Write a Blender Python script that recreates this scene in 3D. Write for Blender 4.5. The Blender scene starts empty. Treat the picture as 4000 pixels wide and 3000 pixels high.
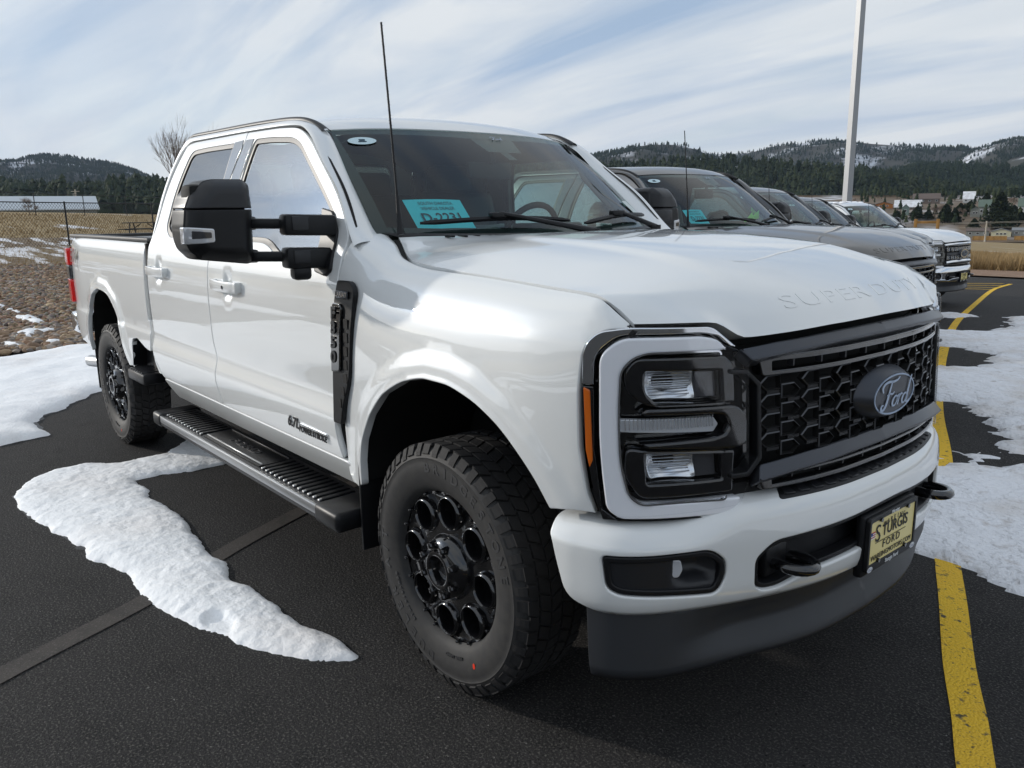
import bpy, bmesh, math, random
import numpy as np
from mathutils import Vector, Matrix
from mathutils.geometry import delaunay_2d_cdt
random.seed(7); rng = np.random.default_rng(11)
S = bpy.context.scene
COL = S.collection
rad = math.radians

# ------------------------------------------------------------------ camera
CAM = np.array([2.081, -2.4271, 1.61]); YAW, PITCH, ROLL, FPX = 2.4426, -0.2123, -0.0139, 3133.6
cy_, sy_, cp_, sp_ = math.cos(YAW), math.sin(YAW), math.cos(PITCH), math.sin(PITCH)
FW = np.array([cy_*cp_, sy_*cp_, sp_]); RT = np.array([sy_, -cy_, 0.0]); UP = np.cross(RT, FW)
RT, UP = RT*math.cos(ROLL)+UP*math.sin(ROLL), -RT*math.sin(ROLL)+UP*math.cos(ROLL)
cam = bpy.data.cameras.new('camera'); camo = bpy.data.objects.new('camera', cam); COL.objects.link(camo)
camo.matrix_world = Matrix([[RT[i], UP[i], -FW[i], CAM[i]] for i in range(3)] + [[0, 0, 0, 1]])
cam.sensor_fit = 'HORIZONTAL'; cam.sensor_width = 36; cam.lens = FPX/4000*36
cam.clip_start = 0.05; cam.clip_end = 9000
S.camera = camo
S.render.resolution_x, S.render.resolution_y = 1024, 768

# ------------------------------------------------------------------ sky, sun, exposure
SUN_AZ, SUN_EL = rad(-149), rad(16)
SD = Vector((math.cos(SUN_AZ)*math.cos(SUN_EL), math.sin(SUN_AZ)*math.cos(SUN_EL), math.sin(SUN_EL)))
w = bpy.data.worlds.new('World'); S.world = w; w.use_nodes = True
nt = w.node_tree; nt.nodes.clear()
def nd(t, **k):
    n = nt.nodes.new(t)
    for a, b in k.items(): setattr(n, a, b)
    return n
def lk(a, b): nt.links.new(a, b)
out = nd('ShaderNodeOutputWorld'); bg = nd('ShaderNodeBackground'); bg.inputs[1].default_value = 0.1
sky = nd('ShaderNodeTexSky', sky_type='NISHITA', sun_disc=False)
sky.sun_elevation = SUN_EL; sky.sun_rotation = math.atan2(SD.x, SD.y); sky.altitude = 1500; sky.dust_density = 1.5
tc = nd('ShaderNodeTexCoord'); sep = nd('ShaderNodeSeparateXYZ'); lk(tc.outputs['Generated'], sep.inputs[0])
# thin high cloud: direction projected on a flat layer, stretched into streaks
zc = nd('ShaderNodeMath', operation='MAXIMUM'); lk(sep.outputs[2], zc.inputs[0]); zc.inputs[1].default_value = 0.0
za = nd('ShaderNodeMath', operation='ADD'); lk(zc.outputs[0], za.inputs[0]); za.inputs[1].default_value = 0.16
dv = nd('ShaderNodeVectorMath', operation='DIVIDE'); cmb = nd('ShaderNodeCombineXYZ')
for i in range(3): lk(za.outputs[0], cmb.inputs[i])
lk(tc.outputs['Generated'], dv.inputs[0]); lk(cmb.outputs[0], dv.inputs[1])
mp = nd('ShaderNodeMapping'); mp.inputs['Rotation'].default_value = (0, 0, rad(38)); mp.inputs['Scale'].default_value = (0.42, 1.5, 0.0)
mp.inputs['Location'].default_value = (3.1, 0.7, 0)
lk(dv.outputs[0], mp.inputs[0])
n1 = nd('ShaderNodeTexNoise'); n1.inputs['Scale'].default_value = 1.15; n1.inputs['Detail'].default_value = 6; n1.inputs['Roughness'].default_value = 0.5; n1.inputs['Distortion'].default_value = 0.35
lk(mp.outputs[0], n1.inputs['Vector'])
cr = nd('ShaderNodeValToRGB'); cr.color_ramp.interpolation = 'EASE'
cr.color_ramp.elements[0].position = 0.30; cr.color_ramp.elements[0].color = (0.80, 0.80, 0.80, 1)
cr.color_ramp.elements[1].position = 0.62; cr.color_ramp.elements[1].color = (1, 1, 1, 1)
lk(n1.outputs['Fac'], cr.inputs[0])
n2 = nd('ShaderNodeTexNoise'); n2.inputs['Scale'].default_value = 1.0; n2.inputs['Detail'].default_value = 7; n2.inputs['Roughness'].default_value = 0.56; n2.inputs['Distortion'].default_value = 0.6
mp2 = nd('ShaderNodeMapping'); mp2.inputs['Rotation'].default_value = (0, 0, rad(50)); mp2.inputs['Scale'].default_value = (0.45, 1.6, 0); mp2.inputs['Location'].default_value = (9.3, 4.2, 0)
lk(dv.outputs[0], mp2.inputs[0]); lk(mp2.outputs[0], n2.inputs['Vector'])
cc = nd('ShaderNodeValToRGB')
cc.color_ramp.elements[0].position = 0.36; cc.color_ramp.elements[0].color = (2.9, 3.75, 5.0, 1)
cc.color_ramp.elements[1].position = 0.58; cc.color_ramp.elements[1].color = (5.7, 5.95, 6.15, 1)
lk(n2.outputs['Fac'], cc.inputs[0])
# bright aureole of the sun behind the thin cloud
dt = nd('ShaderNodeVectorMath', operation='DOT_PRODUCT'); lk(tc.outputs['Generated'], dt.inputs[0]); dt.inputs[1].default_value = SD
dm = nd('ShaderNodeMath', operation='MAXIMUM'); lk(dt.outputs['Value'], dm.inputs[0]); dm.inputs[1].default_value = 0
p1 = nd('ShaderNodeMath', operation='POWER'); lk(dm.outputs[0], p1.inputs[0]); p1.inputs[1].default_value = 60
p2 = nd('ShaderNodeMath', operation='POWER'); lk(dm.outputs[0], p2.inputs[0]); p2.inputs[1].default_value = 12
a1 = nd('ShaderNodeMath', operation='MULTIPLY'); lk(p1.outputs[0], a1.inputs[0]); a1.inputs[1].default_value = 4.5
a2 = nd('ShaderNodeMath', operation='MULTIPLY_ADD'); lk(p2.outputs[0], a2.inputs[0]); a2.inputs[1].default_value = 0.6; lk(a1.outputs[0], a2.inputs[2])
a3 = nd('ShaderNodeMath', operation='ADD'); lk(a2.outputs[0], a3.inputs[0]); a3.inputs[1].default_value = 1.0
hz_ = nd('ShaderNodeMapRange'); lk(zc.outputs[0], hz_.inputs['Value']); hz_.inputs['From Min'].default_value = 0.02; hz_.inputs['From Max'].default_value = 0.16; hz_.inputs['To Min'].default_value = 0.75; hz_.inputs['To Max'].default_value = 0.0
hm = nd('ShaderNodeMix', data_type='RGBA'); lk(hz_.outputs[0], hm.inputs['Factor']); lk(cc.outputs[0], hm.inputs['A']); hm.inputs['B'].default_value = (5.9, 6.0, 6.0, 1)
cs = nd('ShaderNodeVectorMath', operation='SCALE'); lk(hm.outputs['Result'], cs.inputs[0]); lk(a3.outputs[0], cs.inputs['Scale'])
mx = nd('ShaderNodeMix', data_type='RGBA'); lk(cr.outputs[0], mx.inputs['Factor']); lk(sky.outputs[0], mx.inputs['A']); lk(cs.outputs[0], mx.inputs['B'])
lk(mx.outputs['Result'], bg.inputs[0]); lk(bg.outputs[0], out.inputs[0])
sun = bpy.data.lights.new('sun', 'SUN'); sun.energy = 1.8; sun.angle = rad(1.6); sun.color = (1.0, 0.93, 0.83)
suno = bpy.data.objects.new('sun', sun); COL.objects.link(suno); suno.rotation_euler = SD.to_track_quat('Z', 'Y').to_euler()
S.view_settings.view_transform = 'Standard'; S.view_settings.look = 'None'; S.view_settings.gamma = 1
S.view_settings.exposure = 0.48; S.view_settings.use_curve_mapping = False
S.render.engine = 'CYCLES'
S.cycles.max_bounces = 8; S.cycles.transparent_max_bounces = 12; S.cycles.caustics_reflective = False; S.cycles.caustics_refractive = False

# ------------------------------------------------------------------ helpers
def ray(px, py): return FW + RT*(px-2000)/FPX + UP*(1500-py)/FPX
def on_plane(px, py, ax, val):
    d = ray(px, py); return CAM + d*(val-CAM[ax])/d[ax]
def at_dist(px, py, D):                      # point of a sight line at horizontal distance D
    d = ray(px, py); return CAM + d*D/math.hypot(d[0], d[1])

def pchip(x, y):
    x = np.asarray(x, float); y = np.asarray(y, float); h = np.diff(x); dl = np.diff(y, axis=0)
    hs = h.reshape(-1, *([1]*(y.ndim-1))); dl = dl/hs; m = np.zeros_like(y)
    a, b = dl[:-1], dl[1:]; w1 = 2*hs[1:]+hs[:-1]; w2 = hs[1:]+2*hs[:-1]
    with np.errstate(divide='ignore', invalid='ignore'):
        mm = (w1+w2)/(w1/a+w2/b)
    m[1:-1] = np.where(a*b > 0, mm, 0); m[0] = dl[0]; m[-1] = dl[-1]
    def f(t):
        t = np.clip(np.asarray(t, float), x[0], x[-1]); i = np.clip(np.searchsorted(x, t, 'right')-1, 0, len(x)-2)
        s = (t-x[i])/h[i]; sh = s.reshape(s.shape+(1,)*(y.ndim-1)); hh = h[i].reshape(sh.shape)
        return (1+2*sh)*(1-sh)**2*y[i]+sh*(1-sh)**2*hh*m[i]+sh**2*(3-2*sh)*y[i+1]+sh**2*(sh-1)*hh*m[i+1]
    return f
def sst(a, b, x):
    t = np.clip((x-a)/(b-a), 0, 1); return t*t*(3-2*t)

def vnoise(x, y, seed=0):
    x = np.asarray(x, float); y = np.asarray(y, float)
    xi = np.floor(x).astype(np.int64); yi = np.floor(y).astype(np.int64); fx = x-xi; fy = y-yi
    def h(a, b):
        n = (a*374761393 + b*668265263 + seed*974711) & 0xffffffff
        n = ((n ^ (n >> 13))*1274126177) & 0xffffffff
        return ((n ^ (n >> 16)) & 0xffff)/65535.0
    u = fx*fx*(3-2*fx); v = fy*fy*(3-2*fy)
    return (h(xi, yi)*(1-u)+h(xi+1, yi)*u)*(1-v)+(h(xi, yi+1)*(1-u)+h(xi+1, yi+1)*u)*v
def fbm(x, y, seed=0, o=4):
    s = 0; a = 0.5
    for i in range(o): s = s+a*vnoise(x*2**i, y*2**i, seed+i*17); a *= 0.5
    return s/(1-0.5**o)

def link(o, parent=None, **props):
    COL.objects.link(o)
    if parent is not None: o.parent = parent
    for k, v in props.items(): o[k] = v
    return o
def mk(name, V, F, mat=None, parent=None, smooth=True, angle=35, normals=None, **props):
    me = bpy.data.meshes.new(name)
    V = np.asarray(V, float).reshape(-1, 3)
    if isinstance(F, np.ndarray):
        n = F.shape[1]; me.vertices.add(len(V)); me.vertices.foreach_set('co', V.ravel())
        me.loops.add(F.size); me.loops.foreach_set('vertex_index', F.ravel().astype(np.int32))
        me.polygons.add(len(F)); me.polygons.foreach_set('loop_start', np.arange(0, F.size, n, dtype=np.int32)); 
        me.update(calc_edges=True); me.validate()
    else:
        me.from_pydata([tuple(v) for v in V], [], [tuple(f) for f in F]); me.update()
    if smooth:
        me.polygons.foreach_set('use_smooth', [True]*len(me.polygons))
        if normals is not None and len(normals) == len(me.vertices): me.normals_split_custom_set_from_vertices([tuple(n) for n in normals])
        elif angle: me.set_sharp_from_angle(angle=rad(angle))
    if mat is not None: me.materials.append(mat)
    return link(bpy.data.objects.new(name, me), parent, **props)
def thing(name, label, cat, loc=(0, 0, 0), rz=0, group=None):
    o = bpy.data.objects.new(name, None); o.empty_display_size = 0.2; link(o, None, label=label, category=cat)
    o.location = loc; o.rotation_euler = (0, 0, rz)
    if group: o['group'] = group
    return o
def tag(o, label, cat, group=None):
    o['label'] = label; o['category'] = cat
    if group: o['group'] = group
    return o
def mirrored(o, parent=None):
    me = o.data.copy(); n = len(me.vertices); co = np.empty(n*3); me.vertices.foreach_get('co', co); co = co.reshape(-1, 3)
    co[:, 1] *= -1
    cn = None
    if me.has_custom_normals:
        cn = np.zeros((n, 3)); vn = [tuple(l.normal) for l in me.loops]
        for l, v in zip(me.loops, vn): cn[l.vertex_index] = v
        cn[:, 1] *= -1
    F = [list(p.vertices)[::-1] for p in me.polygons]
    sm = [p.use_smooth for p in me.polygons]
    return mk(o.name.split('.')[0], co, F, me.materials[0] if me.materials else None, parent if parent is not None else o.parent, any(sm), 35, cn)
def pair(o):
    mirrored(o); return o

def dense(poly, step):
    out = []; n = len(poly)
    for i in range(n):
        a = np.array(poly[i], float); b = np.array(poly[(i+1) % n], float); k = max(1, int(round(np.linalg.norm(b-a)/step)))
        for j in range(k): out.append(a+(b-a)*j/k)
    return np.array(out)
def rp(pts, r, n=5):
    """round the corners of a closed polygon"""
    out = []; m = len(pts)
    for i in range(m):
        p = np.array(pts[i][:2], float); rr = pts[i][2] if len(pts[i]) > 2 else r
        a = np.array(pts[i-1][:2], float); b = np.array(pts[(i+1) % m][:2], float)
        la, lb = np.linalg.norm(a-p), np.linalg.norm(b-p); d = min(rr, la*0.48, lb*0.48)
        if d < 1e-4: out.append(p); continue
        s, e = p+(a-p)/la*d, p+(b-p)/lb*d
        for k in range(n+1):
            t = k/n; out.append((1-t)**2*s+2*t*(1-t)*p+t*t*e)
    return [tuple(q) for q in out]
def area2(P): return 0.5*np.sum(P[:, 0]*np.roll(P[:, 1], -1)-np.roll(P[:, 0], -1)*P[:, 1])
def inset(P, e):
    P = np.asarray(P, float); d1 = P-np.roll(P, 1, 0); d2 = np.roll(P, -1, 0)-P
    d1 /= np.linalg.norm(d1, axis=1)[:, None]+1e-12; d2 /= np.linalg.norm(d2, axis=1)[:, None]+1e-12
    n1 = np.stack([-d1[:, 1], d1[:, 0]], 1); n2 = np.stack([-d2[:, 1], d2[:, 0]], 1); n = n1+n2
    n /= np.linalg.norm(n, axis=1)[:, None]+1e-12; c = np.clip(np.sum(n*n1, 1), 0.5, 1)
    s = 1 if area2(P) > 0 else -1
    return P+n*(s*e/c)[:, None]
def inside(Q, P):
    x, y = Q[:, 0][:, None], Q[:, 1][:, None]; x1, y1 = P[:, 0][None], P[:, 1][None]; x2, y2 = np.roll(P[:, 0], -1)[None], np.roll(P[:, 1], -1)[None]
    with np.errstate(divide='ignore', invalid='ignore'):
        c = ((y1 > y) != (y2 > y)) & (x < (x2-x1)*(y-y1)/(y2-y1)+x1)
    return np.sum(c, 1) % 2 == 1
def segdist(Q, P, closed=True):
    A = P; B = np.roll(P, -1, 0)
    if not closed: A, B = P[:-1], P[1:]
    best = np.full(len(Q), 1e9)
    for a, b in zip(A, B):
        ab = b-a; t = np.clip(((Q-a)@ab)/(ab@ab+1e-12), 0, 1); best = np.minimum(best, np.linalg.norm(Q-(a+t[:, None]*ab), axis=1))
    return best

def panel(name, poly, mp, mat, parent=None, res=0.035, holes=(), rnd=0.004, depth=0.02, extra=None, step=None, flip=False, both=False, ddir=None, **props):
    """skin a trimmed 2-D outline over the surface mp(u, v) with rolled edges and a return flange"""
    step = step or res*0.6
    rings = []
    for i, pg in enumerate([poly]+list(holes)):
        P = dense(pg, step)
        if (area2(P) > 0) != (i == 0): P = P[::-1]
        rings.append(P)
    inn = []
    for i, P in enumerate(rings):
        Q = inset(P, rnd) if i == 0 else inset(P, -rnd)
        inn.append(Q)
    O = inn[0]; lo, hi = O.min(0), O.max(0)
    gx = np.arange(lo[0], hi[0], res); gy = np.arange(lo[1], hi[1], res*0.866)
    X, Y = np.meshgrid(gx, gy); X = X+(np.arange(len(gy)) % 2)[:, None]*res*0.5
    Gp = np.stack([X.ravel(), Y.ravel()], 1)
    if extra is not None and len(extra):
        ex = np.asarray(extra, float); far = np.min(np.linalg.norm(Gp[:, None]-ex[None], axis=2), axis=1) > res*0.45 if len(ex) < 3000 else np.ones(len(Gp), bool)
        Gp = np.concatenate([Gp[far], ex])
    ok = inside(Gp, O)
    for H in inn[1:]: ok &= ~inside(Gp, H)
    Gp = Gp[ok]
    if len(Gp):
        allr = [segdist(Gp, R) for R in inn]; Gp = Gp[np.min(allr, axis=0) > step*0.45]
    pts = np.concatenate(inn+[Gp]) if len(Gp) else np.concatenate(inn)
    edges = []; k = 0
    for Q in inn:
        n = len(Q); edges += [(k+i, k+(i+1) % n) for i in range(n)]; k += n
    r = delaunay_2d_cdt([Vector(p) for p in pts], edges, [], 0, 1e-6)
    vv = np.array([tuple(v) for v in r[0]]); ff = np.array([f for f in r[2] if len(f) == 3])
    cen = vv[ff].mean(1); keep = inside(cen, O)
    for H in inn[1:]: keep &= ~inside(cen, H)
    ff = ff[keep]
    orig = r[3]; idx = {}
    for i, l in enumerate(orig):
        for o in l: idx[o] = i
    def nrm(P):
        e = 0.003; U, Vv = P[:, 0], P[:, 1]
        n = np.cross(mp(U+e, Vv)-mp(U-e, Vv), mp(U, Vv+e)-mp(U, Vv-e)); n /= np.linalg.norm(n, axis=1)[:, None]+1e-12
        return -n if flip else n
    N0 = nrm(vv); V3 = [mp(vv[:, 0], vv[:, 1])]; NN = [N0]; F = [tuple(f) for f in (ff[:, ::-1] if flip else ff)]
    base = len(vv); k = 0
    for P, Q in zip(rings, inn):
        n = len(P); top = [idx[k+i] for i in range(n)]; nr = nrm(P); p3 = mp(P[:, 0], P[:, 1]); q3 = mp(Q[:, 0], Q[:, 1])
        od = p3-q3; od -= nr*np.sum(od*nr, 1)[:, None]; od /= np.linalg.norm(od, axis=1)[:, None]+1e-12
        rows = [(p3-nr*rnd*0.35-od*rnd*0.3, nr*0.85+od*0.5), (p3-nr*rnd, nr*0.2+od), (p3-nr*max(depth, rnd*1.5) if ddir is None else p3+np.array(ddir)*depth, od)]
        prev = top
        for a, b in rows:
            cur = list(range(base, base+n)); base += n; V3.append(a); NN.append(b/np.linalg.norm(b, axis=1)[:, None])
            for i in range(n):
                j = (i+1) % n; q = (prev[i], cur[i], cur[j], prev[j]); F.append(q[::-1] if flip else q)
            prev = cur
        k += n
    o = mk(name, np.concatenate(V3), F, mat, parent, True, None, np.concatenate(NN), **props)
    if both: mirrored(o)
    return o

def grid_faces(n, m, cu=False, cv=False, flip=False):
    F = []
    for i in range(n if cu else n-1):
        for j in range(m if cv else m-1):
            q = (i*m+j, ((i+1) % n)*m+j, ((i+1) % n)*m+(j+1) % m, i*m+(j+1) % m); F.append(q[::-1] if flip else q)
    return F
def loft(name, rows, mat, parent=None, cu=False, cv=False, flip=False, caps=False, angle=35, both=False, **props):
    R = np.asarray(rows, float); n, m = R.shape[:2]; F = grid_faces(n, m, cu, cv, flip)
    if caps:
        a = list(range(m)); b = [(n-1)*m+j for j in range(m)]
        F += [a if not flip else a[::-1], b[::-1] if not flip else b]
    o = mk(name, R.reshape(-1, 3), F, mat, parent, True, angle, **props)
    if both: mirrored(o)
    return o
def box_vf(c, s, bev=0.0, rot=None, seg=1):
    bm = bmesh.new(); bmesh.ops.create_cube(bm, size=1)
    for v in bm.verts: v.co = Vector((v.co.x*s[0], v.co.y*s[1], v.co.z*s[2]))
    if bev > 0: bmesh.ops.bevel(bm, geom=list(bm.edges), offset=bev, segments=seg, profile=0.5, affect='EDGES')
    if rot is not None: bmesh.ops.rotate(bm, verts=bm.verts, cent=(0, 0, 0), matrix=rot)
    V = [tuple(v.co+Vector(c)) for v in bm.verts]; bm.verts.index_update(); F = [[v.index for v in f.verts] for f in bm.faces]; bm.free()
    return V, F
def merge(parts):
    V, F = [], []
    for v, f in parts:
        k = len(V); V += [tuple(q) for q in v]; F += [tuple(i+k for i in q) for q in f]
    return V, F
def box(name, c, s, mat, parent=None, bev=0.004, rot=None, seg=2, both=False, **props):
    o = mk(name, *box_vf(c, s, bev, rot, seg), mat, parent, True, 40, **props)
    if both: mirrored(o)
    return o
def tube_vf(path, r, n=8, cap=True, closed=False):
    P = [Vector(p) for p in path]; m = len(P); rr = r if hasattr(r, '__len__') else [r]*m
    V = []; up = Vector((0, 0, 1))
    for i in range(m):
        if closed: t = P[(i+1) % m]-P[i-1]
        else: t = P[min(i+1, m-1)]-P[max(i-1, 0)]
        t.normalize(); a = t.cross(up)
        if a.length < 0.1: a = t.cross(Vector((1, 0, 0)))
        a.normalize(); b = a.cross(t)
        for k in range(n):
            th = 2*math.pi*k/n; V.append(tuple(P[i]+(a*math.cos(th)+b*math.sin(th))*rr[i]))
    F = grid_faces(m, n, closed, True, True)
    if cap and not closed: F += [tuple(range(n)), tuple((m-1)*n+k for k in range(n))[::-1]]
    return V, F
def tube(name, path, r, mat, parent=None, n=8, both=False, closed=False, **props):
    o = mk(name, *tube_vf(path, r, n, True, closed), mat, parent, True, 50, **props)
    if both: mirrored(o)
    return o
def lathe_vf(prof, n=48, a0=0, a1=2*math.pi):
    """profile of (radius, y) round the y axis"""
    full = abs(a1-a0-2*math.pi) < 1e-6; k = n if full else n+1
    V = [(r*math.cos(a0+(a1-a0)*i/n), y, r*math.sin(a0+(a1-a0)*i/n)) for i in range(k) for r, y in prof]
    return V, grid_faces(k, len(prof), full, False, False)
TXT = {}
def text_vf(s, size=1.0, ext=0.0, align='CENTER', bold=0.0, spacing=1.0):
    """letters as mesh arrays: u right, v up, w out"""
    cu = bpy.data.curves.new('lettering', 'FONT'); cu.body = s; cu.size = size; cu.extrude = ext; cu.align_x = align; cu.align_y = 'CENTER'
    cu.offset = bold; cu.resolution_u = 3; cu.space_character = spacing
    o = bpy.data.objects.new('lettering', cu); COL.objects.link(o)
    dg = bpy.context.evaluated_depsgraph_get(); me = bpy.data.meshes.new_from_object(o.evaluated_get(dg))
    V = np.array([tuple(v.co) for v in me.vertices]).reshape(-1, 3); F = [tuple(p.vertices) for p in me.polygons]
    bpy.data.objects.remove(o); bpy.data.curves.remove(cu); bpy.data.meshes.remove(me)
    return V, F
def text_on(name, s, size, fn, mat, parent=None, ext=0.002, sx=1.0, bold=0.0, slant=0.0, spacing=1.0, **props):
    V, F = text_vf(s, size, ext, 'CENTER', bold, spacing); V[:, 0] = V[:, 0]*sx+V[:, 1]*slant
    return mk(name, fn(V), F, mat, parent, False, **props)
def plane_fn(o, u, v):
    o, u, v = np.array(o, float), np.array(u, float), np.array(v, float); n = np.cross(u, v)
    return lambda T: o+T[:, :1]*u+T[:, 1:2]*v+T[:, 2:3]*n

# ------------------------------------------------------------------ materials
MATS = {}
def mat(name, col=(0.5, 0.5, 0.5), rough=0.5, metal=0.0, coat=0.0, coat_rough=0.03, trans=0.0, ior=1.45, bump=None, var=None, spec=None, emit=None, sub=0.0):
    m = bpy.data.materials.new(name); m.use_nodes = True; t = m.node_tree; b = t.nodes['Principled BSDF']
    I = b.inputs; I['Base Color'].default_value = (*col, 1); I['Roughness'].default_value = rough; I['Metallic'].default_value = metal
    I['Coat Weight'].default_value = coat; I['Coat Roughness'].default_value = coat_rough; I['Transmission Weight'].default_value = trans; I['IOR'].default_value = ior
    if spec is not None: I['Specular IOR Level'].default_value = spec
    if sub: I['Subsurface Weight'].default_value = sub; I['Subsurface Radius'].default_value = (0.02, 0.02, 0.025)
    tcn = t.nodes.new('ShaderNodeTexCoord')
    if var:   # (scale, colour b, detail) blend of two colours
        n = t.nodes.new('ShaderNodeTexNoise'); n.inputs['Scale'].default_value = var[0]; n.inputs['Detail'].default_value = var[2] if len(var) > 2 else 4
        r = t.nodes.new('ShaderNodeValToRGB'); r.color_ramp.elements[0].position = 0.35; r.color_ramp.elements[1].position = 0.65
        r.color_ramp.elements[0].color = (*col, 1); r.color_ramp.elements[1].color = (*var[1], 1)
        t.links.new(tcn.outputs['Object'], n.inputs['Vector']); t.links.new(n.outputs['Fac'], r.inputs[0]); t.links.new(r.outputs[0], I['Base Color'])
    if bump:  # (scale, strength, distance)
        n = t.nodes.new('ShaderNodeTexNoise'); n.inputs['Scale'].default_value = bump[0]; n.inputs['Detail'].default_value = 3
        bp = t.nodes.new('ShaderNodeBump'); bp.inputs['Strength'].default_value = bump[1]; bp.inputs['Distance'].default_value = bump[2]
        t.links.new(tcn.outputs['Object'], n.inputs['Vector']); t.links.new(n.outputs['Fac'], bp.inputs['Height']); t.links.new(bp.outputs[0], I['Normal'])
    if emit: I['Emission Color'].default_value = (*emit[0], 1); I['Emission Strength'].default_value = emit[1]
    MATS[name] = m; return m
def glass_mat(name, tint, rough=0.0, ior=1.5):
    m = bpy.data.materials.new(name); m.use_nodes = True; t = m.node_tree; t.nodes.clear()
    o = t.nodes.new('ShaderNodeOutputMaterial'); mixn = t.nodes.new('ShaderNodeMixShader'); tr = t.nodes.new('ShaderNodeBsdfTransparent'); gl = t.nodes.new('ShaderNodeBsdfGlossy')
    fr = t.nodes.new('ShaderNodeFresnel'); ge = t.nodes.new('ShaderNodeNewGeometry'); ml_ = t.nodes.new('ShaderNodeMapRange'); ml_.inputs['To Min'].default_value = ior; ml_.inputs['To Max'].default_value = 1/ior; t.links.new(ge.outputs['Backfacing'], ml_.inputs['Value']); t.links.new(ml_.outputs[0], fr.inputs[0]); gl.inputs['Roughness'].default_value = rough
    tr.inputs[0].default_value = (*tint, 1)
    t.links.new(fr.outputs[0], mixn.inputs[0]); t.links.new(tr.outputs[0], mixn.inputs[1]); t.links.new(gl.outputs[0], mixn.inputs[2]); t.links.new(mixn.outputs[0], o.inputs[0])
    MATS[name] = m; return m
def paint(name, col, metal=0.0, rough=0.35, flake=0.012, coat=1.0):
    m = mat(name, col, rough, metal, coat, 0.02); t = m.node_tree; b = t.nodes['Principled BSDF']
    tcn = t.nodes.new('ShaderNodeTexCoord'); n = t.nodes.new('ShaderNodeTexNoise'); n.inputs['Scale'].default_value = 3.0; n.inputs['Detail'].default_value = 2
    bp = t.nodes.new('ShaderNodeBump'); bp.inputs['Strength'].default_value = flake; bp.inputs['Distance'].default_value = 0.01
    t.links.new(tcn.outputs['Object'], n.inputs['Vector']); t.links.new(n.outputs['Fac'], bp.inputs['Height']); t.links.new(bp.outputs[0], b.inputs['Coat Normal']); b.inputs['Coat IOR'].default_value = 1.8
    return m
paint('white_paint', (0.74, 0.755, 0.75)); paint('grey_paint', (0.022, 0.020, 0.019), 0.1, 0.3, 0.012, .7); paint('black_paint', (0.008, 0.008, 0.009), 0.0, .3, .012, .7)
paint('slate_paint', (0.035, 0.038, 0.042), 0.1, 0.3, 0.012, .7); paint('ice_white_paint', (0.80, 0.81, 0.815))
mat('black_plastic', (0.0075, 0.008, 0.0095), 0.42, bump=(900, 0.25, 0.0006), spec=.38)
mat('grey_plastic', (0.016, 0.017, 0.020), 0.38, bump=(900, 0.2, 0.0006))
mat('valance_plastic', (0.026, 0.028, 0.032), 0.48, bump=(700, 0.25, 0.0006))
mat('gloss_black', (0.006, 0.006, 0.007), 0.12, coat=1.0); mat('satin_charcoal', (0.060, 0.064, 0.074), 0.28, 0.5)
mat('void_black', (0.004, 0.004, 0.004), 0.8); mat('rubber', (0.020, 0.020, 0.021), 0.68, bump=(160, 0.15, 0.001), var=(30, (0.030, 0.029, 0.028), 3))
mat('rubber_letter', (0.045, 0.045, 0.046), 0.45); mat('tread_rubber', (0.015, 0.0145, 0.015), 0.75, bump=(220, 0.3, 0.001))
mat('chrome', (0.75, 0.77, 0.80), 0.08, 1.0); mat('reflector', (0.85, 0.87, 0.90), 0.2, 0.8); mat('steel_grey', (0.33, 0.32, 0.31), 0.5, 0.4, var=(20, (0.26, 0.25, 0.24)))
mat('brushed_silver', (0.48, 0.49, 0.50), 0.34, 0.9); mat('aluminium', (0.5, 0.51, 0.53), 0.35, 0.9)
mat('lamp_white', (0.88, 0.89, 0.93), 0.10, coat=1.0, sub=0.0); mat('amber_lens', (0.62, 0.13, 0.01), 0.12, coat=1.0, bump=(300, 0.3, 0.001)); mat('red_lens', (0.75, 0.012, 0.012), 0.1, coat=1.0)
mat('smoked_lens', (0.05, 0.05, 0.055), 0.08, coat=1.0); mat('clear_lens', (0.66, 0.68, 0.72), 0.06, 0.3, coat=1.0)
glass_mat('windshield_glass', (0.66, 0.82, 0.79), ior=1.55); glass_mat('side_glass', (0.60, 0.74, 0.68), ior=3.4); glass_mat('privacy_glass', (0.07, 0.08, 0.075), ior=2.9); glass_mat('lens_glass', (0.985, 0.99, 0.995), ior=1.28)
mat('cabin_dark', (0.020, 0.020, 0.022), 0.7); mat('cabin_grey', (0.06, 0.06, 0.062), 0.75); mat('seat_leather', (0.03, 0.029, 0.028), 0.5); mat('headliner', (0.07, 0.07, 0.07), 0.9)
mat('card_blue', (0.06, 0.66, 0.78), 0.5); mat('card_ink', (0.015, 0.05, 0.08), 0.6); mat('sticker_paper', (0.55, 0.70, 0.74), 0.4); mat('paper_white', (0.6, 0.66, 0.64), 0.6)
mat('plate_yellow', (0.80, 0.67, 0.26), 0.4, coat=0.3); mat('ink_black', (0.012, 0.012, 0.012), 0.5); mat('white_print', (0.7, 0.72, 0.74), 0.4); mat('flag_red', (0.5, 0.03, 0.03), 0.5); mat('flag_blue', (0.03, 0.06, 0.25), 0.5)
mat('badge_blue', (0.32, 0.40, 0.52), 0.3, 0.6); mat('emblem_grey', (0.055, 0.06, 0.072), 0.36, 0.4); mat('red_paint_dot', (0.8, 0.05, 0.02), 0.5); mat('green_tag', (0.25, 0.85, 0.10), 0.5)
mat('bed_liner', (0.012, 0.012, 0.012), 0.8, bump=(300, 0.4, 0.002)); mat('rail_cap', (0.06, 0.06, 0.062), 0.55); mat('light_seal', (0.30, 0.30, 0.30), 0.6)
M = MATS

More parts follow.
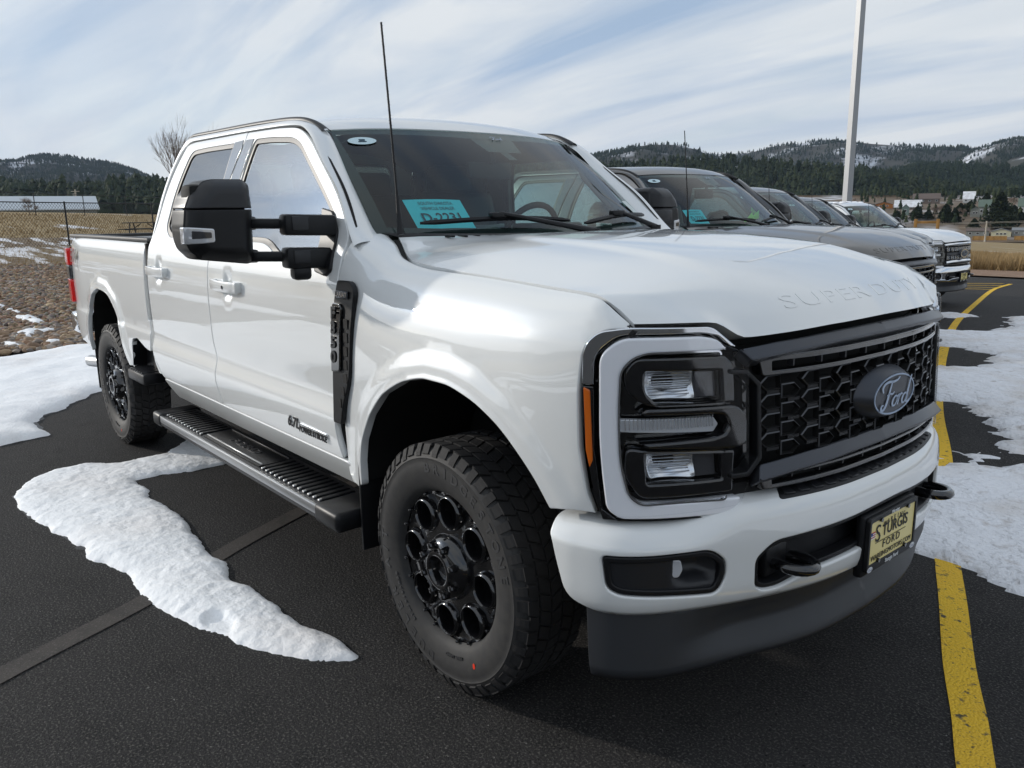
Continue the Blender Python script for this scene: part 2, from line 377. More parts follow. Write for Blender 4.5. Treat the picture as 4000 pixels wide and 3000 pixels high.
# ------------------------------------------------------------------ ground
_gl = pchip([-100, 9, 16, 26, 38, 46, 78, 120, 150, 220, 420, 5000], [0, 0, .10, .30, .62, 1.05, 2.15, 2.85, 2.7, .8, .2, 0])
_gr = pchip([-5000, 1.5, 3.0, 16, 24, 80, 187, 282, 358, 480, 700, 5000], [0, 0, -.030, -.40, -.62, -3.40, -8.3, -12.7, -16.2, -20, -22, -22])
def gz(x, y): return _gl(-np.asarray(x, float))+_gr(np.asarray(y, float))
def ground(px, py, lift=0.0):
    d = ray(px, py); t = np.geomspace(1.0, 900, 3000); P = CAM+t[:, None]*d; g = P[:, 2]-gz(P[:, 0], P[:, 1])-lift; i = np.argmax(g < 0)
    a = g[i-1]/(g[i-1]-g[i]); return P[i-1]+(P[i]-P[i-1])*a
def zm(c, pts):
    o = {'L': (0, 1600, 1.18533), 'N': (3400, 1900, 1.508), 'R': (3500, 1000, 1.66), 'Q': (0, 950, 2.212), 'M': (3300, 850, 1.58), 'Z': (3300, 650, 3.16), 'J': (0, 350, 1.4425), 'H3': (2200, 500, 1.8433), 'H4': (3000, 450, 2.212), 'HL': (0, 550, 3.16)}[c]
    return [(o[0]+x/o[2], o[1]+y/o[2]) for x, y in pts]
def gp(c, pts, lift=0.0): return np.array([ground(*q, lift)[:2] for q in zm(c, pts)])

def ground_mat(name, spec, bumps, rough=0.9, specl=0.3):
    """layered noise colours: spec = list of (scale, detail, pos0, pos1, colour) laid over the first colour"""
    m = bpy.data.materials.new(name); m.use_nodes = True; t = m.node_tree; b = t.nodes['Principled BSDF']; b.inputs['Roughness'].default_value = rough; b.inputs['Specular IOR Level'].default_value = specl
    tcn = t.nodes.new('ShaderNodeTexCoord'); prev = None
    for i, (sc, det, p0, p1, col) in enumerate(spec):
        if prev is None:
            prev = t.nodes.new('ShaderNodeRGB'); prev.outputs[0].default_value = (*col, 1); prev = prev.outputs[0]; continue
        mpn = t.nodes.new('ShaderNodeMapping'); mpn.inputs['Location'].default_value = (i*13.1, i*7.7, i*3.3)
        if hasattr(sc, '__len__'): mpn.inputs['Scale'].default_value = sc
        n = t.nodes.new('ShaderNodeTexNoise'); n.inputs['Scale'].default_value = 1.0 if hasattr(sc, '__len__') else sc; n.inputs['Detail'].default_value = det
        r = t.nodes.new('ShaderNodeMapRange'); r.inputs['From Min'].default_value = p0; r.inputs['From Max'].default_value = p1
        mx = t.nodes.new('ShaderNodeMix'); mx.data_type = 'RGBA'; mx.inputs['B'].default_value = (*col, 1)
        t.links.new(tcn.outputs['Object'], mpn.inputs[0]); t.links.new(mpn.outputs[0], n.inputs['Vector']); t.links.new(n.outputs['Fac'], r.inputs['Value']); t.links.new(r.outputs[0], mx.inputs['Factor']); t.links.new(prev, mx.inputs['A']); prev = mx.outputs['Result']
    t.links.new(prev, b.inputs['Base Color']); nrm_ = None
    for sc, st, dist, kind in bumps:
        if kind == 'v': n = t.nodes.new('ShaderNodeTexVoronoi'); n.inputs['Scale'].default_value = sc; o_ = n.outputs['Distance']
        else: n = t.nodes.new('ShaderNodeTexNoise'); n.inputs['Scale'].default_value = sc; n.inputs['Detail'].default_value = 4; o_ = n.outputs['Fac']
        bp = t.nodes.new('ShaderNodeBump'); bp.inputs['Strength'].default_value = st; bp.inputs['Distance'].default_value = dist; bp.invert = kind == 'v'
        t.links.new(tcn.outputs['Object'], n.inputs['Vector']); t.links.new(o_, bp.inputs['Height'])
        if nrm_ is not None: t.links.new(nrm_, bp.inputs['Normal'])
        nrm_ = bp.outputs[0]
    if nrm_ is not None: t.links.new(nrm_, b.inputs['Normal'])
    MATS[name] = m; return m
ground_mat('asphalt', [(0, 0, 0, 0, (.024, .0235, .024)), (.5, 6, .35, .72, (.036, .034, .033)), (6, 5, .50, .75, (.018, .018, .018)), (120, 3, .52, .66, (.105, .098, .090)), (95, 3, .58, .70, (.006, .006, .006)), (60, 2, .72, .75, (.20, .19, .18))], [(240, 1.0, .008, 'n'), (95, .8, .010, 'n'), (14, .25, .02, 'n')], .85, .22)
ground_mat('old_line', [(0, 0, 0, 0, (.058, .051, .046)), (7, 4, .52, .70, (.038, .035, .033)), (120, 3, .55, .7, (.095, .085, .078))], [(160, .6, .006, 'n')], .85)
ground_mat('yellow_line', [(0, 0, 0, 0, (.80, .50, .035)), (2.5, 5, .45, .75, (.70, .42, .04)), (26, 5, .60, .68, (.10, .085, .05)), (120, 3, .62, .72, (.20, .14, .05))], [(110, .6, .010, 'v')], .8)
ground_mat('snow', [(0, 0, 0, 0, (.90, .91, .92)), (1.3, 5, .52, .82, (.80, .77, .75))], [(55, .35, .012, 'n'), (7, .35, .04, 'n'), (260, .25, .004, 'n')], .75, .3)
ground_mat('dirty_snow', [(0, 0, 0, 0, (.82, .83, .86)), (1.6, 5, .46, .70, (.68, .64, .61)), (9, 4, .58, .78, (.50, .46, .43))], [(26, .7, .05, 'n'), (6, .6, .10, 'n'), (160, .4, .01, 'n')], .75, .3)
ground_mat('dry_grass', [(0, 0, 0, 0, (.30, .215, .105)), (.25, 5, .35, .7, (.235, .17, .085)), (3.0, 4, .4, .7, (.36, .27, .14)), ((.09, .55, .3), 5, .64, .70, (.72, .72, .74))], [(5, .8, .2, 'n')], .95)
ground_mat('dirt_strip', [(0, 0, 0, 0, (.17, .125, .085)), (1.5, 4, .4, .7, (.24, .19, .12)), ((.35, 1.6, .3), 5, .50, .56, (.76, .76, .78))], [(8, .8, .1, 'n')], .95)
ground_mat('gravel_bank', [(0, 0, 0, 0, (.27, .17, .115)), (3, 4, .4, .7, (.34, .23, .16)), (14, 3, .5, .7, (.18, .12, .08))], [(12, .9, .1, 'n')], .95)
ground_mat('rock_bed_soil', [(0, 0, 0, 0, (.11, .085, .062)), (4, 4, .4, .7, (.16, .12, .085))], [(10, .8, .05, 'n')], .95)
ground_mat('forest_floor', [(0, 0, 0, 0, (.075, .065, .045)), (.006, 5, .50, .60, (.62, .64, .68)), (.05, 4, .5, .7, (.10, .085, .06))], [], .95)
ground_mat('valley_ground', [(0, 0, 0, 0, (.17, .125, .085)), (.02, 5, .5, .62, (.62, .63, .66)), (.08, 4, .45, .7, (.11, .085, .06))], [], .95)
ground_mat('hill_snow', [(0, 0, 0, 0, (.055, .055, .045)), (.010, 5, .52, .62, (.55, .57, .61)), (.06, 4, .50, .66, (.06, .055, .045))], [], .95)

# terrain: one sheet to the horizon, finer near the camera
rr = np.concatenate([[0], np.geomspace(2.5, 6000, 110)]); th = np.linspace(0, 2*math.pi, 193)[:-1]
P = [(CAM[0], CAM[1], -.08)]
for r_ in rr[1:]:
    x = CAM[0]+r_*np.cos(th); y = CAM[1]+r_*np.sin(th); P += list(zip(x, y, gz(x, y)-.10))
F = [(0, 1+i, 1+(i+1) % 192) for i in range(192)]
for k in range(len(rr)-2): F += [(1+k*192+i, 1+(k+1)*192+i, 1+(k+1)*192+(i+1) % 192, 1+k*192+(i+1) % 192) for i in range(192)]
mk('ground', P, F, M['dry_grass'], None, True, None, kind='structure')
def sheet(name, xs, ys, mat_, lift, mask=None, **props):
    X, Y = np.meshgrid(xs, ys, indexing='ij'); Z = gz(X, Y)+lift; V = np.stack([X, Y, Z], -1).reshape(-1, 3); F = grid_faces(len(xs), len(ys)); 
    if mask is not None: ok = mask(V[:, 0], V[:, 1]); F = [f for f in F if all(ok[i] for i in f)]
    return mk(name, V, F, mat_, None, True, None, **props)
LOT_X0 = -9.3
sheet('parking_lot', np.concatenate([np.linspace(LOT_X0, 8, 60), np.linspace(9, 40, 20)]), np.concatenate([np.linspace(-40, -4, 20), np.linspace(-3, 26, 90)]), M['asphalt'], 0.0, kind='structure')
sheet('rock_bed', np.linspace(-25, LOT_X0, 40), np.linspace(-16, 22, 60), M['rock_bed_soil'], .02, kind='structure')
sheet('dirt_strip', np.linspace(-41, -25, 20), np.linspace(-16, 24, 30), M['dirt_strip'], .02, kind='structure')
# far edge of the lot on the right: bank of gravel
sheet('gravel_bank', np.linspace(-40, 40, 90), np.linspace(26, 33, 12), M['gravel_bank'], .05, kind='structure')
# painted lines
def strip(name, pts, wd, mat_, lift=.004, **props):
    P = np.array(pts, float); q = pchip(np.arange(len(P)), P)(np.linspace(0, len(P)-1, len(P)*8)); d = np.gradient(q, axis=0); d /= np.linalg.norm(d, axis=1)[:, None]; n = np.stack([-d[:, 1], d[:, 0]], 1)
    L, R_ = q+n*wd/2, q-n*wd/2; V = []
    for a, b in zip(L, R_): V += [(a[0], a[1], float(gz(a[0], a[1]))+lift), (b[0], b[1], float(gz(b[0], b[1]))+lift)]
    return mk(name, V, [(2*i+1, 2*i+3, 2*i+2, 2*i) for i in range(len(q)-1)], mat_, None, True, None, **props)
yl = [(2.45, -2.5), (1.9, -1.2), (1.60, -.55), (1.365, -.065), (1.275, .135), (1.13, .43), (.90, .95), (.72, 1.345)]+[tuple(q) for q in gp('R', [(307, 1298), (262, 1010), (300, 650), (385, 440), (505, 320), (650, 210), (745, 182)])]
strip('yellow_line', yl, .105, M['yellow_line'], kind='structure')
for i, (a, b) in enumerate([((445, 178), (700, 179)), ((445, 190), (690, 192)), ((445, 202), (670, 206)), ((445, 213), (640, 218))]):
    strip('yellow_line', [tuple(q) for q in gp('R', [a, ((a[0]+b[0])/2, (a[1]+b[1])/2), b])], .10, M['yellow_line'], kind='structure')
strip('old_line', [(-.55, -3.2), (-1.105, -2.17), (-1.37, -1.585), (-1.68, -1.06), (-1.905, -.60), (-2.6, .9)], .105, M['old_line'], kind='structure')

# ------------------------------------------------------------------ snow
def drape(name, poly, res, hf, mat_, edge=.0, lift=.0, **props):
    """snow lying on the ground: hf(distance to edge, x, y) gives thickness"""
    P = dense(poly, res*.8); P = P if area2(P) > 0 else P[::-1]
    if edge: n = fbm(P[:, 0]*6, P[:, 1]*6, 5)-.5; P = P+np.stack([n, fbm(P[:, 0]*6, P[:, 1]*6, 9)-.5], 1)*edge
    lo, hi = P.min(0), P.max(0); X, Y = np.meshgrid(np.arange(lo[0], hi[0], res), np.arange(lo[1], hi[1], res)); G_ = np.stack([X.ravel(), Y.ravel()], 1)+rng.uniform(-.2, .2, (X.size, 2))*res
    G_ = G_[inside(G_, P)]; d = segdist(G_, P); G_ = G_[d > res*.5]; pts = np.concatenate([P, G_]); n = len(P)
    r = delaunay_2d_cdt([Vector(p) for p in pts], [(i, (i+1) % n) for i in range(n)], [], 0, 1e-6); v = np.array([tuple(q) for q in r[0]]); f = np.array([q for q in r[2] if len(q) == 3]); f = f[inside(v[f].mean(1), P)]
    d = segdist(v, P); z = gz(v[:, 0], v[:, 1])+lift+np.where(d < 1e-5, -.01, hf(d, v[:, 0], v[:, 1])); return mk(name, np.column_stack([v, z]), f, mat_, None, True, None, **props)
tongue = gp('L', [(40, 390), (85, 345), (130, 312), (250, 262), (400, 240), (560, 230), (680, 205), (760, 190), (880, 120), (960, 100), (1080, 190), (1050, 245), (900, 275), (740, 292), (630, 312), (690, 380), (760, 430), (830, 458), (900, 540), (960, 640), (1030, 690), (1080, 770), (1160, 820), (1280, 890), (1400, 970), (1530, 1040), (1625, 1090), (1652, 1125), (1625, 1150), (1590, 1158), (1400, 1148), (1200, 1108), (1075, 1065), (1030, 1035), (985, 1020), (960, 1000), (880, 975), (800, 945), (700, 888), (620, 800), (560, 742), (400, 660), (280, 580), (200, 520), (120, 490), (60, 430)], .02)
ground_mat('wet_asphalt', [(0, 0, 0, 0, (.010, .010, .010)), (90, 3, .55, .7, (.035, .033, .031))], [(200, .5, .006, 'n')], .42, .4)
def wet(poly, e, label):
    P = dense(poly, .04); P = P if area2(P) > 0 else P[::-1]; Q = inset(P, -e); n = fbm(Q[:, 0]*5, Q[:, 1]*5, 14)-.5; Q = Q+np.stack([n, fbm(Q[:, 0]*5, Q[:, 1]*5, 15)-.5], 1)*e*1.3
    drape('wet_asphalt', [tuple(q) for q in Q], .08, lambda d, x, y: .003+0*d, M['wet_asphalt'], 0, 0, kind='structure')
wet(tongue, .035, '')
hole = gp('L', [(1010, 950)], .05)[0]
def h_t(d, x, y):
    h = .034*(1-np.exp(-d/.045))*(.6+.8*fbm(x*1.6, y*1.6, 3)); h = h*(1-.5*sst(-3.0, -3.6, x))+.012*(fbm(x*9, y*9, 21)-.5)*np.minimum(d/.05, 1)+.012*(fbm(x*34, y*34, 22)-.5)*np.minimum(d/.03, 1)
    # a boot print and pitting
    q = np.hypot((x-hole[0])/.10, (y-hole[1])/.055); h = h-.026*(1-sst(.7, 1.15, q))*np.minimum(d/.03, 1)
    return np.maximum(h, .004)
drape('snow_patch', tongue, .014, h_t, M['snow'], .07, kind='stuff', label='tongue of white snow on the asphalt beside the white truck', category='snow')
leftp = list(gp('Q', [(480, 1659), (350, 1610), (318, 1550), (360, 1530), (400, 1490), (560, 1430), (650, 1370), (760, 1340), (800, 1300), (880, 1285)]))+[np.array(q) for q in [(-5.9, -.2), (-5.6, 1.0), (-6.2, 3.5), (-9.0, 5.0), (-10.3, 3.0)]]+list(gp('Q', [(760, 890), (640, 905), (400, 940), (180, 975), (0, 1005)]))+[np.array(q) for q in [(-9.6, -2.6), (-9.3, -5.0), (-6.5, -5.0), (-5.2, -3.6), (-4.5, -2.2)]]
wet(leftp[:10]+[np.array((-5.9, -.2)), np.array((-6.5, -1.6)), np.array((-5.2, -2.0))], .05, '')
def h_l(d, x, y): return np.maximum(.07*(1-np.exp(-d/.10))*(.7+.6*fbm(x*.9, y*.9, 8))+.04*(fbm(x*3, y*3, 31)-.5)*np.minimum(d/.15, 1)+.012*(fbm(x*16, y*16, 33)-.5)*np.minimum(d/.1, 1), .006)
drape('snow_bank', leftp, .05, h_l, M['snow'], .10, kind='stuff', label='broad white snow cover between the rear wheel and the river rocks', category='snow')
# wind-blown and ploughed snow in front of the row
near = gp('N', [(60, 330), (190, 362), (340, 400), (440, 435), (540, 490), (640, 550), (780, 590), (785, 640), (905, 655)])
far = gp('R', [(830, 240), (700, 236), (560, 228), (440, 215), (330, 225)])
reg = np.concatenate([near, [(1.9, .75), (3.2, .6), (6.5, .4), (14, -1.5), (24, -3.0), (24, 13.0), (2.0, 14.5)], far, [(-5.2, 13.5), (-4.6, 10.5), (-3.6, 7.5), (-2.2, 4.4), (-.9, 2.2), (-.2, 1.5)]])  # far end stretched out of view, added to bounce light onto the truck fronts
pat = [gp('R', q) for q in ([(150, 950), (300, 958), (430, 1000), (410, 1025), (560, 1080), (600, 1120), (690, 1160), (560, 1185), (470, 1215), (560, 1258), (330, 1236), (160, 1245), (150, 1080)], [(240, 1280), (330, 1283), (327, 1316), (230, 1320)], [(225, 600), (340, 590), (480, 620), (620, 660), (560, 703), (330, 720), (220, 722)], [(280, 285), (560, 285), (840, 300), (840, 402), (700, 386), (690, 468), (630, 490), (340, 488), (270, 478)], [(640, 1345), (790, 1352), (760, 1372), (650, 1368)], [(500, 1030), (570, 1035), (560, 1050), (500, 1045)], [(700, 1300), (820, 1306), (800, 1320), (710, 1316)])]
fing = gp('R', [(270, 366), (420, 374), (525, 394), (440, 404), (270, 398)])
xs = np.concatenate([np.arange(-4.6, 3.2, .045), np.arange(3.2, 6.6, .2), np.arange(6.8, 24.2, .5)]); ys = np.concatenate([np.arange(-3.2, .7, .15), np.arange(.7, 6.5, .036), np.arange(6.5, 15, .07)])
X, Y = np.meshgrid(xs, ys, indexing='ij'); Q = np.stack([X.ravel(), Y.ravel()], 1)
Qn = Q+np.stack([(fbm(Q[:, 0]*3, Q[:, 1]*7, 41)-.5)*.55+(fbm(Q[:, 0]*14, Q[:, 1]*20, 43)-.5)*.16, (fbm(Q[:, 0]*3, Q[:, 1]*5, 42)-.5)*.30], 1)
def sdist(Qp, P): return np.where(inside(Qp, P), 1, -1)*segdist(Qp, P)
sd = sdist(Qn, reg)
for p_ in pat: sd = np.minimum(sd, -sdist(Qn, p_)-.09)
sd = np.maximum(sd, sdist(Qn, fing))
sd = sd-.035*(fbm(Q[:, 0]*5, Q[:, 1]*5, 47) > .62)*(fbm(Q[:, 0]*20, Q[:, 1]*20, 48) > .55)
lump = fbm(Q[:, 0]*1.6, Q[:, 1]*1.6, 51); rough_ = sst(.42, .62, fbm(Q[:, 0]*.9, Q[:, 1]*.9, 52))
h = np.where(sd > 0, .050*(1-np.exp(-sd/.10))*(.6+.8*lump)+np.minimum(sd/.08, 1)*(.035*(fbm(Q[:, 0]*6, Q[:, 1]*6, 53)-.5)*(.3+rough_)+.025*(fbm(Q[:, 0]*17, Q[:, 1]*17, 54)-.5)*(.3+rough_)), -.03+np.maximum(sd, -.3)*.1)
h = np.where((sd > 0) & (h < .004), .004, h)
V = np.column_stack([Q, gz(Q[:, 0], Q[:, 1])+h]); F = np.array(grid_faces(len(xs), len(ys))); keep = (sd.reshape(-1)[F] > -.15).any(1); F = F[keep]
used = np.unique(F); remap = np.full(len(V), -1); remap[used] = np.arange(len(used))
mk('ploughed_snow', V[used], remap[F].astype(np.int32), M['dirty_snow'], None, True, None, kind='stuff', label='trampled grey-white snow lying across the lot in front of the trucks', category='snow')
fs_ = gp('Z', [(1730, 1270), (1850, 1245), (1960, 1215), (1900, 1165), (2000, 1150), (2130, 1150), (2212, 1135), (2400, 1130), (2400, 1290), (2212, 1282)])
drape('snow_patch', fs_, .35, lambda d, x, y: .02+.25*(1-np.exp(-d/1.0))+.12*(fbm(x, y, 61)-.5)*np.minimum(d/.5, 1), M['snow'], .2, .05, kind='stuff', label='bright snow patch at the far edge of the lot below the grass', category='snow')
for i, q in enumerate(([(0, 545), (60, 560), (150, 612), (200, 622), (150, 640), (60, 600), (0, 580), (-80, 560)], [(130, 665), (200, 640), (290, 645), (400, 695), (400, 710), (270, 725), (200, 690)], [(110, 820), (200, 770), (330, 755), (490, 770), (440, 790), (330, 805), (260, 838)], [(20, 895), (100, 890), (240, 900), (230, 930), (110, 925)], [(360, 880), (450, 865), (560, 870), (520, 895), (400, 895)])):
    drape('snow_patch', gp('Q', q), .045, lambda d, x, y: .045+.035*(1-np.exp(-d/.10))+.09*(fbm(x*7, y*7, 71)-.5), M['snow'], .12, .0, kind='stuff', label=['thin snow strip at the left edge of the river rocks', 'upper snow patch lying on the river rocks', 'lower snow patch lying on the river rocks', 'small snow patch on the rocks at the snow bank', 'snow remnant among rocks behind the rear bumper'][i], category='snow')

# unseen snow streaks and low wooded ridge at left, added for reflections and bounce light
for i, (cx_, cy2_, lx_, ly_, an_) in enumerate(((-4.5, -5.2, 2.6, .55, .10), (-8.0, -7.4, 3.2, .8, -.05), (-3.0, -9.0, 3.6, .7, .12), (-12.0, -10.5, 4.5, 1.1, .0), (-6.5, -13.5, 5.0, 1.0, .08), (-13.0, -5.0, 3.0, .6, -.1), (-9.5, -17.0, 6.0, 1.3, .05))):
    aa = np.linspace(0, 2*math.pi, 40)[:-1]; rr_ = 1+.35*(fbm(np.cos(aa)*2+i*9, np.sin(aa)*2, 77)-.5)*2; X_ = lx_*np.cos(aa)*rr_; Y_ = ly_*np.sin(aa)*rr_; c_, s_ = math.cos(an_), math.sin(an_)
    drape('snow_patch', [(cx_+a*c_-b*s_, cy2_+a*s_+b*c_) for a, b in zip(X_, Y_)], .14, lambda d, x, y: .012+.03*(1-np.exp(-d/.2))+.02*(fbm(x*4, y*4, 78)-.5)*np.minimum(d/.2, 1), M['snow'], .35, .0, kind='stuff', label='thin snow streak out of view on the open lot left of the white truck, added for reflections', category='snow', group='unseen snow streaks added on the open lot')
az_ = np.linspace(rad(176), rad(330), 160); G_ = np.empty((160, 8, 3))
for j, (dd_, hh_) in enumerate(((330, .0), (345, 6), (370, 12), (420, 17), (480, 24), (560, 30), (640, 34), (700, 20))):
    x_, y_ = CAM[0]+dd_*np.cos(az_), CAM[1]+dd_*np.sin(az_); G_[:, j] = np.stack([x_, y_, gz(x_, y_)-.5+hh_*(.55+.9*fbm(az_*9, 0*az_+j*.3, 81))*(1 if j else 0)+(3*vnoise(az_*400, 0*az_+j*9.1, 82) if j else 0)], -1)
ground_mat('unseen_ridge_woods', [(0, 0, 0, 0, (.020, .030, .018)), (.05, 5, .45, .65, (.040, .050, .026)), (.012, 4, .60, .66, (.40, .42, .45))], [(.25, 1.0, 3.0, 'n')], .95)
mk('wooded_ridge', G_.reshape(-1, 3), grid_faces(160, 8), M['unseen_ridge_woods'], None, True, None, kind='structure')  # unseen ridge added as a dark band for the doors to reflect

# ------------------------------------------------------------------ river rocks
def rock_vf(seed, sub):
    bm = bmesh.new(); bmesh.ops.create_icosphere(bm, subdivisions=sub, radius=1); r_ = random.Random(seed); sx_, sy__, sz_ = r_.uniform(.8, 1.2), r_.uniform(.6, 1.0), r_.uniform(.35, .6); ph = [r_.uniform(0, 6.28) for _ in range(6)]
    for v in bm.verts:
        k_ = 1+.14*math.sin(2.1*v.co.x*2+ph[0])+.12*math.sin(2.6*v.co.y*2+ph[1])+.10*math.sin(3.1*v.co.z+ph[2]+v.co.x*2); v.co = Vector((v.co.x*sx_*k_, v.co.y*sy__*k_, v.co.z*sz_*k_))
    V = np.array([tuple(v.co) for v in bm.verts]); bm.verts.index_update(); F = np.array([[v.index for v in f.verts] for f in bm.faces]); bm.free(); return V, F
def rock_mat(name):
    m = bpy.data.materials.new(name); m.use_nodes = True; t = m.node_tree; b = t.nodes['Principled BSDF']; b.inputs['Roughness'].default_value = .8
    at = t.nodes.new('ShaderNodeAttribute'); at.attribute_name = 'tone'; oi = t.nodes.new('ShaderNodeObjectInfo'); ad = t.nodes.new('ShaderNodeMath'); ad.operation = 'ADD'; fr = t.nodes.new('ShaderNodeMath'); fr.operation = 'FRACT'
    t.links.new(at.outputs['Fac'], ad.inputs[0]); t.links.new(oi.outputs['Random'], ad.inputs[1]); t.links.new(ad.outputs[0], fr.inputs[0])
    r = t.nodes.new('ShaderNodeValToRGB'); cols = [(.26, .165, .10), (.40, .27, .165), (.30, .25, .21), (.46, .33, .20), (.21, .175, .15), (.37, .22, .13), (.44, .37, .31), (.31, .21, .135)]
    while len(r.color_ramp.elements) < len(cols): r.color_ramp.elements.new(.5)
    r.color_ramp.interpolation = 'CONSTANT'
    for i, c in enumerate(cols): r.color_ramp.elements[i].position = i/len(cols); r.color_ramp.elements[i].color = (*c, 1)
    n = t.nodes.new('ShaderNodeTexNoise'); n.inputs['Scale'].default_value = 25; mx = t.nodes.new('ShaderNodeMix'); mx.data_type = 'RGBA'; mx.blend_type = 'MULTIPLY'; mx.inputs['Factor'].default_value = .6
    tcn = t.nodes.new('ShaderNodeTexCoord'); t.links.new(tcn.outputs['Object'], n.inputs['Vector']); t.links.new(fr.outputs[0], r.inputs[0]); t.links.new(r.outputs[0], mx.inputs['A']); t.links.new(n.outputs['Color'], mx.inputs['B']); t.links.new(mx.outputs['Result'], b.inputs['Base Color'])
    MATS[name] = m; return m
rock_mat('river_rock')
RB = bpy.data.objects['rock_bed']
pts = []
cell = {}
for _ in range(80000):
    x = LOT_X0+.25-(rng.random()**1.25)*15.5; ylo = -2.43+(2.08-x)*.05-1.6; yhi = -2.43+(2.08-x)*.40
    y = rng.uniform(ylo, yhi); s = rng.uniform(.034, .076)*(1.25 if rng.random() < .12 else 1); 
    kx, ky = int(x/.10), int(y/.10); ok = True
    for a in (-1, 0, 1):
        for b in (-1, 0, 1):
            for (px2, py2, s2) in cell.get((kx+a, ky+b), ()):
                if (px2-x)**2+(py2-y)**2 < (.62*(s+s2))**2: ok = False
    if ok: pts.append((x, y, s)); cell.setdefault((kx, ky), []).append((x, y, s))
    if len(pts) > 15000: break
pts = np.array(pts); inview = []
for i, (x, y, s) in enumerate(pts):
    d = np.array([x, y, 0])-CAM; zc_ = d@FW; u = 2000+FPX*(d@RT)/zc_; inview.append(-40 < u < 330)
inview = np.array(inview); order_ = np.argsort(np.where(inview, -pts[:, 0], 1e6)); near_i = set(order_[:300].tolist())
protos = []
for k_ in range(7):
    V, F = rock_vf(100+k_, 2); me = bpy.data.meshes.new('rock'); me.from_pydata([tuple(v) for v in V], [], [tuple(f) for f in F]); me.polygons.foreach_set('use_smooth', [True]*len(me.polygons)); me.materials.append(M['river_rock']); protos.append(me)
for i in near_i:
    x, y, s = pts[i]; o = bpy.data.objects.new('rock', protos[i % 7]); link(o, RB); o.location = (x, y, float(gz(x, y))+.02+s*.28); o.scale = (s, s, s); o.rotation_euler = (rng.uniform(-.3, .3), rng.uniform(-.3, .3), rng.uniform(0, 6.28))
lowp = [rock_vf(200+k_, 1) for k_ in range(6)]
VV, FF, TN = [], [], []; k0 = 0
for i in range(len(pts)):
    if i in near_i: continue
    x, y, s = pts[i]; V, F = lowp[i % 6]; a = rng.uniform(0, 6.28); c_, s_ = math.cos(a), math.sin(a); tl = rng.uniform(-.35, .35); Vr = np.stack([V[:, 0]*c_-V[:, 1]*s_, V[:, 0]*s_+V[:, 1]*c_, V[:, 2]+V[:, 0]*tl], 1)*s
    VV.append(Vr+np.array([x, y, float(gz(x, y))+.02+s*.28])); FF.append(F+k0); k0 += len(V); TN.append(np.full(len(V), rng.random()))
ro_ = mk('rocks', np.concatenate(VV), np.concatenate(FF).astype(np.int32), M['river_rock'], RB, True, None, kind='stuff'); at_ = ro_.data.attributes.new('tone', 'FLOAT', 'POINT'); at_.data.foreach_set('value', np.concatenate(TN))

# ------------------------------------------------------------------ the pickup (right side has y < 0; x forward from the front axle)
TR = thing('pickup_truck', 'white crew-cab pickup with black honeycomb grille and black wheels, nearest to the camera', 'pickup truck', group='pickups parked in the row')
TRUCK_PARTS = {}
PAINT = M['white_paint']
# cab side: half width against height
_z = [.50, .58, .62, .66, .72, .785, .80, .815, .86, .895, .905, .92, 1.05, 1.2, 1.32, 1.40, 1.46, 1.50, 1.73, 1.96, 2.00, 2.035, 2.055]
_w = [.90, .945, .966, .984, .996, 1.003, 1.0035, 1.0025, .993, .9845, .983, .982, .987, .988, .981, .968, .949, .930, .866, .800, .784, .758, .72]
ZF = np.linspace(.50, 2.055, 900); WF = pchip(_z, _w)(ZF); VF = np.concatenate([[0], np.cumsum(np.hypot(np.diff(ZF), np.diff(WF)))])
HANDLES = [(-1.745, 1.280), (-2.79, 1.300)]
def z2v(z): return np.interp(z, ZF, VF)
def cabmap(off=0.0, cups=True):
    def f(U, V):
        z = np.interp(V, VF, ZF); ww = np.interp(V, VF, WF)+off
        if cups:
            for hx, hz in HANDLES:
                ww = ww-0.020*np.exp(-(((U-hx)/0.045)**4+((z-hz)/0.062)**4))
        return np.stack([U, -ww, z], -1)
    return f
def xv(pts): return [(p[0], float(z2v(p[1])))+tuple(p[2:]) for p in pts]
rowsx = lambda x0, x1, zs, st=0.035: [(x, float(z2v(z))) for z in zs for x in np.arange(x0, x1, st)]
cupx = [(hx+dx, float(z2v(hz+dz))) for hx, hz in HANDLES for dx in np.arange(-.075, .08, .012) for dz in np.arange(-.09, .095, .012)]
creases = rowsx(-3.0, -.65, (.785, .80, .815, .895, .905, .918))

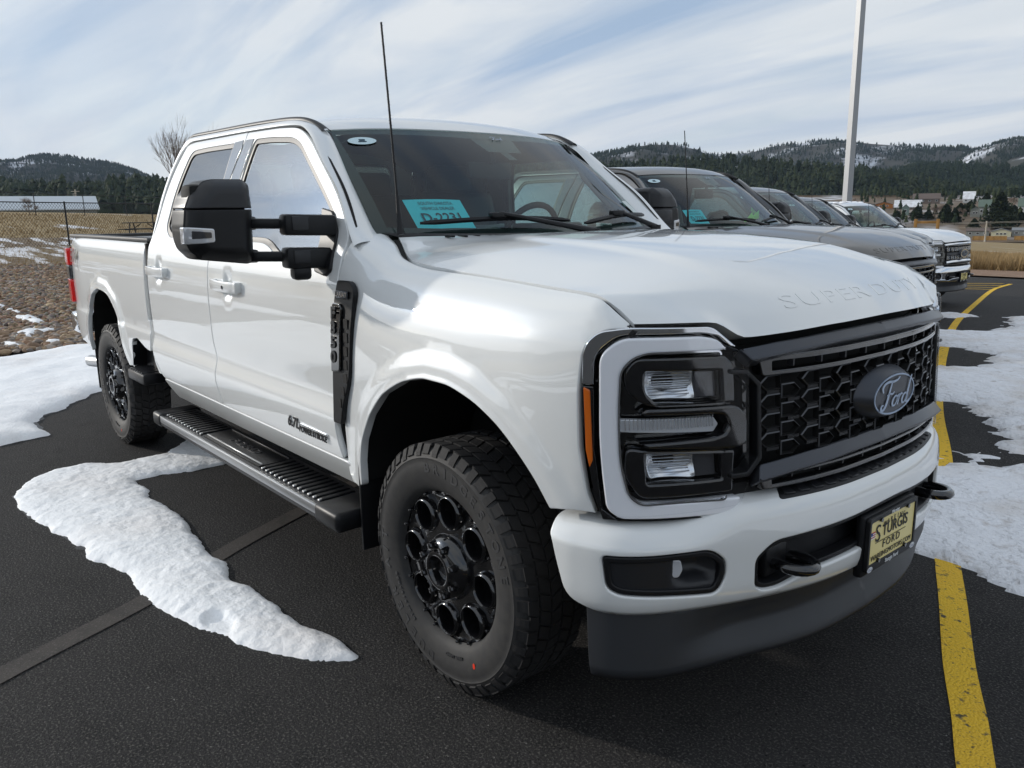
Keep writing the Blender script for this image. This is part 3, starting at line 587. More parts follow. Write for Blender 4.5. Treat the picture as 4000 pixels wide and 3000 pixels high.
front_door = xv([(-.672, .66, .02), (-.70, .80, .1), (-.656, 1.36, .1), (-.655, 1.53, .02), (-.794, 1.683, .3), (-.996, 1.824, .3), (-1.123, 1.917, .12), (-1.255, 1.975, .12), (-1.45, 1.99, .3), (-1.822, 1.999, .01), (-1.838, 1.937, .1), (-1.916, 1.795, .2), (-2.000, 1.52, .2), (-2.003, 1.37, .3), (-1.997, .96, .06), (-1.962, .90, .04), (-1.966, .795, .05), (-1.932, .66, .02)])
front_open = xv([(-1.716, 1.958, .03), (-1.547, 1.955, .1), (-1.309, 1.938, .08), (-1.213, 1.910, .1), (-.898, 1.690, .3), (-.790, 1.605, .1), (-.735, 1.53, .1), (-.735, 1.425, .05), (-1.20, 1.42, .1), (-1.36, 1.488, .1), (-1.865, 1.492, .03), (-1.795, 1.79, .3)])
rear_door = xv([(-1.829, 2.000, .01), (-2.58, 2.006, .1), (-2.665, 1.995, .06), (-2.705, 1.955, .1), (-2.848, 1.80, .3), (-2.928, 1.64, .3), (-2.986, 1.49, .15), (-2.996, 1.38, .2), (-2.992, .92, .05), (-3.0, .82, .04), (-2.95, .757, .06), (-2.905, .685, .04), (-2.885, .66, .02), (-1.938, .66, .02), (-1.972, .795, .05), (-1.968, .90, .04), (-2.003, .96, .06), (-2.009, 1.37, .3), (-2.006, 1.52, .2), (-1.922, 1.795, .2), (-1.844, 1.937, .1)])
rear_open = xv([(-1.962, 1.957, .02), (-2.35, 1.962, .2), (-2.575, 1.957, .06), (-2.725, 1.759, .3), (-2.792, 1.545, .04), (-2.70, 1.492, .06), (-2.085, 1.492, .03), (-2.03, 1.75, .3)])
fd, fo, rd, ro = [rp(q, .02) for q in (front_door, front_open, rear_door, rear_open)]
dF = panel('door', fd, cabmap(), PAINT, TR, .035, [fo], .0045, .03, extra=creases+cupx)
dR = panel('door', rd, cabmap(), PAINT, TR, .035, [ro], .0045, .03, extra=creases+cupx)
dFl, dRl = mirrored(dF), mirrored(dR)
for op, glassm, dr, drl in ((fo, 'side_glass', dF, dFl), (ro, 'privacy_glass', dR, dRl)):
    P = dense(op, .03); P = P if area2(P) > 0 else P[::-1]
    ins = inset(P, .024); big = inset(P, -.004)
    s = panel('window_seal', [tuple(q) for q in big], cabmap(-.006, False), M['black_plastic'], dr, .04, [[tuple(q) for q in ins]], .003, .012, step=.03); mirrored(s, drl)
    g = panel('window_glass', [tuple(q) for q in inset(P, .014)], cabmap(-.012, False), M[glassm], dr, .08, (), .001, .004, step=.04); mirrored(g, drl)
for dd_, hole_ in ((fd, fo), (rd, ro)):       # black sheets behind the doors, painted shade for the panel gaps
    P = dense(dd_, .03); P = P if area2(P) > 0 else P[::-1]; H_ = dense(hole_, .03); H_ = H_ if area2(H_) > 0 else H_[::-1]
    panel('door_gap_shade', [tuple(q) for q in inset(P, -.016)], cabmap(-.026, False), M['void_black'], TR, .09, [[tuple(q) for q in inset(H_, -.02)]], .002, .01, step=.04, both=True)
# gloss black pillar covers
for q, dr, drl in ((xv([(-1.722, 1.962), (-1.818, 1.964), (-1.832, 1.932), (-1.91, 1.79), (-1.99, 1.505), (-1.875, 1.50), (-1.800, 1.79)]), dF, dFl), (xv([(-1.850, 1.965), (-1.957, 1.962), (-2.022, 1.75), (-2.078, 1.505), (-2.012, 1.505), (-1.93, 1.79), (-1.851, 1.93)]), dR, dRl)):
    o = panel('pillar_cover', rp(q, .006), cabmap(.003, False), M['gloss_black'], dr, .06, (), .002, .006, step=.03); mirrored(o, drl)
# light belt strip of the dropped front sill and door handles
for (hx, hz), dr, drl in zip(HANDLES, (dF, dR), (dFl, dRl)):
    def hmap(hx=hx, hz=hz):
        def f(U, V):
            s = (U-hx)/.165; ww = np.interp(hz, ZF, WF)+.046-.020*np.abs(s)**2.5-.004*((V-hz)/.028)**2
            return np.stack([U, -ww, V+.0*U], -1)
        return f
    o = panel('handle', rp([(hx-.165, hz-.024), (hx+.165, hz-.032), (hx+.170, hz+.024), (hx-.165, hz+.028)], .009), hmap(), PAINT, dr, .022, (), .004, .030); mirrored(o, drl)
    o = box('handle_post', (hx+.148, -(.99), hz), (.045, .05, .05), PAINT, dr, .008); mirrored(o, drl)
    o = box('handle_post', (hx-.145, -(.985), hz), (.03, .04, .05), PAINT, dr, .008); mirrored(o, drl)
box('keyhole', (HANDLES[0][0]+.05, -1.0285, HANDLES[0][1]-.002), (.014, .008, .018), M['gloss_black'], dF, .002)
# rocker and its pinch seam
panel('rocker_panel', rp(xv([(-2.895, .653), (-.64, .653), (-.60, .60), (-.66, .535), (-2.84, .535), (-2.885, .60)]), .02), cabmap(), PAINT, TR, .035, (), .005, .02, both=True)
# cab frame: A pillar, roof rail and C pillar
A = [(-.600, .930, 1.490), (-.648, .919, 1.537), (-.788, .878, 1.688), (-.990, .839, 1.829), (-1.118, .812, 1.923), (-1.165, .804, 1.950), (-1.25, .794, 1.981), (-1.42, .788, 1.996), (-1.83, .783, 2.006), (-2.58, .780, 2.013), (-2.668, .784, 2.002), (-2.712, .797, 1.960), (-2.855, .844, 1.804), (-2.935, .889, 1.643), (-2.993, .931, 1.492), (-3.003, .968, 1.38), (-2.999, .983, .92), (-3.007, .998, .82), (-2.958, 1.0, .755), (-2.912, .99, .68)]
B = [(-.600, .790, 1.500), (-.665, .800, 1.540), (-.825, .780, 1.682), (-.985, .757, 1.824), (-1.10, .738, 1.926), (-1.155, .728, 1.958), (-1.235, .728, 1.992), (-1.40, .742, 2.022), (-1.83, .748, 2.034), (-2.60, .748, 2.044), (-2.72, .752, 2.034), (-2.775, .790, 1.972), (-2.925, .835, 1.79), (-2.995, .872, 1.64), (-3.026, .910, 1.49), (-3.036, .94, 1.38), (-3.036, .952, .92), (-3.036, .96, .82), (-3.02, .96, .74), (-3.0, .95, .67)]
k = np.arange(len(A)); kk = np.linspace(0, len(A)-1, 150)
Af, Bf = pchip(k, np.array(A))(kk), pchip(k, np.array(B))(kk)
rows = []
for a, b in zip(Af, Bf):
    mid = (a+b)/2; t = np.array([0, (a-b)[1], (a-b)[2]]); d = np.linalg.norm(a-b)
    outw = np.array([.35 if a[0] > -1.5 else (-.35 if a[0] < -2.6 else 0), 1.0, .45]); outw /= np.linalg.norm(outw)
    r = [a-outw*.02]
    for s in np.linspace(0, 1, 9): r.append(a*(1-s)+b*s+outw*(4*s*(1-s))*d*.20)
    r.append(b-outw*.018); rows.append([(p[0], -p[1], p[2]) for p in r])
loft('cab_frame', rows, PAINT, TR, flip=False, angle=50, both=True)
# roof, windshield
def q2(s): return s*s
ss = np.linspace(-1, 1, 41)
def top_edge(s): return np.stack([-1.065-.10*s**2-.02*s**4, .722*s, 1.980-.004*s**2-.016*s**4], -1)
def base_edge(s): return np.stack([-.415-.16*s**2-.085*s**4, .800*s, 1.515+.022*s**2], -1)
rows = []
for t in np.linspace(0, 1, 26):
    te = top_edge(ss); xr = te[:, 0]+(-2.80-te[:, 0])*t
    d = np.abs(xr-te[:, 0]); wv = ss*(.722+.022*sst(0, .25, d))
    crown = 2.034+.034*(1-ss**2)-.022*np.abs(ss)**6; z = te[:, 2]+(crown-te[:, 2])*(1-np.exp(-d/.13)); z = z+.012*sst(.3, .9, d)*(1-ss**2)-.035*sst(1.55, 1.78, d)
    rows.append(np.stack([xr, wv, z], -1))
rows = np.array(rows); lip = rows[0].copy(); lip[:, 2] -= .012; lip[:, 0] -= .004
loft('roof', np.concatenate([lip[None], rows]), PAINT, TR, angle=40)
rows = []
for t in np.linspace(-.02, 1.015, 28):
    a, b = base_edge(ss), top_edge(ss); p = a*(1-t)+b*t; bul = 4*t*(1-t)*.016; p[:, 0] += bul*.75; p[:, 2] += bul*.66-.004; rows.append(p)
WS = np.array(rows)
ws = loft('windshield', WS, M['windshield_glass'], TR, angle=60, flip=True)
# black ceramic border of the glass
def wsp(s, t, off=.0):
    s = np.asarray(s, float); t = np.asarray(t, float); a, b = base_edge(s), top_edge(s); p = a*(1-t)[:, None]+b*t[:, None]; bul = 4*t*(1-t)*.016
    p[:, 0] += bul*.75+off*.68; p[:, 2] += bul*.66-.004+off*.73; return p
def band(name, pts_a, pts_b, m, off=-.003):
    return loft(name, [wsp(*np.array(pts_a).T, off), wsp(*np.array(pts_b).T, off)], m, ws)
mat('frit_black', (.008, .009, .010), .35)
tt = np.linspace(0, 1, 24)
for sg in (-1, 1): band('glass_border', [(sg, t) for t in tt], [(sg*(.945-.0*t), t) for t in tt], M['frit_black'])
sl = np.linspace(-1, 1, 40)
band('glass_border', [(s, 1.0) for s in sl], [(s, .925+.03*abs(s) - .0*s) for s in sl], M['frit_black'])
band('glass_border', [(s, .0) for s in sl], [(s, .055) for s in sl], M['frit_black'])
sc = np.linspace(-.20, .36, 15); band('sensor_shade', [(s, .95) for s in sc], [(s, .78 if -.08 < s < .26 else .93) for s in sc], M['frit_black'], -.004)
sc = np.linspace(.05, .12, 3); band('sensor_shade', [(s, .80) for s in sc], [(s+.02, .70) for s in sc], M['frit_black'], -.005)
# inspection sticker, ford script etching
def ws_fn(s0, t0):
    p0 = wsp([s0], [t0])[0]; du = wsp([s0+.05], [t0])[0]-p0; du /= np.linalg.norm(du); dvv = wsp([s0], [t0+.05])[0]-p0; dvv -= du*(dvv@du); dvv /= np.linalg.norm(dvv)
    return plane_fn(p0+np.cross(du, dvv)*.004, du, dvv)
fn = ws_fn(-.83, .86); el = [(.062*math.cos(a), .030*math.sin(a), 0) for a in np.linspace(0, 2*math.pi, 33)[:-1]]
st = mk('inspection_sticker', fn(np.array(el)), [tuple(range(32))], M['sticker_paper'], ws, False)
mk('sticker_print', fn(np.array([(-.018, -.012, .001), (.018, -.012, .001), (.018, -.004, .001), (-.018, -.004, .001), (-.012, -.002, .001), (.012, -.002, .001), (.014, .012, .001), (-.014, .012, .001)])), [(0, 1, 2, 3), (4, 5, 6, 7)], M['card_ink'], ws, False)
fn = ws_fn(.88, .17); mk('paper_sticker', fn(np.array([(-.05, -.06, 0), (.05, -.06, 0), (.05, .06, 0), (-.05, .06, 0)])), [(0, 1, 2, 3)], M['paper_white'], ws, False)
# roof ditch moulding
k = [(-1.13, .733, 1.954), (-1.18, .732, 1.978), (-1.25, .735, 2.003), (-1.33, .741, 2.019), (-1.45, .746, 2.029), (-1.83, .750, 2.040), (-2.4, .750, 2.047), (-2.64, .750, 2.050), (-2.75, .752, 2.030)]
kf = pchip(np.arange(len(k)), np.array(k))(np.linspace(0, len(k)-1, 50))
rows = []
for i, p in enumerate(kf):
    wd = .022-.012*min(1, i/18); r = []
    for a in np.linspace(0, math.pi, 7): r.append((p[0], -(p[1]+math.cos(a)*wd), p[2]-.006+math.sin(a)*.014))
    rows.append(r)
loft('roof_moulding', rows, M['black_plastic'], TR, both=True, angle=60)
# cab back wall with rear window
bw = lambda U, V: np.stack([-3.03+.30*np.clip((V-1.45)/.6, 0, 1)+U*0, U, V], -1)
panel('cab_back', rp([(-.93, .75), (.93, .75), (.90, 1.5), (.74, 2.03), (-.74, 2.03), (-.90, 1.5)], .06), bw, PAINT, TR, .12, [rp([(-.68, 1.56), (.68, 1.56), (.60, 1.92), (-.60, 1.92)], .06)], .005, .02, flip=True)
panel('rear_window', rp([(-.69, 1.55), (.69, 1.55), (.61, 1.93), (-.61, 1.93)], .06), lambda U, V: bw(U, V)+np.array([.01, 0, 0]), M['privacy_glass'], TR, .15, (), .002, .005, flip=True)

# ---- front plan curves by arc length
class Plan:
    def __init__(s, w, x):
        W_ = np.linspace(0, w[-1], 600); X_ = pchip(w, x)(W_); s.A = np.concatenate([[0], np.cumsum(np.hypot(np.diff(W_), np.diff(X_)))]); s.W, s.X = W_, X_
        dx, dw = np.gradient(X_), np.gradient(W_); n = np.hypot(dx, dw); s.nx, s.nw = dw/n, -dx/n
    def a(s, w): return float(np.interp(w, s.W, s.A))
    def a_x(s, x): return float(np.interp(-x, -s.X, s.A))
    def at(s, U, o):
        U = np.asarray(U, float); a = np.abs(U); sg = np.where(U < 0, -1, 1)
        x, ww, nx, nw = [np.interp(a, s.A, q) for q in (s.X, s.W, s.nx, s.nw)]
        return x-nx*o, sg*(ww-nw*o)
PFo = Plan([0, .3, .5, .62, .70, .78, .86, .92, .965, .99], [.965, .952, .925, .898, .87, .832, .775, .715, .64, .56])
PBo = Plan([0, .3, .5, .7, .85, .94, .985, 1.0, 1.003], [1.035, 1.025, .995, .935, .855, .755, .64, .55, .45])
PF = Plan([0, .2, .3, .4, .5, .6, .7, .78, .86, .91, .945, .970, .985], [.968, .960, .949, .931, .905, .871, .829, .787, .732, .684, .634, .57, .52])
PB = Plan([0, .2, .3, .4, .5, .6, .7, .8, .88, .94, .982, 1.0, 1.003], [1.030, 1.022, 1.010, .989, .960, .924, .882, .834, .785, .725, .635, .55, .45])
def remap(w, z, old, new):
    """carry a point read off the first plan curve along its sight line to the refined curve"""
    P = np.array([np.interp(abs(w), old.W, old.X), -abs(w), z]); d = P-CAM; t = np.linspace(.85, 1.2, 1400); Q = CAM+t[:, None]*d; g = Q[:, 0]-np.interp(np.abs(Q[:, 1]), new.W, new.X)
    i = np.where((g[:-1] > 0) & (g[1:] <= 0))[0]
    if not len(i): return w, z
    q = Q[i[np.argmin(np.abs(t[i]-1))]]; return math.copysign(abs(q[1]), w) if w else 0.0, float(q[2])
# ---- hood and fender
sx = [-.60, -.53, -.46, -.40, -.342, -.245, 0, .28, .47, .60, .655, .705]
SEAM = pchip(sx, np.array([(.738, 1.519), (.768, 1.496), (.800, 1.469), (.827, 1.453), (.850, 1.440), (.861, 1.429), (.866, 1.421), (.871, 1.406), (.872, 1.396), (.867, 1.386), (.862, 1.354), (.857, 1.315)]))
pR = [0, .15, .4, .65, .8, .9, .96, 1.0]; qC = [0, .3, .55, .68, .80, .90, 1.0]
cz = [1.520, 1.518, 1.506, 1.478, 1.440, 1.394, 1.348, 1.286]
XR = lambda q: -.36-.14*q**2-.10*q**4
XLt = pchip([0, .2, .3, .4, .5, .6, .7, .78, .86, .92], [.958, .951, .938, .919, .892, .857, .815, .772, .703, .65])
frac = pchip(qC, [0, .02, .09, .24, .47, .72, 1.0])
ZT = []
for i, p in enumerate(pR):
    q = np.array(qC); xs_ = -.60+p*1.305; sz = float(SEAM(np.array(xs_))[1]); z = cz[i]+(sz-cz[i])*frac(q)
    if p == 1.0: z = np.array([1.290, 1.286, 1.276, 1.272, 1.318, 1.320, 1.319])
    if p == .96: z = np.array([1.347, 1.345, 1.339, 1.338, 1.348, 1.353, 1.356])
    ZT.append(z)
ZT = np.array(ZT)
def hood_pts(Pv, Qv):
    Pv = np.asarray(Pv, float); Qv = np.asarray(Qv, float); q = np.abs(Qv); zr = pchip(qC, ZT.T)(q)          # n x rows
    z = np.array([pchip(pR, zr[i])(np.array(Pv[i])) for i in range(len(Pv))])
    xse = -.60+Pv*1.305; wse = SEAM(xse)[:, 0]-.004; wv = Qv*wse; x0 = XR(q); x1 = XLt(np.minimum(q*.858, .88)); x = x0+(x1-x0)*Pv
    return np.stack([x, wv, z], -1)
PG = np.concatenate([np.linspace(0, .8, 34), np.linspace(.82, 1, 22)]); QG = np.linspace(-1, 1, 85)
zq = pchip(qC, ZT.T)(np.abs(QG)); HZ = np.array([pchip(pR, zq[j])(PG) for j in range(len(QG))]).T
HP = np.empty((len(PG), len(QG), 3))
for i, p in enumerate(PG):
    wse = float(SEAM(np.array(-.60+p*1.305))[0])-.004; q = np.abs(QG); x0, x1 = XR(q), XLt(np.minimum(q*.858, .88))
    HP[i, :, 0] = x0+(x1-x0)*p; HP[i, :, 1] = QG*wse; HP[i, :, 2] = HZ[i]
# faint raised power dome: two long creases
dome = .010*(1-sst(.52, .60, np.abs(QG)))[None, :]*(sst(.0, .12, PG)*(1-sst(.70, .92, PG)))[:, None]; HP[:, :, 2] += dome
def hood_n():
    du = np.gradient(HP, axis=0); dw = np.gradient(HP, axis=1); n = np.cross(du, dw); n /= np.linalg.norm(n, axis=2)[..., None]+1e-12; return n
HN = hood_n(); HN = np.where(HN[..., 2:3] < 0, -HN, HN)
rim = HP-HN*.022
full = np.zeros((len(PG)+2, len(QG)+2, 3)); full[1:-1, 1:-1] = HP; full[0, 1:-1] = rim[0]; full[-1, 1:-1] = HP[-1]+np.array([-.045, 0, -.012]); full[1:-1, 0] = HP[:, 0]+np.array([0, .004, -.03]); full[1:-1, -1] = HP[:, -1]+np.array([0, -.004, -.03])
full[0, 0], full[0, -1], full[-1, 0], full[-1, -1] = full[1, 0], full[1, -1], full[-2, 0], full[-2, -1]
hood = loft('hood', full, PAINT, TR, angle=45)
# raised lettering across the hood front
def hood_surf(T):
    # u along y, v up the front face
    Pv = .952-T[:, 1]/1.55; Qv = T[:, 0]/.86
    P = hood_pts(Pv, Qv); e = .01; a = hood_pts(Pv+e, Qv)-hood_pts(Pv-e, Qv); b = hood_pts(Pv, Qv+e)-hood_pts(Pv, Qv-e); n = np.cross(a, b); n /= np.linalg.norm(n, axis=1)[:, None]; n = np.where(n[:, 2:3] < 0, -n, n)
    return P+n*(T[:, 2:3]+.0008)
text_on('hood_lettering', 'SUPER', .070, lambda T: hood_surf(T+np.array([-.205, 0, 0])), PAINT, hood, .0007, 2.0, -.0005, .12, 1.1); text_on('hood_lettering', 'DUTY', .070, lambda T: hood_surf(T+np.array([.235, 0, 0])), PAINT, hood, .0007, 2.0, -.0005, .12, 1.1)

ST = [-.66, -.55, -.40, -.2, .1, .4, .6, .66, .72, .80]
CP = [[(.735, 1.538), (.85, 1.534), (.915, 1.506), (.952, 1.445), (.972, 1.375), (.988, 1.2), (.984, .95), (.97, .55)],
      [None, (.855, 1.494), (.912, 1.467), (.948, 1.413), (.972, 1.343), (.991, 1.18), (.993, .95), (.98, .55)],
      [None, (.875, 1.436), (.916, 1.408), (.948, 1.362), (.974, 1.300), (.997, 1.145), (1.000, .95), (.98, .55)],
      [None, (.893, 1.410), (.924, 1.382), (.951, 1.338), (.977, 1.275), (1.0, 1.13), (1.004, .95), (.98, .55)],
      [None, (.898, 1.398), (.928, 1.368), (.955, 1.322), (.981, 1.258), (1.002, 1.12), (1.004, .95), (.98, .55)],
      [None, (.903, 1.380), (.933, 1.351), (.957, 1.309), (.978, 1.25), (.995, 1.12), (.996, .95), (.975, .55)],
      [None, (.899, 1.364), (.924, 1.334), (.942, 1.295), (.955, 1.245), (.964, 1.12), (.965, .95), (.95, .55)],
      [None, (.889, 1.334), (.910, 1.310), (.925, 1.277), (.933, 1.235), (.938, 1.12), (.938, .95), (.92, .55)],
      [None, (.868, 1.295), (.880, 1.280), (.888, 1.256), (.891, 1.225), (.893, 1.12), (.892, .95), (.88, .55)],
      [(.80, 1.295), (.805, 1.282), (.81, 1.262), (.815, 1.24), (.818, 1.21), (.82, 1.12), (.82, .95), (.80, .55)]]
for i, x in enumerate(ST):
    if CP[i][0] is None: CP[i][0] = tuple(SEAM(np.array(x)))
FE = pchip(ST, np.array(CP)); TT = np.linspace(0, 7, 281)
_ref = pchip(np.arange(8), FE(np.array(.0)))(TT); LT = np.concatenate([[0], np.cumsum(np.linalg.norm(np.diff(_ref, axis=0), axis=1))])
ARCH_F = np.array([(-.522, .60), (-.515, .69), (-.485, .78), (-.41, .89), (-.30, .99), (-.155, 1.060), (-.03, 1.086), (.07, 1.086), (.19, 1.064), (.31, 1.014), (.405, .944), (.475, .872), (.525, .80)])
def fend(x, v):
    x = np.asarray(x, float); t = np.interp(v, LT, TT); c = FE(x); idx = np.arange(8); out = np.empty(x.shape+(2,))
    # pchip along the section, vectorised over points: Catmull-Rom keeps it smooth
    i = np.clip(np.floor(t).astype(int), 0, 6); s = t-i; n = np.arange(len(x))
    p0 = c[n, np.clip(i-1, 0, 7)]; p1 = c[n, i]; p2 = c[n, i+1]; p3 = c[n, np.clip(i+2, 0, 7)]
    p0 = np.where((i == 0)[:, None], 2*p1-p2, p0); p3 = np.where((i == 6)[:, None], 2*p2-p1, p3); s = s[:, None]
    return .5*((2*p1)+(-p0+p2)*s+(2*p0-5*p1+4*p2-p3)*s**2+(-p0+3*p1-3*p2+p3)*s**3)
def fmap(U, V):
    U = np.clip(np.asarray(U, float), -.66, .80); wz = fend(U, np.clip(V, 0, LT[-1]))
    d = segdist(np.stack([U, wz[:, 1]], 1), ARCH_F, False); flare = .012*(1-sst(.03, .105, d))+.004*(1-sst(0, .022, d))
    flare = flare*sst(-.62, -.50, U)
    return np.stack([U, -(wz[:, 0]+flare), wz[:, 1]], -1)
def f_xv(x, z):
    vs = np.linspace(0, LT[-1], 500); zz = fend(np.full(500, x), vs)[:, 1]; o = np.argsort(zz); return (x, float(np.interp(z, zz[o], vs[o])))
top = [(x, .008) for x in np.linspace(-.60, .698, 60)]
fe_ = []
for w_, z_ in [(.899, 1.317), (.945, 1.306), (.9625, 1.275), (.968, 1.241), (.970, 1.142), (.968, .992), (.959, .865), (.949, .815)]:
    q = remap(w_, z_, PFo, PF); fe_.append((float(np.interp(q[0], PF.W, PF.X))-.004, q[1]))
frontE = [f_xv(x, z) for x, z in [(.698, 1.309)]+fe_]
XE_, ZE_ = fe_[-1]
low = [f_xv(x, z) for x, z in [(.595, min(.806, ZE_)), (.530, .797)]]+[f_xv(x, z) for x, z in pchip(np.arange(len(ARCH_F)), ARCH_F)(np.linspace(len(ARCH_F)-1, 0, 60))]+[f_xv(x, z) for x, z in [(-.56, .575), (-.625, .578), (-.655, .61), (-.664, .66), (-.692, .80)]]
rearE = [f_xv(max(x, -.66), z) for x, z in [(-.655, 1.1), (-.649, 1.36), (-.648, 1.46), (-.648, 1.515)]]+[(-.648, .012), (-.63, .008)]
low = [(max(a, -.66), b) for a, b in low]
outl = top+frontE+low+rearE
clean = [outl[0]]
for q in outl[1:]:
    if math.hypot(q[0]-clean[-1][0], q[1]-clean[-1][1]) > .004: clean.append(q)
ex = []
af = pchip(np.arange(len(ARCH_F)), ARCH_F)(np.linspace(0, len(ARCH_F)-1, 70))
for d in (.012, .028, .045, .055, .065, .075, .085, .10):
    c = np.array([0, .50])
    for p in af:
        dd = (p-c)/np.linalg.norm(p-c); q = p+dd*d
        if q[1] > .62: ex.append(f_xv(q[0], q[1]))
fen = panel('fender', clean, fmap, PAINT, TR, .030, (), .0045, .03, extra=ex, step=.018, flip=True, both=True)

sp_ = [(x, -float(SEAM(np.array(x))[0])-.004, float(SEAM(np.array(x))[1])-.024) for x in np.linspace(-.60, .715, 40)]
tube('hood_gap_shade', sp_, .014, M['void_black'], TR, 6, both=True)  # black tube under the hood seam, painted shade that darkens the gap
# wheel-arch liners
def liner(name, arch, xs, w0):
    P = pchip(np.arange(len(arch)), arch)(np.linspace(0, len(arch)-1, 50)); rows = []
    for p in P: rows.append([(p[0], -w0, p[1]+.004), (p[0], -.48, p[1]+.02)])
    o = loft(name, rows, M['void_black'], TR, both=True)
    wall = [(p[0], -.485, p[1]) for p in P]; mk('wheel_well_wall', wall+[(P[-1][0], -.485, .3), (P[0][0], -.485, .3)], [tuple(range(len(wall)+2))], M['void_black'], TR, False)
    mk('wheel_well_wall', [(a, -b, c) for a, b, c in wall]+[(P[-1][0], .485, .3), (P[0][0], .485, .3)], [tuple(range(len(wall)+2))], M['void_black'], TR, False)
liner('arch_liner', ARCH_F, 0, .985)

# ---- bed
ARCH_R = np.array([(-4.575, .62), (-4.565, .70), (-4.548, .78), (-4.475, .965), (-4.375, 1.055), (-4.18, 1.112), (-3.99, 1.100), (-3.81, 1.020), (-3.715, .91), (-3.645, .76), (-3.575, .64)])
Wb = pchip([.55, .64, .70, .80, .895, .905, .93, 1.1, 1.25, 1.38, 1.44, 1.47], [.955, .975, .985, .99, .988, .986, .980, .982, .978, .966, .950, .925])
def bmap(U, V):
    U = np.asarray(U, float); V = np.asarray(V, float); d = segdist(np.stack([U, V], 1), ARCH_R, False)
    ww = Wb(V)+.014*(1-sst(.03, .10, d))+.004*(1-sst(0, .022, d))-.045*np.clip((-4.62-U)/.56, 0, 1.2)**2.2
    return np.stack([U, -ww, V], -1)
ar = pchip(np.arange(len(ARCH_R)), ARCH_R)(np.linspace(0, len(ARCH_R)-1, 55))
bo = rp([(-3.088, 1.455), (-5.05, 1.462, .02), (-5.10, 1.42, .04), (-5.105, .95), (-5.11, .80, .05), (-4.95, .64, .05)], .01)+[tuple(q) for q in ar]+rp([(-3.515, .64), (-3.478, .80, .03), (-3.452, .834, .02), (-3.35, .85, .03), (-3.28, .83, .05), (-3.17, .80, .04), (-3.085, .795), (-3.062, .90, .03), (-3.078, 1.0, .03)], .01)
ex = [(x, z) for z in (.895, .905, .925) for x in np.arange(-5.1, -3.08, .035)]
for d in (.012, .03, .05, .06, .07, .08, .09):
    for p in ar:
        dd = (p-np.array([-4.06, .5])); dd /= np.linalg.norm(dd); q = p+dd*d
        if q[1] > .66: ex.append(tuple(q))
ex = [q for q in ex if not (abs(q[1]-.905) < .03 and segdist(np.array([q]), ARCH_R, False)[0] < .1 and segdist(np.array([q]), ARCH_R, False)[0] > .0 and q[1] in (.895, .905, .925))]
bed = panel('bed_side', bo, bmap, PAINT, TR, .04, (), .005, .03, extra=ex, step=.025, both=True)
liner('arch_liner', ARCH_R, -4.06, .965)
box('bed_rail_cap', (-4.08, -.90, 1.468), (2.0, .085, .024), M['rail_cap'], TR, .007, both=True)
for s in (-1, 1): box('bed_inner_wall', (-4.09, s*.84, 1.22), (2.03, .03, .47), M['bed_liner'], TR, .004)
box('bed_floor', (-4.09, 0, .98), (2.05, 1.66, .04), M['bed_liner'], TR, .004); box('bed_front_wall', (-3.09, 0, 1.2), (.03, 1.66, .5), M['bed_liner'], TR, .004)
tg = box('tailgate', (-5.19, 0, 1.21), (.06, 1.62, .48), PAINT, TR, .012); box('tailgate_cap', (-5.19, 0, 1.462), (.075, 1.62, .022), M['rail_cap'], tg, .006)
# tail lamps wrap the corner
def tailmap(U, V):
    a = np.clip(U, 0, .4); b = np.clip((a-.14)/.10, 0, 1)*1.5; x = -5.098-np.minimum(a, .14)-.075*np.sin(b); ww = .974-.012*(a/.14)**2*(a < .14)-.012*(a >= .14)-.075*(1-np.cos(b))-np.clip(a-.24, 0, 1)
    return np.stack([x+0*V, -ww, V], -1)
for z0, z1, m_, nm in ((1.238, 1.372, 'red_lens', 'tail_lamp'), (1.130, 1.234, 'smoked_lens', 'tail_lamp_window'), (.945, 1.126, 'red_lens', 'tail_lamp')):
    panel(nm, rp([(.004, z0), (.27, z0), (.27, z1), (.004, z1)], .012), tailmap, M[m_], TR, .02, (), .006, .03, flip=True, both=True)
box('rear_bumper', (-5.27, 0, .765), (.22, 1.90, .17), M['chrome'], TR, .03, seg=3); box('bumper_step_pad', (-5.28, 0, .853), (.17, 1.60, .012), M['black_plastic'], TR, .003)
tube('exhaust_tip', [(-4.72, -.90, .50), (-4.90, -.94, .49)], .045, M['brushed_silver'], TR, 18)
for s in (-1, 1): box('bed_gap_shade', (-3.062, s*.90, 1.12), (.03, .12, .66), M['void_black'], TR, .002)  # black strip between cab and bed, shade painted into the gap
# bed side step
st_ = [(-3.515, .645), (-3.475, .81), (-3.35, .852), (-3.17, .802), (-3.05, .79), (-2.955, .65), (-2.96, .60), (-3.49, .60)]
panel('step_recess', rp(st_, .02), lambda U, V: np.stack([U, -.90+0*U, V], -1), M['black_plastic'], TR, .06, (), .004, .04, both=True)
mk('step_recess_lip', [(x, y, z) for x, z in st_[:6] for y in (-.985, -.88)], [(2*i, 2*i+1, 2*i+3, 2*i+2) for i in range(5)], M['black_plastic'], TR, True)
stp = box('bed_step', (-3.33, -.955, .605), (.34, .15, .07), M['black_plastic'], TR, .015, both=True)
for i in range(6): box('step_rib', (-3.45+i*.045, -.955, .642), (.02, .13, .008), M['grey_plastic'], stp, .002, seg=1)
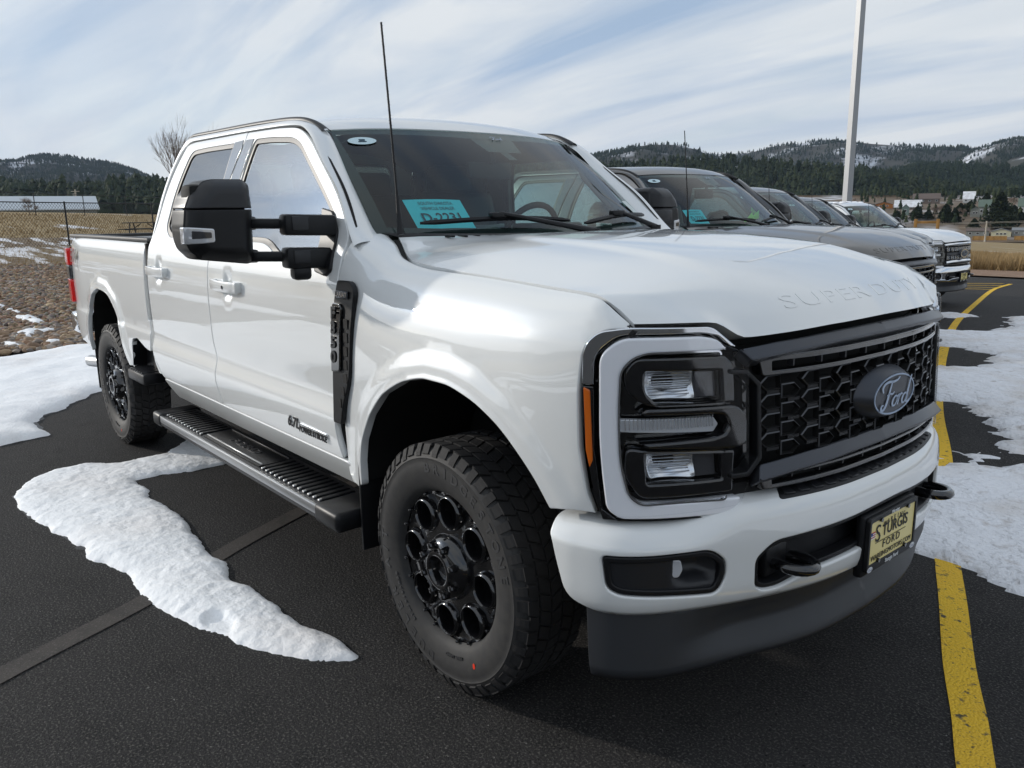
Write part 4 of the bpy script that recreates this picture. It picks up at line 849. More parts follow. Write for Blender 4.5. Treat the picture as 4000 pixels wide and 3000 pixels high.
# mud flaps
for x, w0, hh in ((-.545, .955, .39), (-4.60, .93, .37)):
    box('mud_flap', (x, -w0+.08, .30+hh/2+.02), (.014, .235, hh), M['black_plastic'], TR, .005, both=True)
box('underbody', (-2.4, 0, .62), (4.9, 1.25, .16), M['void_black'], TR, .02); box('underbody', (.35, 0, .62), (.95, 1.0, .2), M['void_black'], TR, .02)
for s in (-1, 1): box('chassis_rail', (-2.3, s*.45, .55), (5.6, .09, .16), M['void_black'], TR, .01)
tube('axle', [(0, -.8, .42), (0, .8, .42)], .07, M['void_black'], TR, 10); tube('axle', [(-4.06, -.8, .42), (-4.06, .8, .42)], .08, M['void_black'], TR, 10)

# ---- front fascia: plan curves by arc length
def fac(off=0.0):
    def f(U, V):
        x, y = PF.at(U, -off); return np.stack([x-.05*(np.asarray(V)-1.05), y, np.asarray(V, float)], -1)
    return f
def fu(pts): return [(-PF.a(abs(q[0])), q[1])+tuple(p[2:]) for p in pts for q in [remap(p[0], p[1], PFo, PF)]]     # right lamp, w given positive
def fs(pts): return [(math.copysign(PF.a(abs(q[0])), q[0]), q[1])+tuple(p[2:]) for p in pts for q in [remap(p[0], p[1], PFo, PF)]]
KG = remap(.577, 1.05, PFo, PF)[0]/.577
def bar_map(z0, off, k):
    def f(U, V):
        x, y = PF.at(U, -off); return np.stack([x-.05*(np.asarray(V)-1.05)-k*(np.asarray(V)-z0), y, np.asarray(V, float)], -1)
    return f
HL = box('headlight_root', (0, 0, 0), (.001, .001, .001), M['void_black'], TR, 0); bpy.data.objects.remove(HL)
def lamp(sub, *a, **k): return panel(*a, **k)
hlo = [(.947, .803, .015), (.957, .865), (.966, .992), (.968, 1.142), (.966, 1.241), (.961, 1.275, .02), (.945, 1.304, .02), (.899, 1.315, .03), (.716, 1.312, .02), (.651, 1.257, .01), (.60, 1.235), (.575, 1.16), (.572, .945), (.615, .895), (.636, .845), (.667, .806)]
hl = panel('headlight', rp(fu(hlo), .008), fac(-.055), M['gloss_black'], TR, .05, (), .004, .02, step=.02)
C_out = [(.678, 1.253, .004), (.704, 1.279, .01), (.742, 1.290, .02), (.912, 1.290, .03), (.9455, 1.246, .03), (.949, .996, .2), (.941, .830, .02), (.920, .807, .015), (.667, .808, .008), (.636, .838, .006), (.640, .849, .004)]
C_in = [(.686, .851, .01), (.885, .850, .02), (.905, .875, .02), (.918, .96, .1), (.919, 1.09, .1), (.914, 1.207, .03), (.893, 1.240, .03), (.865, 1.252, .03), (.70, 1.250, .01)]
sub = []
sub.append(panel('daytime_lamp', rp(fu(C_out+C_in), .006), fac(.006), M['lamp_white'], hl, .018, (), .007, .035, step=.01))
Ci = rp(fu(C_in), .006); Pc = np.array(Ci); n_ = len(Pc); off_ = inset(np.concatenate([Pc, [[-PF.a(.60), 1.24], [-PF.a(.60), .86]]]), 0.0)[:n_]
rows_ = []
for k_ in range(n_):
    t_ = Pc[min(k_+1, n_-1)]-Pc[max(k_-1, 0)]; t_ /= np.linalg.norm(t_)+1e-9; nn_ = np.array([-t_[1], t_[0]]); rows_.append([tuple(fac(o_)(np.array([Pc[k_][0]+nn_[0]*e_]), np.array([Pc[k_][1]+nn_[1]*e_]))[0]) for e_, o_ in ((-.004, .006), (-.002, .0105), (.003, .0105), (.006, .002))])
sub.append(loft('lamp_trim', rows_, M['chrome'], hl, angle=30))
# chrome and black outer bezel
bz_o = [(.651, 1.257), (.716, 1.313, .02), (.899, 1.316, .03), (.945, 1.305, .02), (.961, 1.276, .02), (.966, 1.241), (.968, 1.165)]
bz_i = [(.9545, 1.165), (.952, 1.247, .03), (.917, 1.298, .03), (.742, 1.298, .02), (.70, 1.288, .01), (.667, 1.258)]
sub.append(panel('lamp_bezel', rp(fu(bz_o+bz_i), .003), fac(.0), M['chrome'], hl, .02, (), .003, .03, step=.01))
sub.append(panel('lamp_bezel', rp(fu([(.968, 1.16), (.9685, 1.10), (.966, .992), (.957, .865), (.947, .800), (.667, .800), (.667, .8045), (.925, .8030), (.948, .83), (.956, .99), (.9545, 1.16)]), .004), fac(-.002), M['gloss_black'], hl, .02, (), .003, .03, step=.01))
sub.append(panel('side_marker', rp(fu([(.9655, 1.158), (.9585, 1.150), (.9575, .962), (.9615, .942), (.9650, .99)]), .003), fac(.003), M['amber_lens'], hl, .015, (), .002, .02, step=.008))
lamp_u = [(.871, 1.203, .01), (.694, 1.197, .004), (.690, 1.114, .004), (.848, 1.117, .01), (.872, 1.149, .02)]
lamp_l = [(.873, .985, .006), (.689, .982, .004), (.691, .905, .004), (.870, .902, .01)]
sub.append(panel('lamp_surround', rp(fu([(.909, 1.202, .02), (.888, 1.238, .02), (.682, 1.236, .01), (.655, 1.212, .01), (.652, 1.108, .01), (.864, 1.108, .02), (.905, 1.143, .03)]), .01), fac(.0), M['gloss_black'], hl, .02, [rp(fu(lamp_u), .008)], .008, .045, step=.01))
sub.append(panel('lamp_surround', rp(fu([(.870, 1.105, .01), (.649, 1.103, .02), (.616, 1.071, .02), (.618, .994, .02), (.648, .986, .01), (.870, .999, .01), (.885, 1.012, .01), (.72, 1.020, .01), (.685, 1.028, .01), (.672, 1.05, .01), (.685, 1.08, .01), (.72, 1.086, .01), (.885, 1.088, .01)]), .01), fac(.006), M['gloss_black'], hl, .02, (), .008, .045, step=.01))
sub.append(panel('lamp_surround', rp(fu([(.908, 1.0, .02), (.912, .924, .03), (.884, .861, .03), (.659, .866, .01), (.652, .980, .01), (.866, .994, .01)]), .01), fac(.0), M['gloss_black'], hl, .02, [rp(fu(lamp_l), .008)], .008, .045, step=.01))
for (z0, z1, lp) in ((1.122, 1.198, lamp_u), (.908, .980, lamp_l)):
    def bowl(U, V, z0=z0, z1=z1):
        P = fac(-.05)(U, V); c = (U+PF.a(.79))/.05; d = (V-(z0+z1)/2)/.04; P[:, 0] += .022*np.clip(c*c*.6+d*d*.5, 0, 1.6)-.012; return P
    sub.append(panel('reflector_bowl', rp(fu([(.868, z1), (.762, z1-.003), (.760, z0), (.868, z0)]), .008), bowl, M['reflector'], hl, .012, (), .003, .01, step=.01))
    parts = []
    for i in range(11):
        z = z0+.006+i*(z1-z0-.010)/10.5
        P = fac(-.026-.012*math.sin(i*.9))(np.array([-PF.a(remap(q, 1.05, PFo, PF)[0]) for q in np.linspace(.86, .768, 9)]), np.full(9, z)); parts.append(tube_vf([tuple(q) for q in P], .0018, 4))
    sub.append(mk('reflector_fins', *merge(parts), M['reflector'], hl, True))
    sub.append(panel('projector_lens', rp(fu([(.755, z1-.003), (.698, z1-.006), (.695, z0+.002), (.753, z0+.002)]), .004), fac(-.028), M['smoked_lens'], hl, .03, (), .003, .02, step=.02))
    sub.append(panel('lamp_cover', rp(fu(lp), .008), fac(-.012), M['lens_glass'], hl, .05, (), .001, .003, step=.02))
sub.append(panel('turn_lamp', rp(fu([(.917, 1.072), (.706, 1.072), (.692, 1.051), (.706, 1.031), (.917, 1.038)]), .004), fac(-.018), M['clear_lens'], hl, .03, (), .003, .02, step=.02))
parts = []
for i in range(26):
    wq = .71+i*.0079; P = fac(-.015)(np.array([-PF.a(remap(wq, 1.05, PFo, PF)[0])]*2), np.array([1.036, 1.068])); parts.append(tube_vf([tuple(q) for q in P], .0016, 4))
sub.append(mk('turn_lamp_ribs', *merge(parts), M['reflector'], hl, True))
sub.append(panel('lamp_lens', rp(fu([(.946, .812, .02), (.955, .99), (.953, 1.24), (.915, 1.296, .03), (.742, 1.296, .02), (.66, 1.250), (.62, 1.22), (.62, .89), (.645, .83)]), .01), fac(.016), M['lens_glass'], hl, .05, (), .004, .012, step=.02))
hll = mirrored(hl)
for o in sub: mirrored(o, hll)
# ---- grille
gr = panel('grille', fs([(-.60, .862), (.60, .862), (.60, 1.245), (-.60, 1.245)]), fac(-.075), M['void_black'], TR, .08, (), .003, .01)
sy = lambda L: L+[(-a, b)+tuple(r) for a, b, *r in L[::-1]]
panel('grille_bar', rp(fs(sy([(.640, 1.252), (.50, 1.260), (.25, 1.266), (.0, 1.268)])+sy([(.0, 1.238), (.25, 1.237), (.45, 1.232), (.625, 1.224)])[::-1][:0]+[(-.625, 1.224), (-.45, 1.232), (-.25, 1.237), (0, 1.238), (.25, 1.237), (.45, 1.232), (.625, 1.224)]), .004), bar_map(1.235, .014, .85), M['satin_charcoal'], gr, .03, (), .006, .04, step=.02)
def ringbar(z0, z1, z2, z3, half, m_, off):
    return panel('grille_slot_frame', rp(fs([(-half-.035, z0), (half+.035, z0), (half+.050, z1), (-half-.050, z1)] if z1 > z0 else []), .01), fac(off), M[m_], gr, .03, [rp(fs([(-half, z2), (half, z2), (half, z3), (-half, z3)]), .004)], .004, .04, step=.02)
ringbar(1.170, 1.225, 1.182, 1.207, .535, 'gloss_black', .006); ringbar(.856, .899, .867, .889, .535, 'gloss_black', .010)
for y in np.linspace(-.46, .46, 9):
    for z in (1.1945, .878):
        p = fac(-.006)(np.array([math.copysign(PF.a(abs(y)*KG), y)]), np.array([z]))[0]; box('grille_rib', p, (.02, .007, .024), M['grey_plastic'], gr, .001, seg=1)
panel('grille_bar', rp(fs([(-.604, .895, .006), (-.45, .900), (-.2, .902), (0, .903), (.2, .902), (.45, .900), (.604, .895, .006), (.575, .932, .01), (.40, .936), (.2, .938), (0, .939), (-.2, .938), (-.40, .936), (-.575, .932, .01)]), .02), bar_map(.90, .024, .7), M['satin_charcoal'], gr, .03, (), .006, .05, step=.02)
brk = [(.672, 1.199), (.623, 1.195), (.578, 1.156), (.573, .946), (.615, .903), (.672, .905), (.672, .918), (.622, .917), (.588, .953), (.592, 1.148), (.628, 1.183), (.672, 1.187)]
panel('grille_bracket', rp(fu(brk), .006), fac(.012), M['black_plastic'], gr, .03, (), .004, .05, step=.012, both=True)
mat('mesh_grey', (.075, .078, .085), .35, .3)
# honeycomb lattice
V, F = [], []
def cell(c, z, kind):
    pa = [(0, 0), (.026, .0215), (.074, .0225), (.074, -.0195), (.026, -.0215)] if kind == 0 else [(0, .0205), (.048, .0215), (.074, 0), (.048, -.0215), (0, -.0205)]
    outer = np.array([(c+a, z+b) for a, b in pa]); inn = inset(outer, .0030); n = 5
    k = len(V)
    for ring, off in ((outer, -.016), (outer, .0), (inn, .003), (inn, -.016)):
        U = np.array([math.copysign(PF.a(abs(q)*KG), q) for q in ring[:, 0]]); V.extend(map(tuple, fac(off)(U, ring[:, 1])))
    for r in range(3):
        for i in range(n):
            j = (i+1) % n; F.append((k+r*n+i, k+r*n+j, k+(r+1)*n+j, k+(r+1)*n+i) if area2(outer) > 0 else (k+r*n+j, k+r*n+i, k+(r+1)*n+i, k+(r+1)*n+j))
for c in range(15):
    kind = c % 2
    for r_ in range(5):
        z = 1.142-.0535*r_-(.0268 if kind else 0)
        if z < .945: continue
        cell(-.577+c*.0765, z, kind)
hf = [f for i_, f in enumerate(F) if (i_//5) % 3 == 1]; hb = [f for i_, f in enumerate(F) if (i_//5) % 3 != 1]
mk('honeycomb', V, hb, M['void_black'], gr, False, kind='stuff'); mk('honeycomb_edges', V, hf, M['mesh_grey'], gr, False, kind='stuff')
parts = []
for c in range(15):
    for r_ in range(4):
        z = 1.142-.0535*r_-.0268-(.0268 if c % 2 else 0)
        if z < .95: continue
        for y0 in (-.577+c*.0765+.028,):
            y1 = y0+.046; U = np.array([math.copysign(PF.a(abs(q)*KG), q) for q in (y0, y1)]); P = fac(-.006)(U, np.array([z, z])); parts.append(box_vf((P[0]+P[1])/2, (.008, abs(P[1][1]-P[0][1]), .009), 0, Matrix.Rotation(math.atan2(P[1][1]-P[0][1], P[1][0]-P[0][0])-math.pi/2, 3, 'Z')))
mk('honeycomb_links', *merge(parts), M['black_plastic'], gr, False, kind='stuff')
# emblem
em_x, em_z = 1.002, 1.050
rows = []
for sc, xx in ((1.0, em_x-.040), (.985, em_x-.032), (.80, em_x), (.78, em_x+.004), (.5, em_x+.006), (.02, em_x+.007)):
    rows.append([(xx, .168*sc*math.cos(a), em_z+.083*sc*math.sin(a)) for a in np.linspace(0, 2*math.pi, 49)[:-1]])
em = loft('emblem', rows, M['emblem_grey'], gr, cv=True, caps=False, angle=30)
loft('emblem_base', [[(xx, .168*sc*math.cos(a), em_z+.083*sc*math.sin(a)) for a in np.linspace(0, 2*math.pi, 49)[:-1]] for sc, xx in ((1.15, .90), (1.06, .935), (1.01, em_x-.041))], M['void_black'], em, cv=True, angle=30)
def oval_ring(name, hx, hz, t, x, m_, par, y0=0, z0=em_z):
    aa = np.linspace(0, 2*math.pi, 65)[:-1]; rr = [[(x, y0+(hx+d)*math.cos(a), z0+(hz+d)*math.sin(a)) for a in aa] for d in (0, -t)]; rr = [[(x-.004, p[1], p[2]) for p in rr[0]], rr[0], rr[1], [(x-.004, p[1], p[2]) for p in rr[1]]]
    return loft(name, rr, m_, par, cv=True, flip=False, angle=30)
oval_ring('emblem_ring', .130, .062, .0050, em_x+.0065, M['badge_blue'], em)
STROKES = [([(.33, .86), (.29, .70), (.24, .52), (.19, .33), (.13, .19), (.06, .13), (.0, .17), (.02, .26), (.08, .27)], .034), ([(.05, .60), (.02, .72), (.09, .83), (.22, .86), (.36, .84), (.50, .86), (.58, .93)], .034), ([(.17, .50), (.27, .53), (.36, .51), (.42, .56)], .024),
           ([(.46+.075*math.cos(a)+.03*math.sin(a), .30+.13*math.sin(a)) for a in np.linspace(0, 2*math.pi, 15)], .027), ([(.53, .34), (.57, .42), (.61, .44), (.60, .34), (.56, .17)], .027), ([(.585, .30), (.63, .40), (.68, .45), (.72, .42)], .026),
           ([(.79+.07*math.cos(a)+.03*math.sin(a), .30+.13*math.sin(a)) for a in np.linspace(0, 2*math.pi, 15)], .027), ([(1.00, .90), (.96, .72), (.90, .45), (.86, .22), (.90, .16), (.97, .23)], .030)]
def script(name, fn, m_, par, sc):
    V, F = [], []
    for pts, hw in STROKES:
        P = np.array(pts); q = pchip(np.arange(len(P)), P)(np.linspace(0, len(P)-1, len(P)*4)); d = np.gradient(q, axis=0); d /= np.linalg.norm(d, axis=1)[:, None]+1e-9; n = np.stack([-d[:, 1], d[:, 0]], 1)
        tp = np.sin(np.linspace(.25, math.pi-.25, len(q)))**.5; L = q+n*(hw*tp)[:, None]; R_ = q-n*(hw*tp)[:, None]; k = len(V)
        for a, b in zip(L, R_): V.append(((a[0]-.5)*sc, (a[1]-.5)*sc, .0)); V.append(((b[0]-.5)*sc, (b[1]-.5)*sc, .0))
        F += [(k+2*i, k+2*i+1, k+2*i+3, k+2*i+2) for i in range(len(q)-1)]
    return mk(name, fn(np.array(V)), F, m_, par, False)
script('emblem_script', plane_fn((em_x+.0095, .004, em_z+.002), (0, 1.22, 0), (0, 0, .74)), M['badge_blue'], em, .155)
fnw = ws_fn(.13, .925); oval = [(.05*math.cos(a), .018*math.sin(a), -.006) for a in np.linspace(0, 2*math.pi, 33)[:-1]]
script('glass_script', lambda T: fnw(T*np.array([1, .55, 1])+np.array([0, 0, .002])), M['badge_blue'], ws, .07)

# ---- bumper
prof = [(.08, .512), (.025, .524), (.006, .550), (0, .60), (0, .70), (.003, .74), (.010, .780), (.026, .808), (.050, .824), (.10, .833), (.26, .840)]
po = pchip(np.arange(len(prof)), np.array(prof))(np.linspace(0, len(prof)-1, 500)); pv = np.concatenate([[0], np.cumsum(np.linalg.norm(np.diff(po, axis=0), axis=1))])
def bv(z): return float(np.interp(z, po[:, 1], pv))
def bo_(o): i = np.argmin(po[:, 1] < .72); return float(np.interp(o, po[i:, 0], pv[i:]))
def bum(off=0.0):
    def f(U, V):
        o = np.interp(V, pv, po[:, 0]); z = np.interp(V, pv, po[:, 1]); x, y = PB.at(U, o-off); ww = np.abs(y)
        z = z-.048*sst(.58, .80, ww)*sst(.70, .80, z); return np.stack([x, y, z], -1)
    return f
def bw_(pts): return [(math.copysign(PB.a(abs(q[0])), q[0]), bv(q[1]))+tuple(p[2:]) for p in pts for q in [remap(p[0], p[1], PBo, PB)]]
ax = PB.a_x
half = [(ax(.66), bv(.530), .05), (ax(.592), bv(.560), .05), (ax(.551), bv(.68), .2), (ax(.530), bv(.76), .03), (ax(.525), bo_(.06), .03), (ax(.56), bo_(.20), .03)]
ol = [(-u, v, r) for u, v, r in half[::-1]]; ol = ol[::-1]
low_ = [(PB.a(q), bv(.5165)) for q in np.linspace(0, .9, 19)]
poly = [(-u, v) for u, v in low_[::-1]]+[(u, v) for u, v in low_[1:]]
rightside = rp([(low_[-1][0], low_[-1][1], 0)]+half+[(0, bo_(.20), 0)], .02)[1:-1]
topo = [(u, bo_(.20)) for u in np.linspace(ax(.60), -ax(.60), 60)]
bpoly = poly+rightside+topo+[(-u, v) for u, v in rightside[::-1]]
fog = [(.966, .707, .02), (.762, .732, .03), (.719, .694, .02), (.718, .650, .02), (.741, .600, .03), (.945, .600, .02), (.961, .615, .02)]
bayh = [(.63, .600, .02), (.632, .682, .02), (.574, .724, .03)]
bay = [(-a, b, c) for a, b, c in bayh]+[(0, .727)]+[(a, b, c) for a, b, c in bayh[::-1]]+[(.60, .580, .02), (.545, .577, .03), (.49, .592, .03), (.43, .604, .03), (0, .617), (-.43, .604, .03), (-.49, .592, .03), (-.545, .577, .03), (-.60, .580, .02)]
fr_, fl_ = rp(bw_([(-a, b, c) for a, b, c in fog]), .02), rp(bw_(fog), .02)
bu = panel('front_bumper', bpoly, bum(), PAINT, TR, .028, [fr_, fl_, rp(bw_(bay), .02)], .007, .05, step=.016)
def pocket(U, V):
    P = bum(-.012)(U, V); c = -PB.a(.80); P[:, 0] -= .055*sst(-PB.a(remap(.86, .66, PBo, PB)[0]), -PB.a(remap(.79, .66, PBo, PB)[0]), U)*(1-sst(-PB.a(remap(.76, .66, PBo, PB)[0]), -PB.a(remap(.715, .66, PBo, PB)[0]), U))*sst(bv(.60), bv(.64), V); return P
Pf = dense(fr_, .02); Pf = Pf if area2(Pf) > 0 else Pf[::-1]
bz = panel('fog_lamp_bezel', [tuple(q) for q in inset(Pf, .003)], bum(-.003), M['black_plastic'], bu, .03, [[tuple(q) for q in inset(Pf, .020)]], .005, .03, step=.015, both=True)
pk = panel('fog_lamp_pocket', [tuple(q) for q in inset(Pf, .006)], pocket, M['grey_plastic'], bu, .016, (), .003, .02, step=.015, both=True)
fl = panel('fog_lamp', rp(bw_([(-.862, .692), (-.848, .702), (-.828, .700), (-.822, .672), (-.832, .650), (-.856, .652)]), .008), bum(-.020), M['clear_lens'], bu, .01, (), .004, .03, both=True)
Pb = dense(rp(bw_(bay), .02), .02); Pb = Pb if area2(Pb) > 0 else Pb[::-1]
panel('hook_bay', [tuple(q) for q in inset(Pb, .002)], bum(-.055), M['black_plastic'], bu, .05, (), .004, .03, step=.03)
panel('bay_trim', [tuple(q) for q in inset(Pb, .003)], bum(-.012), M['black_plastic'], bu, .03, [[tuple(q) for q in inset(Pb, .017)]], .004, .04, step=.015)
pad = panel('bumper_step_pad', rp([(-PB.a(.50), bo_(.030), .02), (PB.a(.50), bo_(.030), .02), (PB.a(.455), bo_(.125)), (-PB.a(.455), bo_(.125))], .01), bum(.004), M['black_plastic'], bu, .03, (), .003, .006, step=.02)
for u in np.linspace(-.46, .46, 17):
    P = bum(.0075)(np.array([u*1.0, u*.985]), np.array([bo_(.042), bo_(.108)])); d = P[1]-P[0]; box('pad_rib', (P[0]+P[1])/2, (np.linalg.norm(d), .034, .005), M['grey_plastic'], pad, .0015, Matrix.Rotation(math.atan2(d[1], d[0]), 3, 'Z') @ Matrix.Rotation(-math.asin(d[2]/np.linalg.norm(d)), 3, 'Y'), 1)
# dark filler between lamps, grille and bumper shelf
panel('fascia_filler', rp([(-PF.a(.955), .80), (PF.a(.955), .80), (PF.a(.955), .862), (-PF.a(.955), .862)], .01), fac(-.03), M['void_black'], TR, .06, (), .003, .02)
panel('fascia_filler', rp([(-PF.a(.90), 1.20), (PF.a(.90), 1.20), (PF.a(.90), 1.318), (PF.a(.72), 1.318), (PF.a(.64), 1.285), (-PF.a(.64), 1.285), (-PF.a(.72), 1.318), (-PF.a(.90), 1.318)], .005), fac(-.085), M['void_black'], TR, .06, (), .003, .02)
# lower valance
vp = [(.05, .530), (.022, .520), (.026, .49), (.036, .455), (.040, .425), (.024, .392), (.006, .362), (.002, .340), (.018, .324), (.07, .318)]
vo = pchip(np.arange(len(vp)), np.array(vp))(np.linspace(0, len(vp)-1, 400)); vv_ = np.concatenate([[0], np.cumsum(np.linalg.norm(np.diff(vo, axis=0), axis=1))])
def val(U, V):
    o = np.interp(V, vv_, vo[:, 0]); z = np.interp(V, vv_, vo[:, 1]); a = np.abs(U); sc = 1-sst(PB.a(.55), PB.a(.85), a); o = o*sc+(1-sc)*(np.interp(z, [.318, .33, .36, .53], [.07, .02, .012, .03])); x, y = PB.at(U, o+.045*sc); return np.stack([x, y, z], -1)
e_ = ax(.64)
panel('valance', rp([(-e_, .0), (e_, .0), (e_-.03, vv_[-1]), (-e_+.03, vv_[-1])], .03), val, M['valance_plastic'], TR, .022, (), .005, .03, step=.018, flip=True)
# tow hooks
for s in (-1, 1):
    pth = [(.86, s*.485, .612), (.92, s*.49, .616)]+[(.968+.058*math.cos(a), s*(.45)+s*.048*math.sin(a), .620) for a in np.linspace(math.pi*.62, -math.pi*.62, 14)]+[(.92, s*.41, .616), (.86, s*.415, .612)]
    tube('tow_hook', pth, .0165, M['gloss_black'], bu, 10); box('hook_mount', (.90, s*.45, .625), (.05, .15, .09), M['black_plastic'], bu, .008)
# licence plate
pb = box('plate_bracket', (1.014, 0, .598), (.030, .335, .20), M['black_plastic'], TR, .010)
px_ = 1.036; pl = box('licence_plate', (px_, 0, .605), (.004, .300, .152), M['plate_yellow'], TR, .001, seg=1)
V, F = [], []
panel('plate_frame', rp([(-.160, .517), (.160, .517), (.160, .692), (-.160, .692)], .012), lambda U, V: np.stack([px_+.006+0*U, U, V], -1), M['black_plastic'], pl, .05, [rp([(-.146, .540), (.146, .540), (.146, .676), (-.146, .676)], .006)], .003, .012, step=.03)
pf = lambda y, z: plane_fn((px_+.0035, y, z), (0, 1, 0), (0, 0, 1))
ink = M['ink_black']
for i, ch in enumerate('WAREING'): text_on('plate_lettering', ch, .021, pf(-.055+i*.021, .659-.0006*(i-3)**2), ink, pl, .0004)
text_on('plate_lettering', 'S', .078, pf(-.098, .630), ink, pl, .0004, 1.0); text_on('plate_lettering', 'TURGIS', .052, pf(.015, .632), ink, pl, .0004, .98, .0006)
box('plate_rule', (px_+.003, -.01, .603), (.001, .20, .0016), ink, pl, 0); text_on('plate_lettering', 'FORD', .034, pf(-.005, .587), ink, pl, .0004, 1.15, 0, 0, 1.25); text_on('plate_lettering', 'WAREINGMOTORS.COM', .0235, pf(0, .556), ink, pl, .0004, 1.02)
ff = lambda y, z: plane_fn((px_+.0068, y, z), (0, 1, 0), (0, 0, 1)); text_on('frame_lettering', 'Sturgis Ford', .018, ff(0, .528), M['white_print'], pl, .0003, 1.0, .0004); text_on('frame_lettering', 'Wareing', .015, ff(0, .6835), M['white_print'], pl, .0003, 1.0, .0002, .2)
for s in (-1, 1):
    el = [(px_+.007, s*.142+.017*math.cos(a), .527+.009*math.sin(a)) for a in np.linspace(0, 2*math.pi, 25)[:-1]]; mk('frame_badge', el, [tuple(range(24))], M['white_print'], pl, False)
    script('frame_badge_script', plane_fn((px_+.0075, s*.142, .527), (0, 1.1, 0), (0, 0, .55)), M['flag_blue'], pl, .024)
    for z in (.675, .543): tube('plate_screw', [(px_, s*.089, z), (px_+.010, s*.089, z)], .007, M['gloss_black'], pl, 8)
for i in range(6): box('plate_flag', (px_+.0032, -.132, .642-i*.0035), (.001, .030, .0035), M['flag_red'] if i % 2 == 0 else M['white_print'], pl, 0)
box('plate_flag', (px_+.0036, -.140, .6385), (.001, .013, .010), M['flag_blue'], pl, 0)

# ---- side vent badge
vmap = lambda off: (lambda U, V: np.stack([U, -(np.interp(V, [.8, 1.0, 1.2, 1.37], [.998, 1.000, .998, .985])+off), V], -1))
slots = [rp([(-.556, a), (-.535, a), (-.525, b), (-.552, b)], .004) for a, b in ((1.245, 1.300),)]
vt = panel('fender_vent', rp([(-.702, .812, .01), (-.640, .812, .012), (-.612, .90, .06), (-.552, 1.0, .05), (-.502, 1.335, .02), (-.530, 1.368, .02), (-.628, 1.368, .01), (-.650, 1.30)], .01), vmap(.008), M['black_plastic'], TR, .03, (), .004, .02, both=True)
for i in range(7):
    z = .90+i*.052; x0, x1 = np.interp(z, [.81, .9, 1.0, 1.34], [-.668, -.642, -.600, -.560]), np.interp(z, [.81, .9, 1.0, 1.34], [-.642, -.616, -.560, -.516]); box('vent_slot', ((x0+x1)/2, -(1.0075), z), (x1-x0-.012, .004, .036), M['void_black'], vt, .0012, seg=1)
bd = panel('model_badge', rp([(-.668, 1.02), (-.602, 1.03), (-.575, 1.27), (-.590, 1.285), (-.640, 1.285), (-.648, 1.27)], .008), vmap(.020), M['gloss_black'], vt, .04, (), .004, .015)
for i, ch in enumerate('F350'): text_on('badge_lettering', ch, .062, plane_fn((-.620-.006*i, -1.0215, 1.247-i*.056), (1, 0, 0), (.10, 0, 1)), M['grey_plastic'], vt, .002, 1.25, .002)
box('trim_plate', (-.578, -1.003, 1.318), (.085, .006, .028), M['satin_charcoal'], vt, .002); text_on('trim_lettering', 'LARIAT', .024, plane_fn((-.580, -1.0068, 1.318), (1, -.0, 0), (0, 0, 1)), M['chrome'], vt, .0008, 1.1, .0004)
mat('decal_dark', (.02, .02, .022), .3)
# engine badge on the door, off-road decal on the bed
eb = panel('engine_badge', [(-1.022, .7475), (-.765, .7445), (-.765, .7395), (-1.022, .7425)], lambda U, V: np.stack([U, -1.0050+0*U, V], -1), M['chrome'], dF, .03, (), .0015, .006)
text_on('badge_lettering', '6.7L', .064, plane_fn((-1.068, -1.0045, .738), (1, 0, 0), (0, 0, 1)), M['decal_dark'], eb, .0015, 1.0, .0016, .15); text_on('badge_lettering', 'POWER STROKE', .036, plane_fn((-.893, -1.0045, .722), (1, 0, 0), (0, 0, 1)), M['decal_dark'], eb, .0015, .92, .0010, .1)
mat('decal_black', (.03, .03, .03), .5)
text_on('bed_decal', 'FX4', .14, lambda T: bmap(T[:, 0]-4.90, T[:, 1]+1.315)+np.array([0, -.012, 0]), M['decal_black'], bed, 0, 1.25, .004, .15); text_on('bed_decal', 'OFF ROAD', .03, lambda T: bmap(T[:, 0]-4.82, T[:, 1]+1.245)+np.array([0, -.007, 0]), M['decal_black'], bed, 0, 1.2)

# ---- mirror
mo = [(-1.467, 1.637), (-1.446, 1.684), (-1.395, 1.731), (-1.365, 1.739), (-1.252, 1.740), (-1.228, 1.721), (-1.224, 1.627), (-1.232, 1.440), (-1.252, 1.427), (-1.430, 1.450), (-1.466, 1.489), (-1.474, 1.520), (-1.478, 1.565)]
MOA = np.array(rp(mo, .012))
def mmap(U, V):
    d = segdist(np.stack([U, V], 1), MOA); t = np.clip(1-d/.055, 0, 1); sd = np.where(inside(np.stack([U, V], 1), MOA), 1, 1)
    return np.stack([-.742-.050*t**2.2-.10*np.clip(-(U+1.30), 0, 1)-.05*np.clip(V-1.62, 0, 1), U, V], -1)
def clip(z0, z1, sh=0):
    P = dense(mo, .006); P = [(a, b) for a, b in P if z0 <= b <= z1]; return P
upz = 1.632
ring = rp(mo, .012)
up_ = [(a, b) for a, b in map(tuple, dense(ring, .006)) if b > upz+.002]; lo_ = [(a, b) for a, b in map(tuple, dense(ring, .006)) if b < upz-.002]
def order(P):
    P = np.array(P); c = P.mean(0); return [tuple(q) for q in P[np.argsort(np.arctan2(P[:, 1]-c[1], P[:, 0]-c[0]))]]
mir = panel('mirror', order(lo_), mmap, M['black_plastic'], TR, .018, (), .005, .13, step=.03, ddir=(-1, 0, 0))
mcap = panel('mirror_cap', order(up_), mmap, M['grey_plastic'], mir, .018, (), .004, .13, step=.03, ddir=(-1, 0, 0))
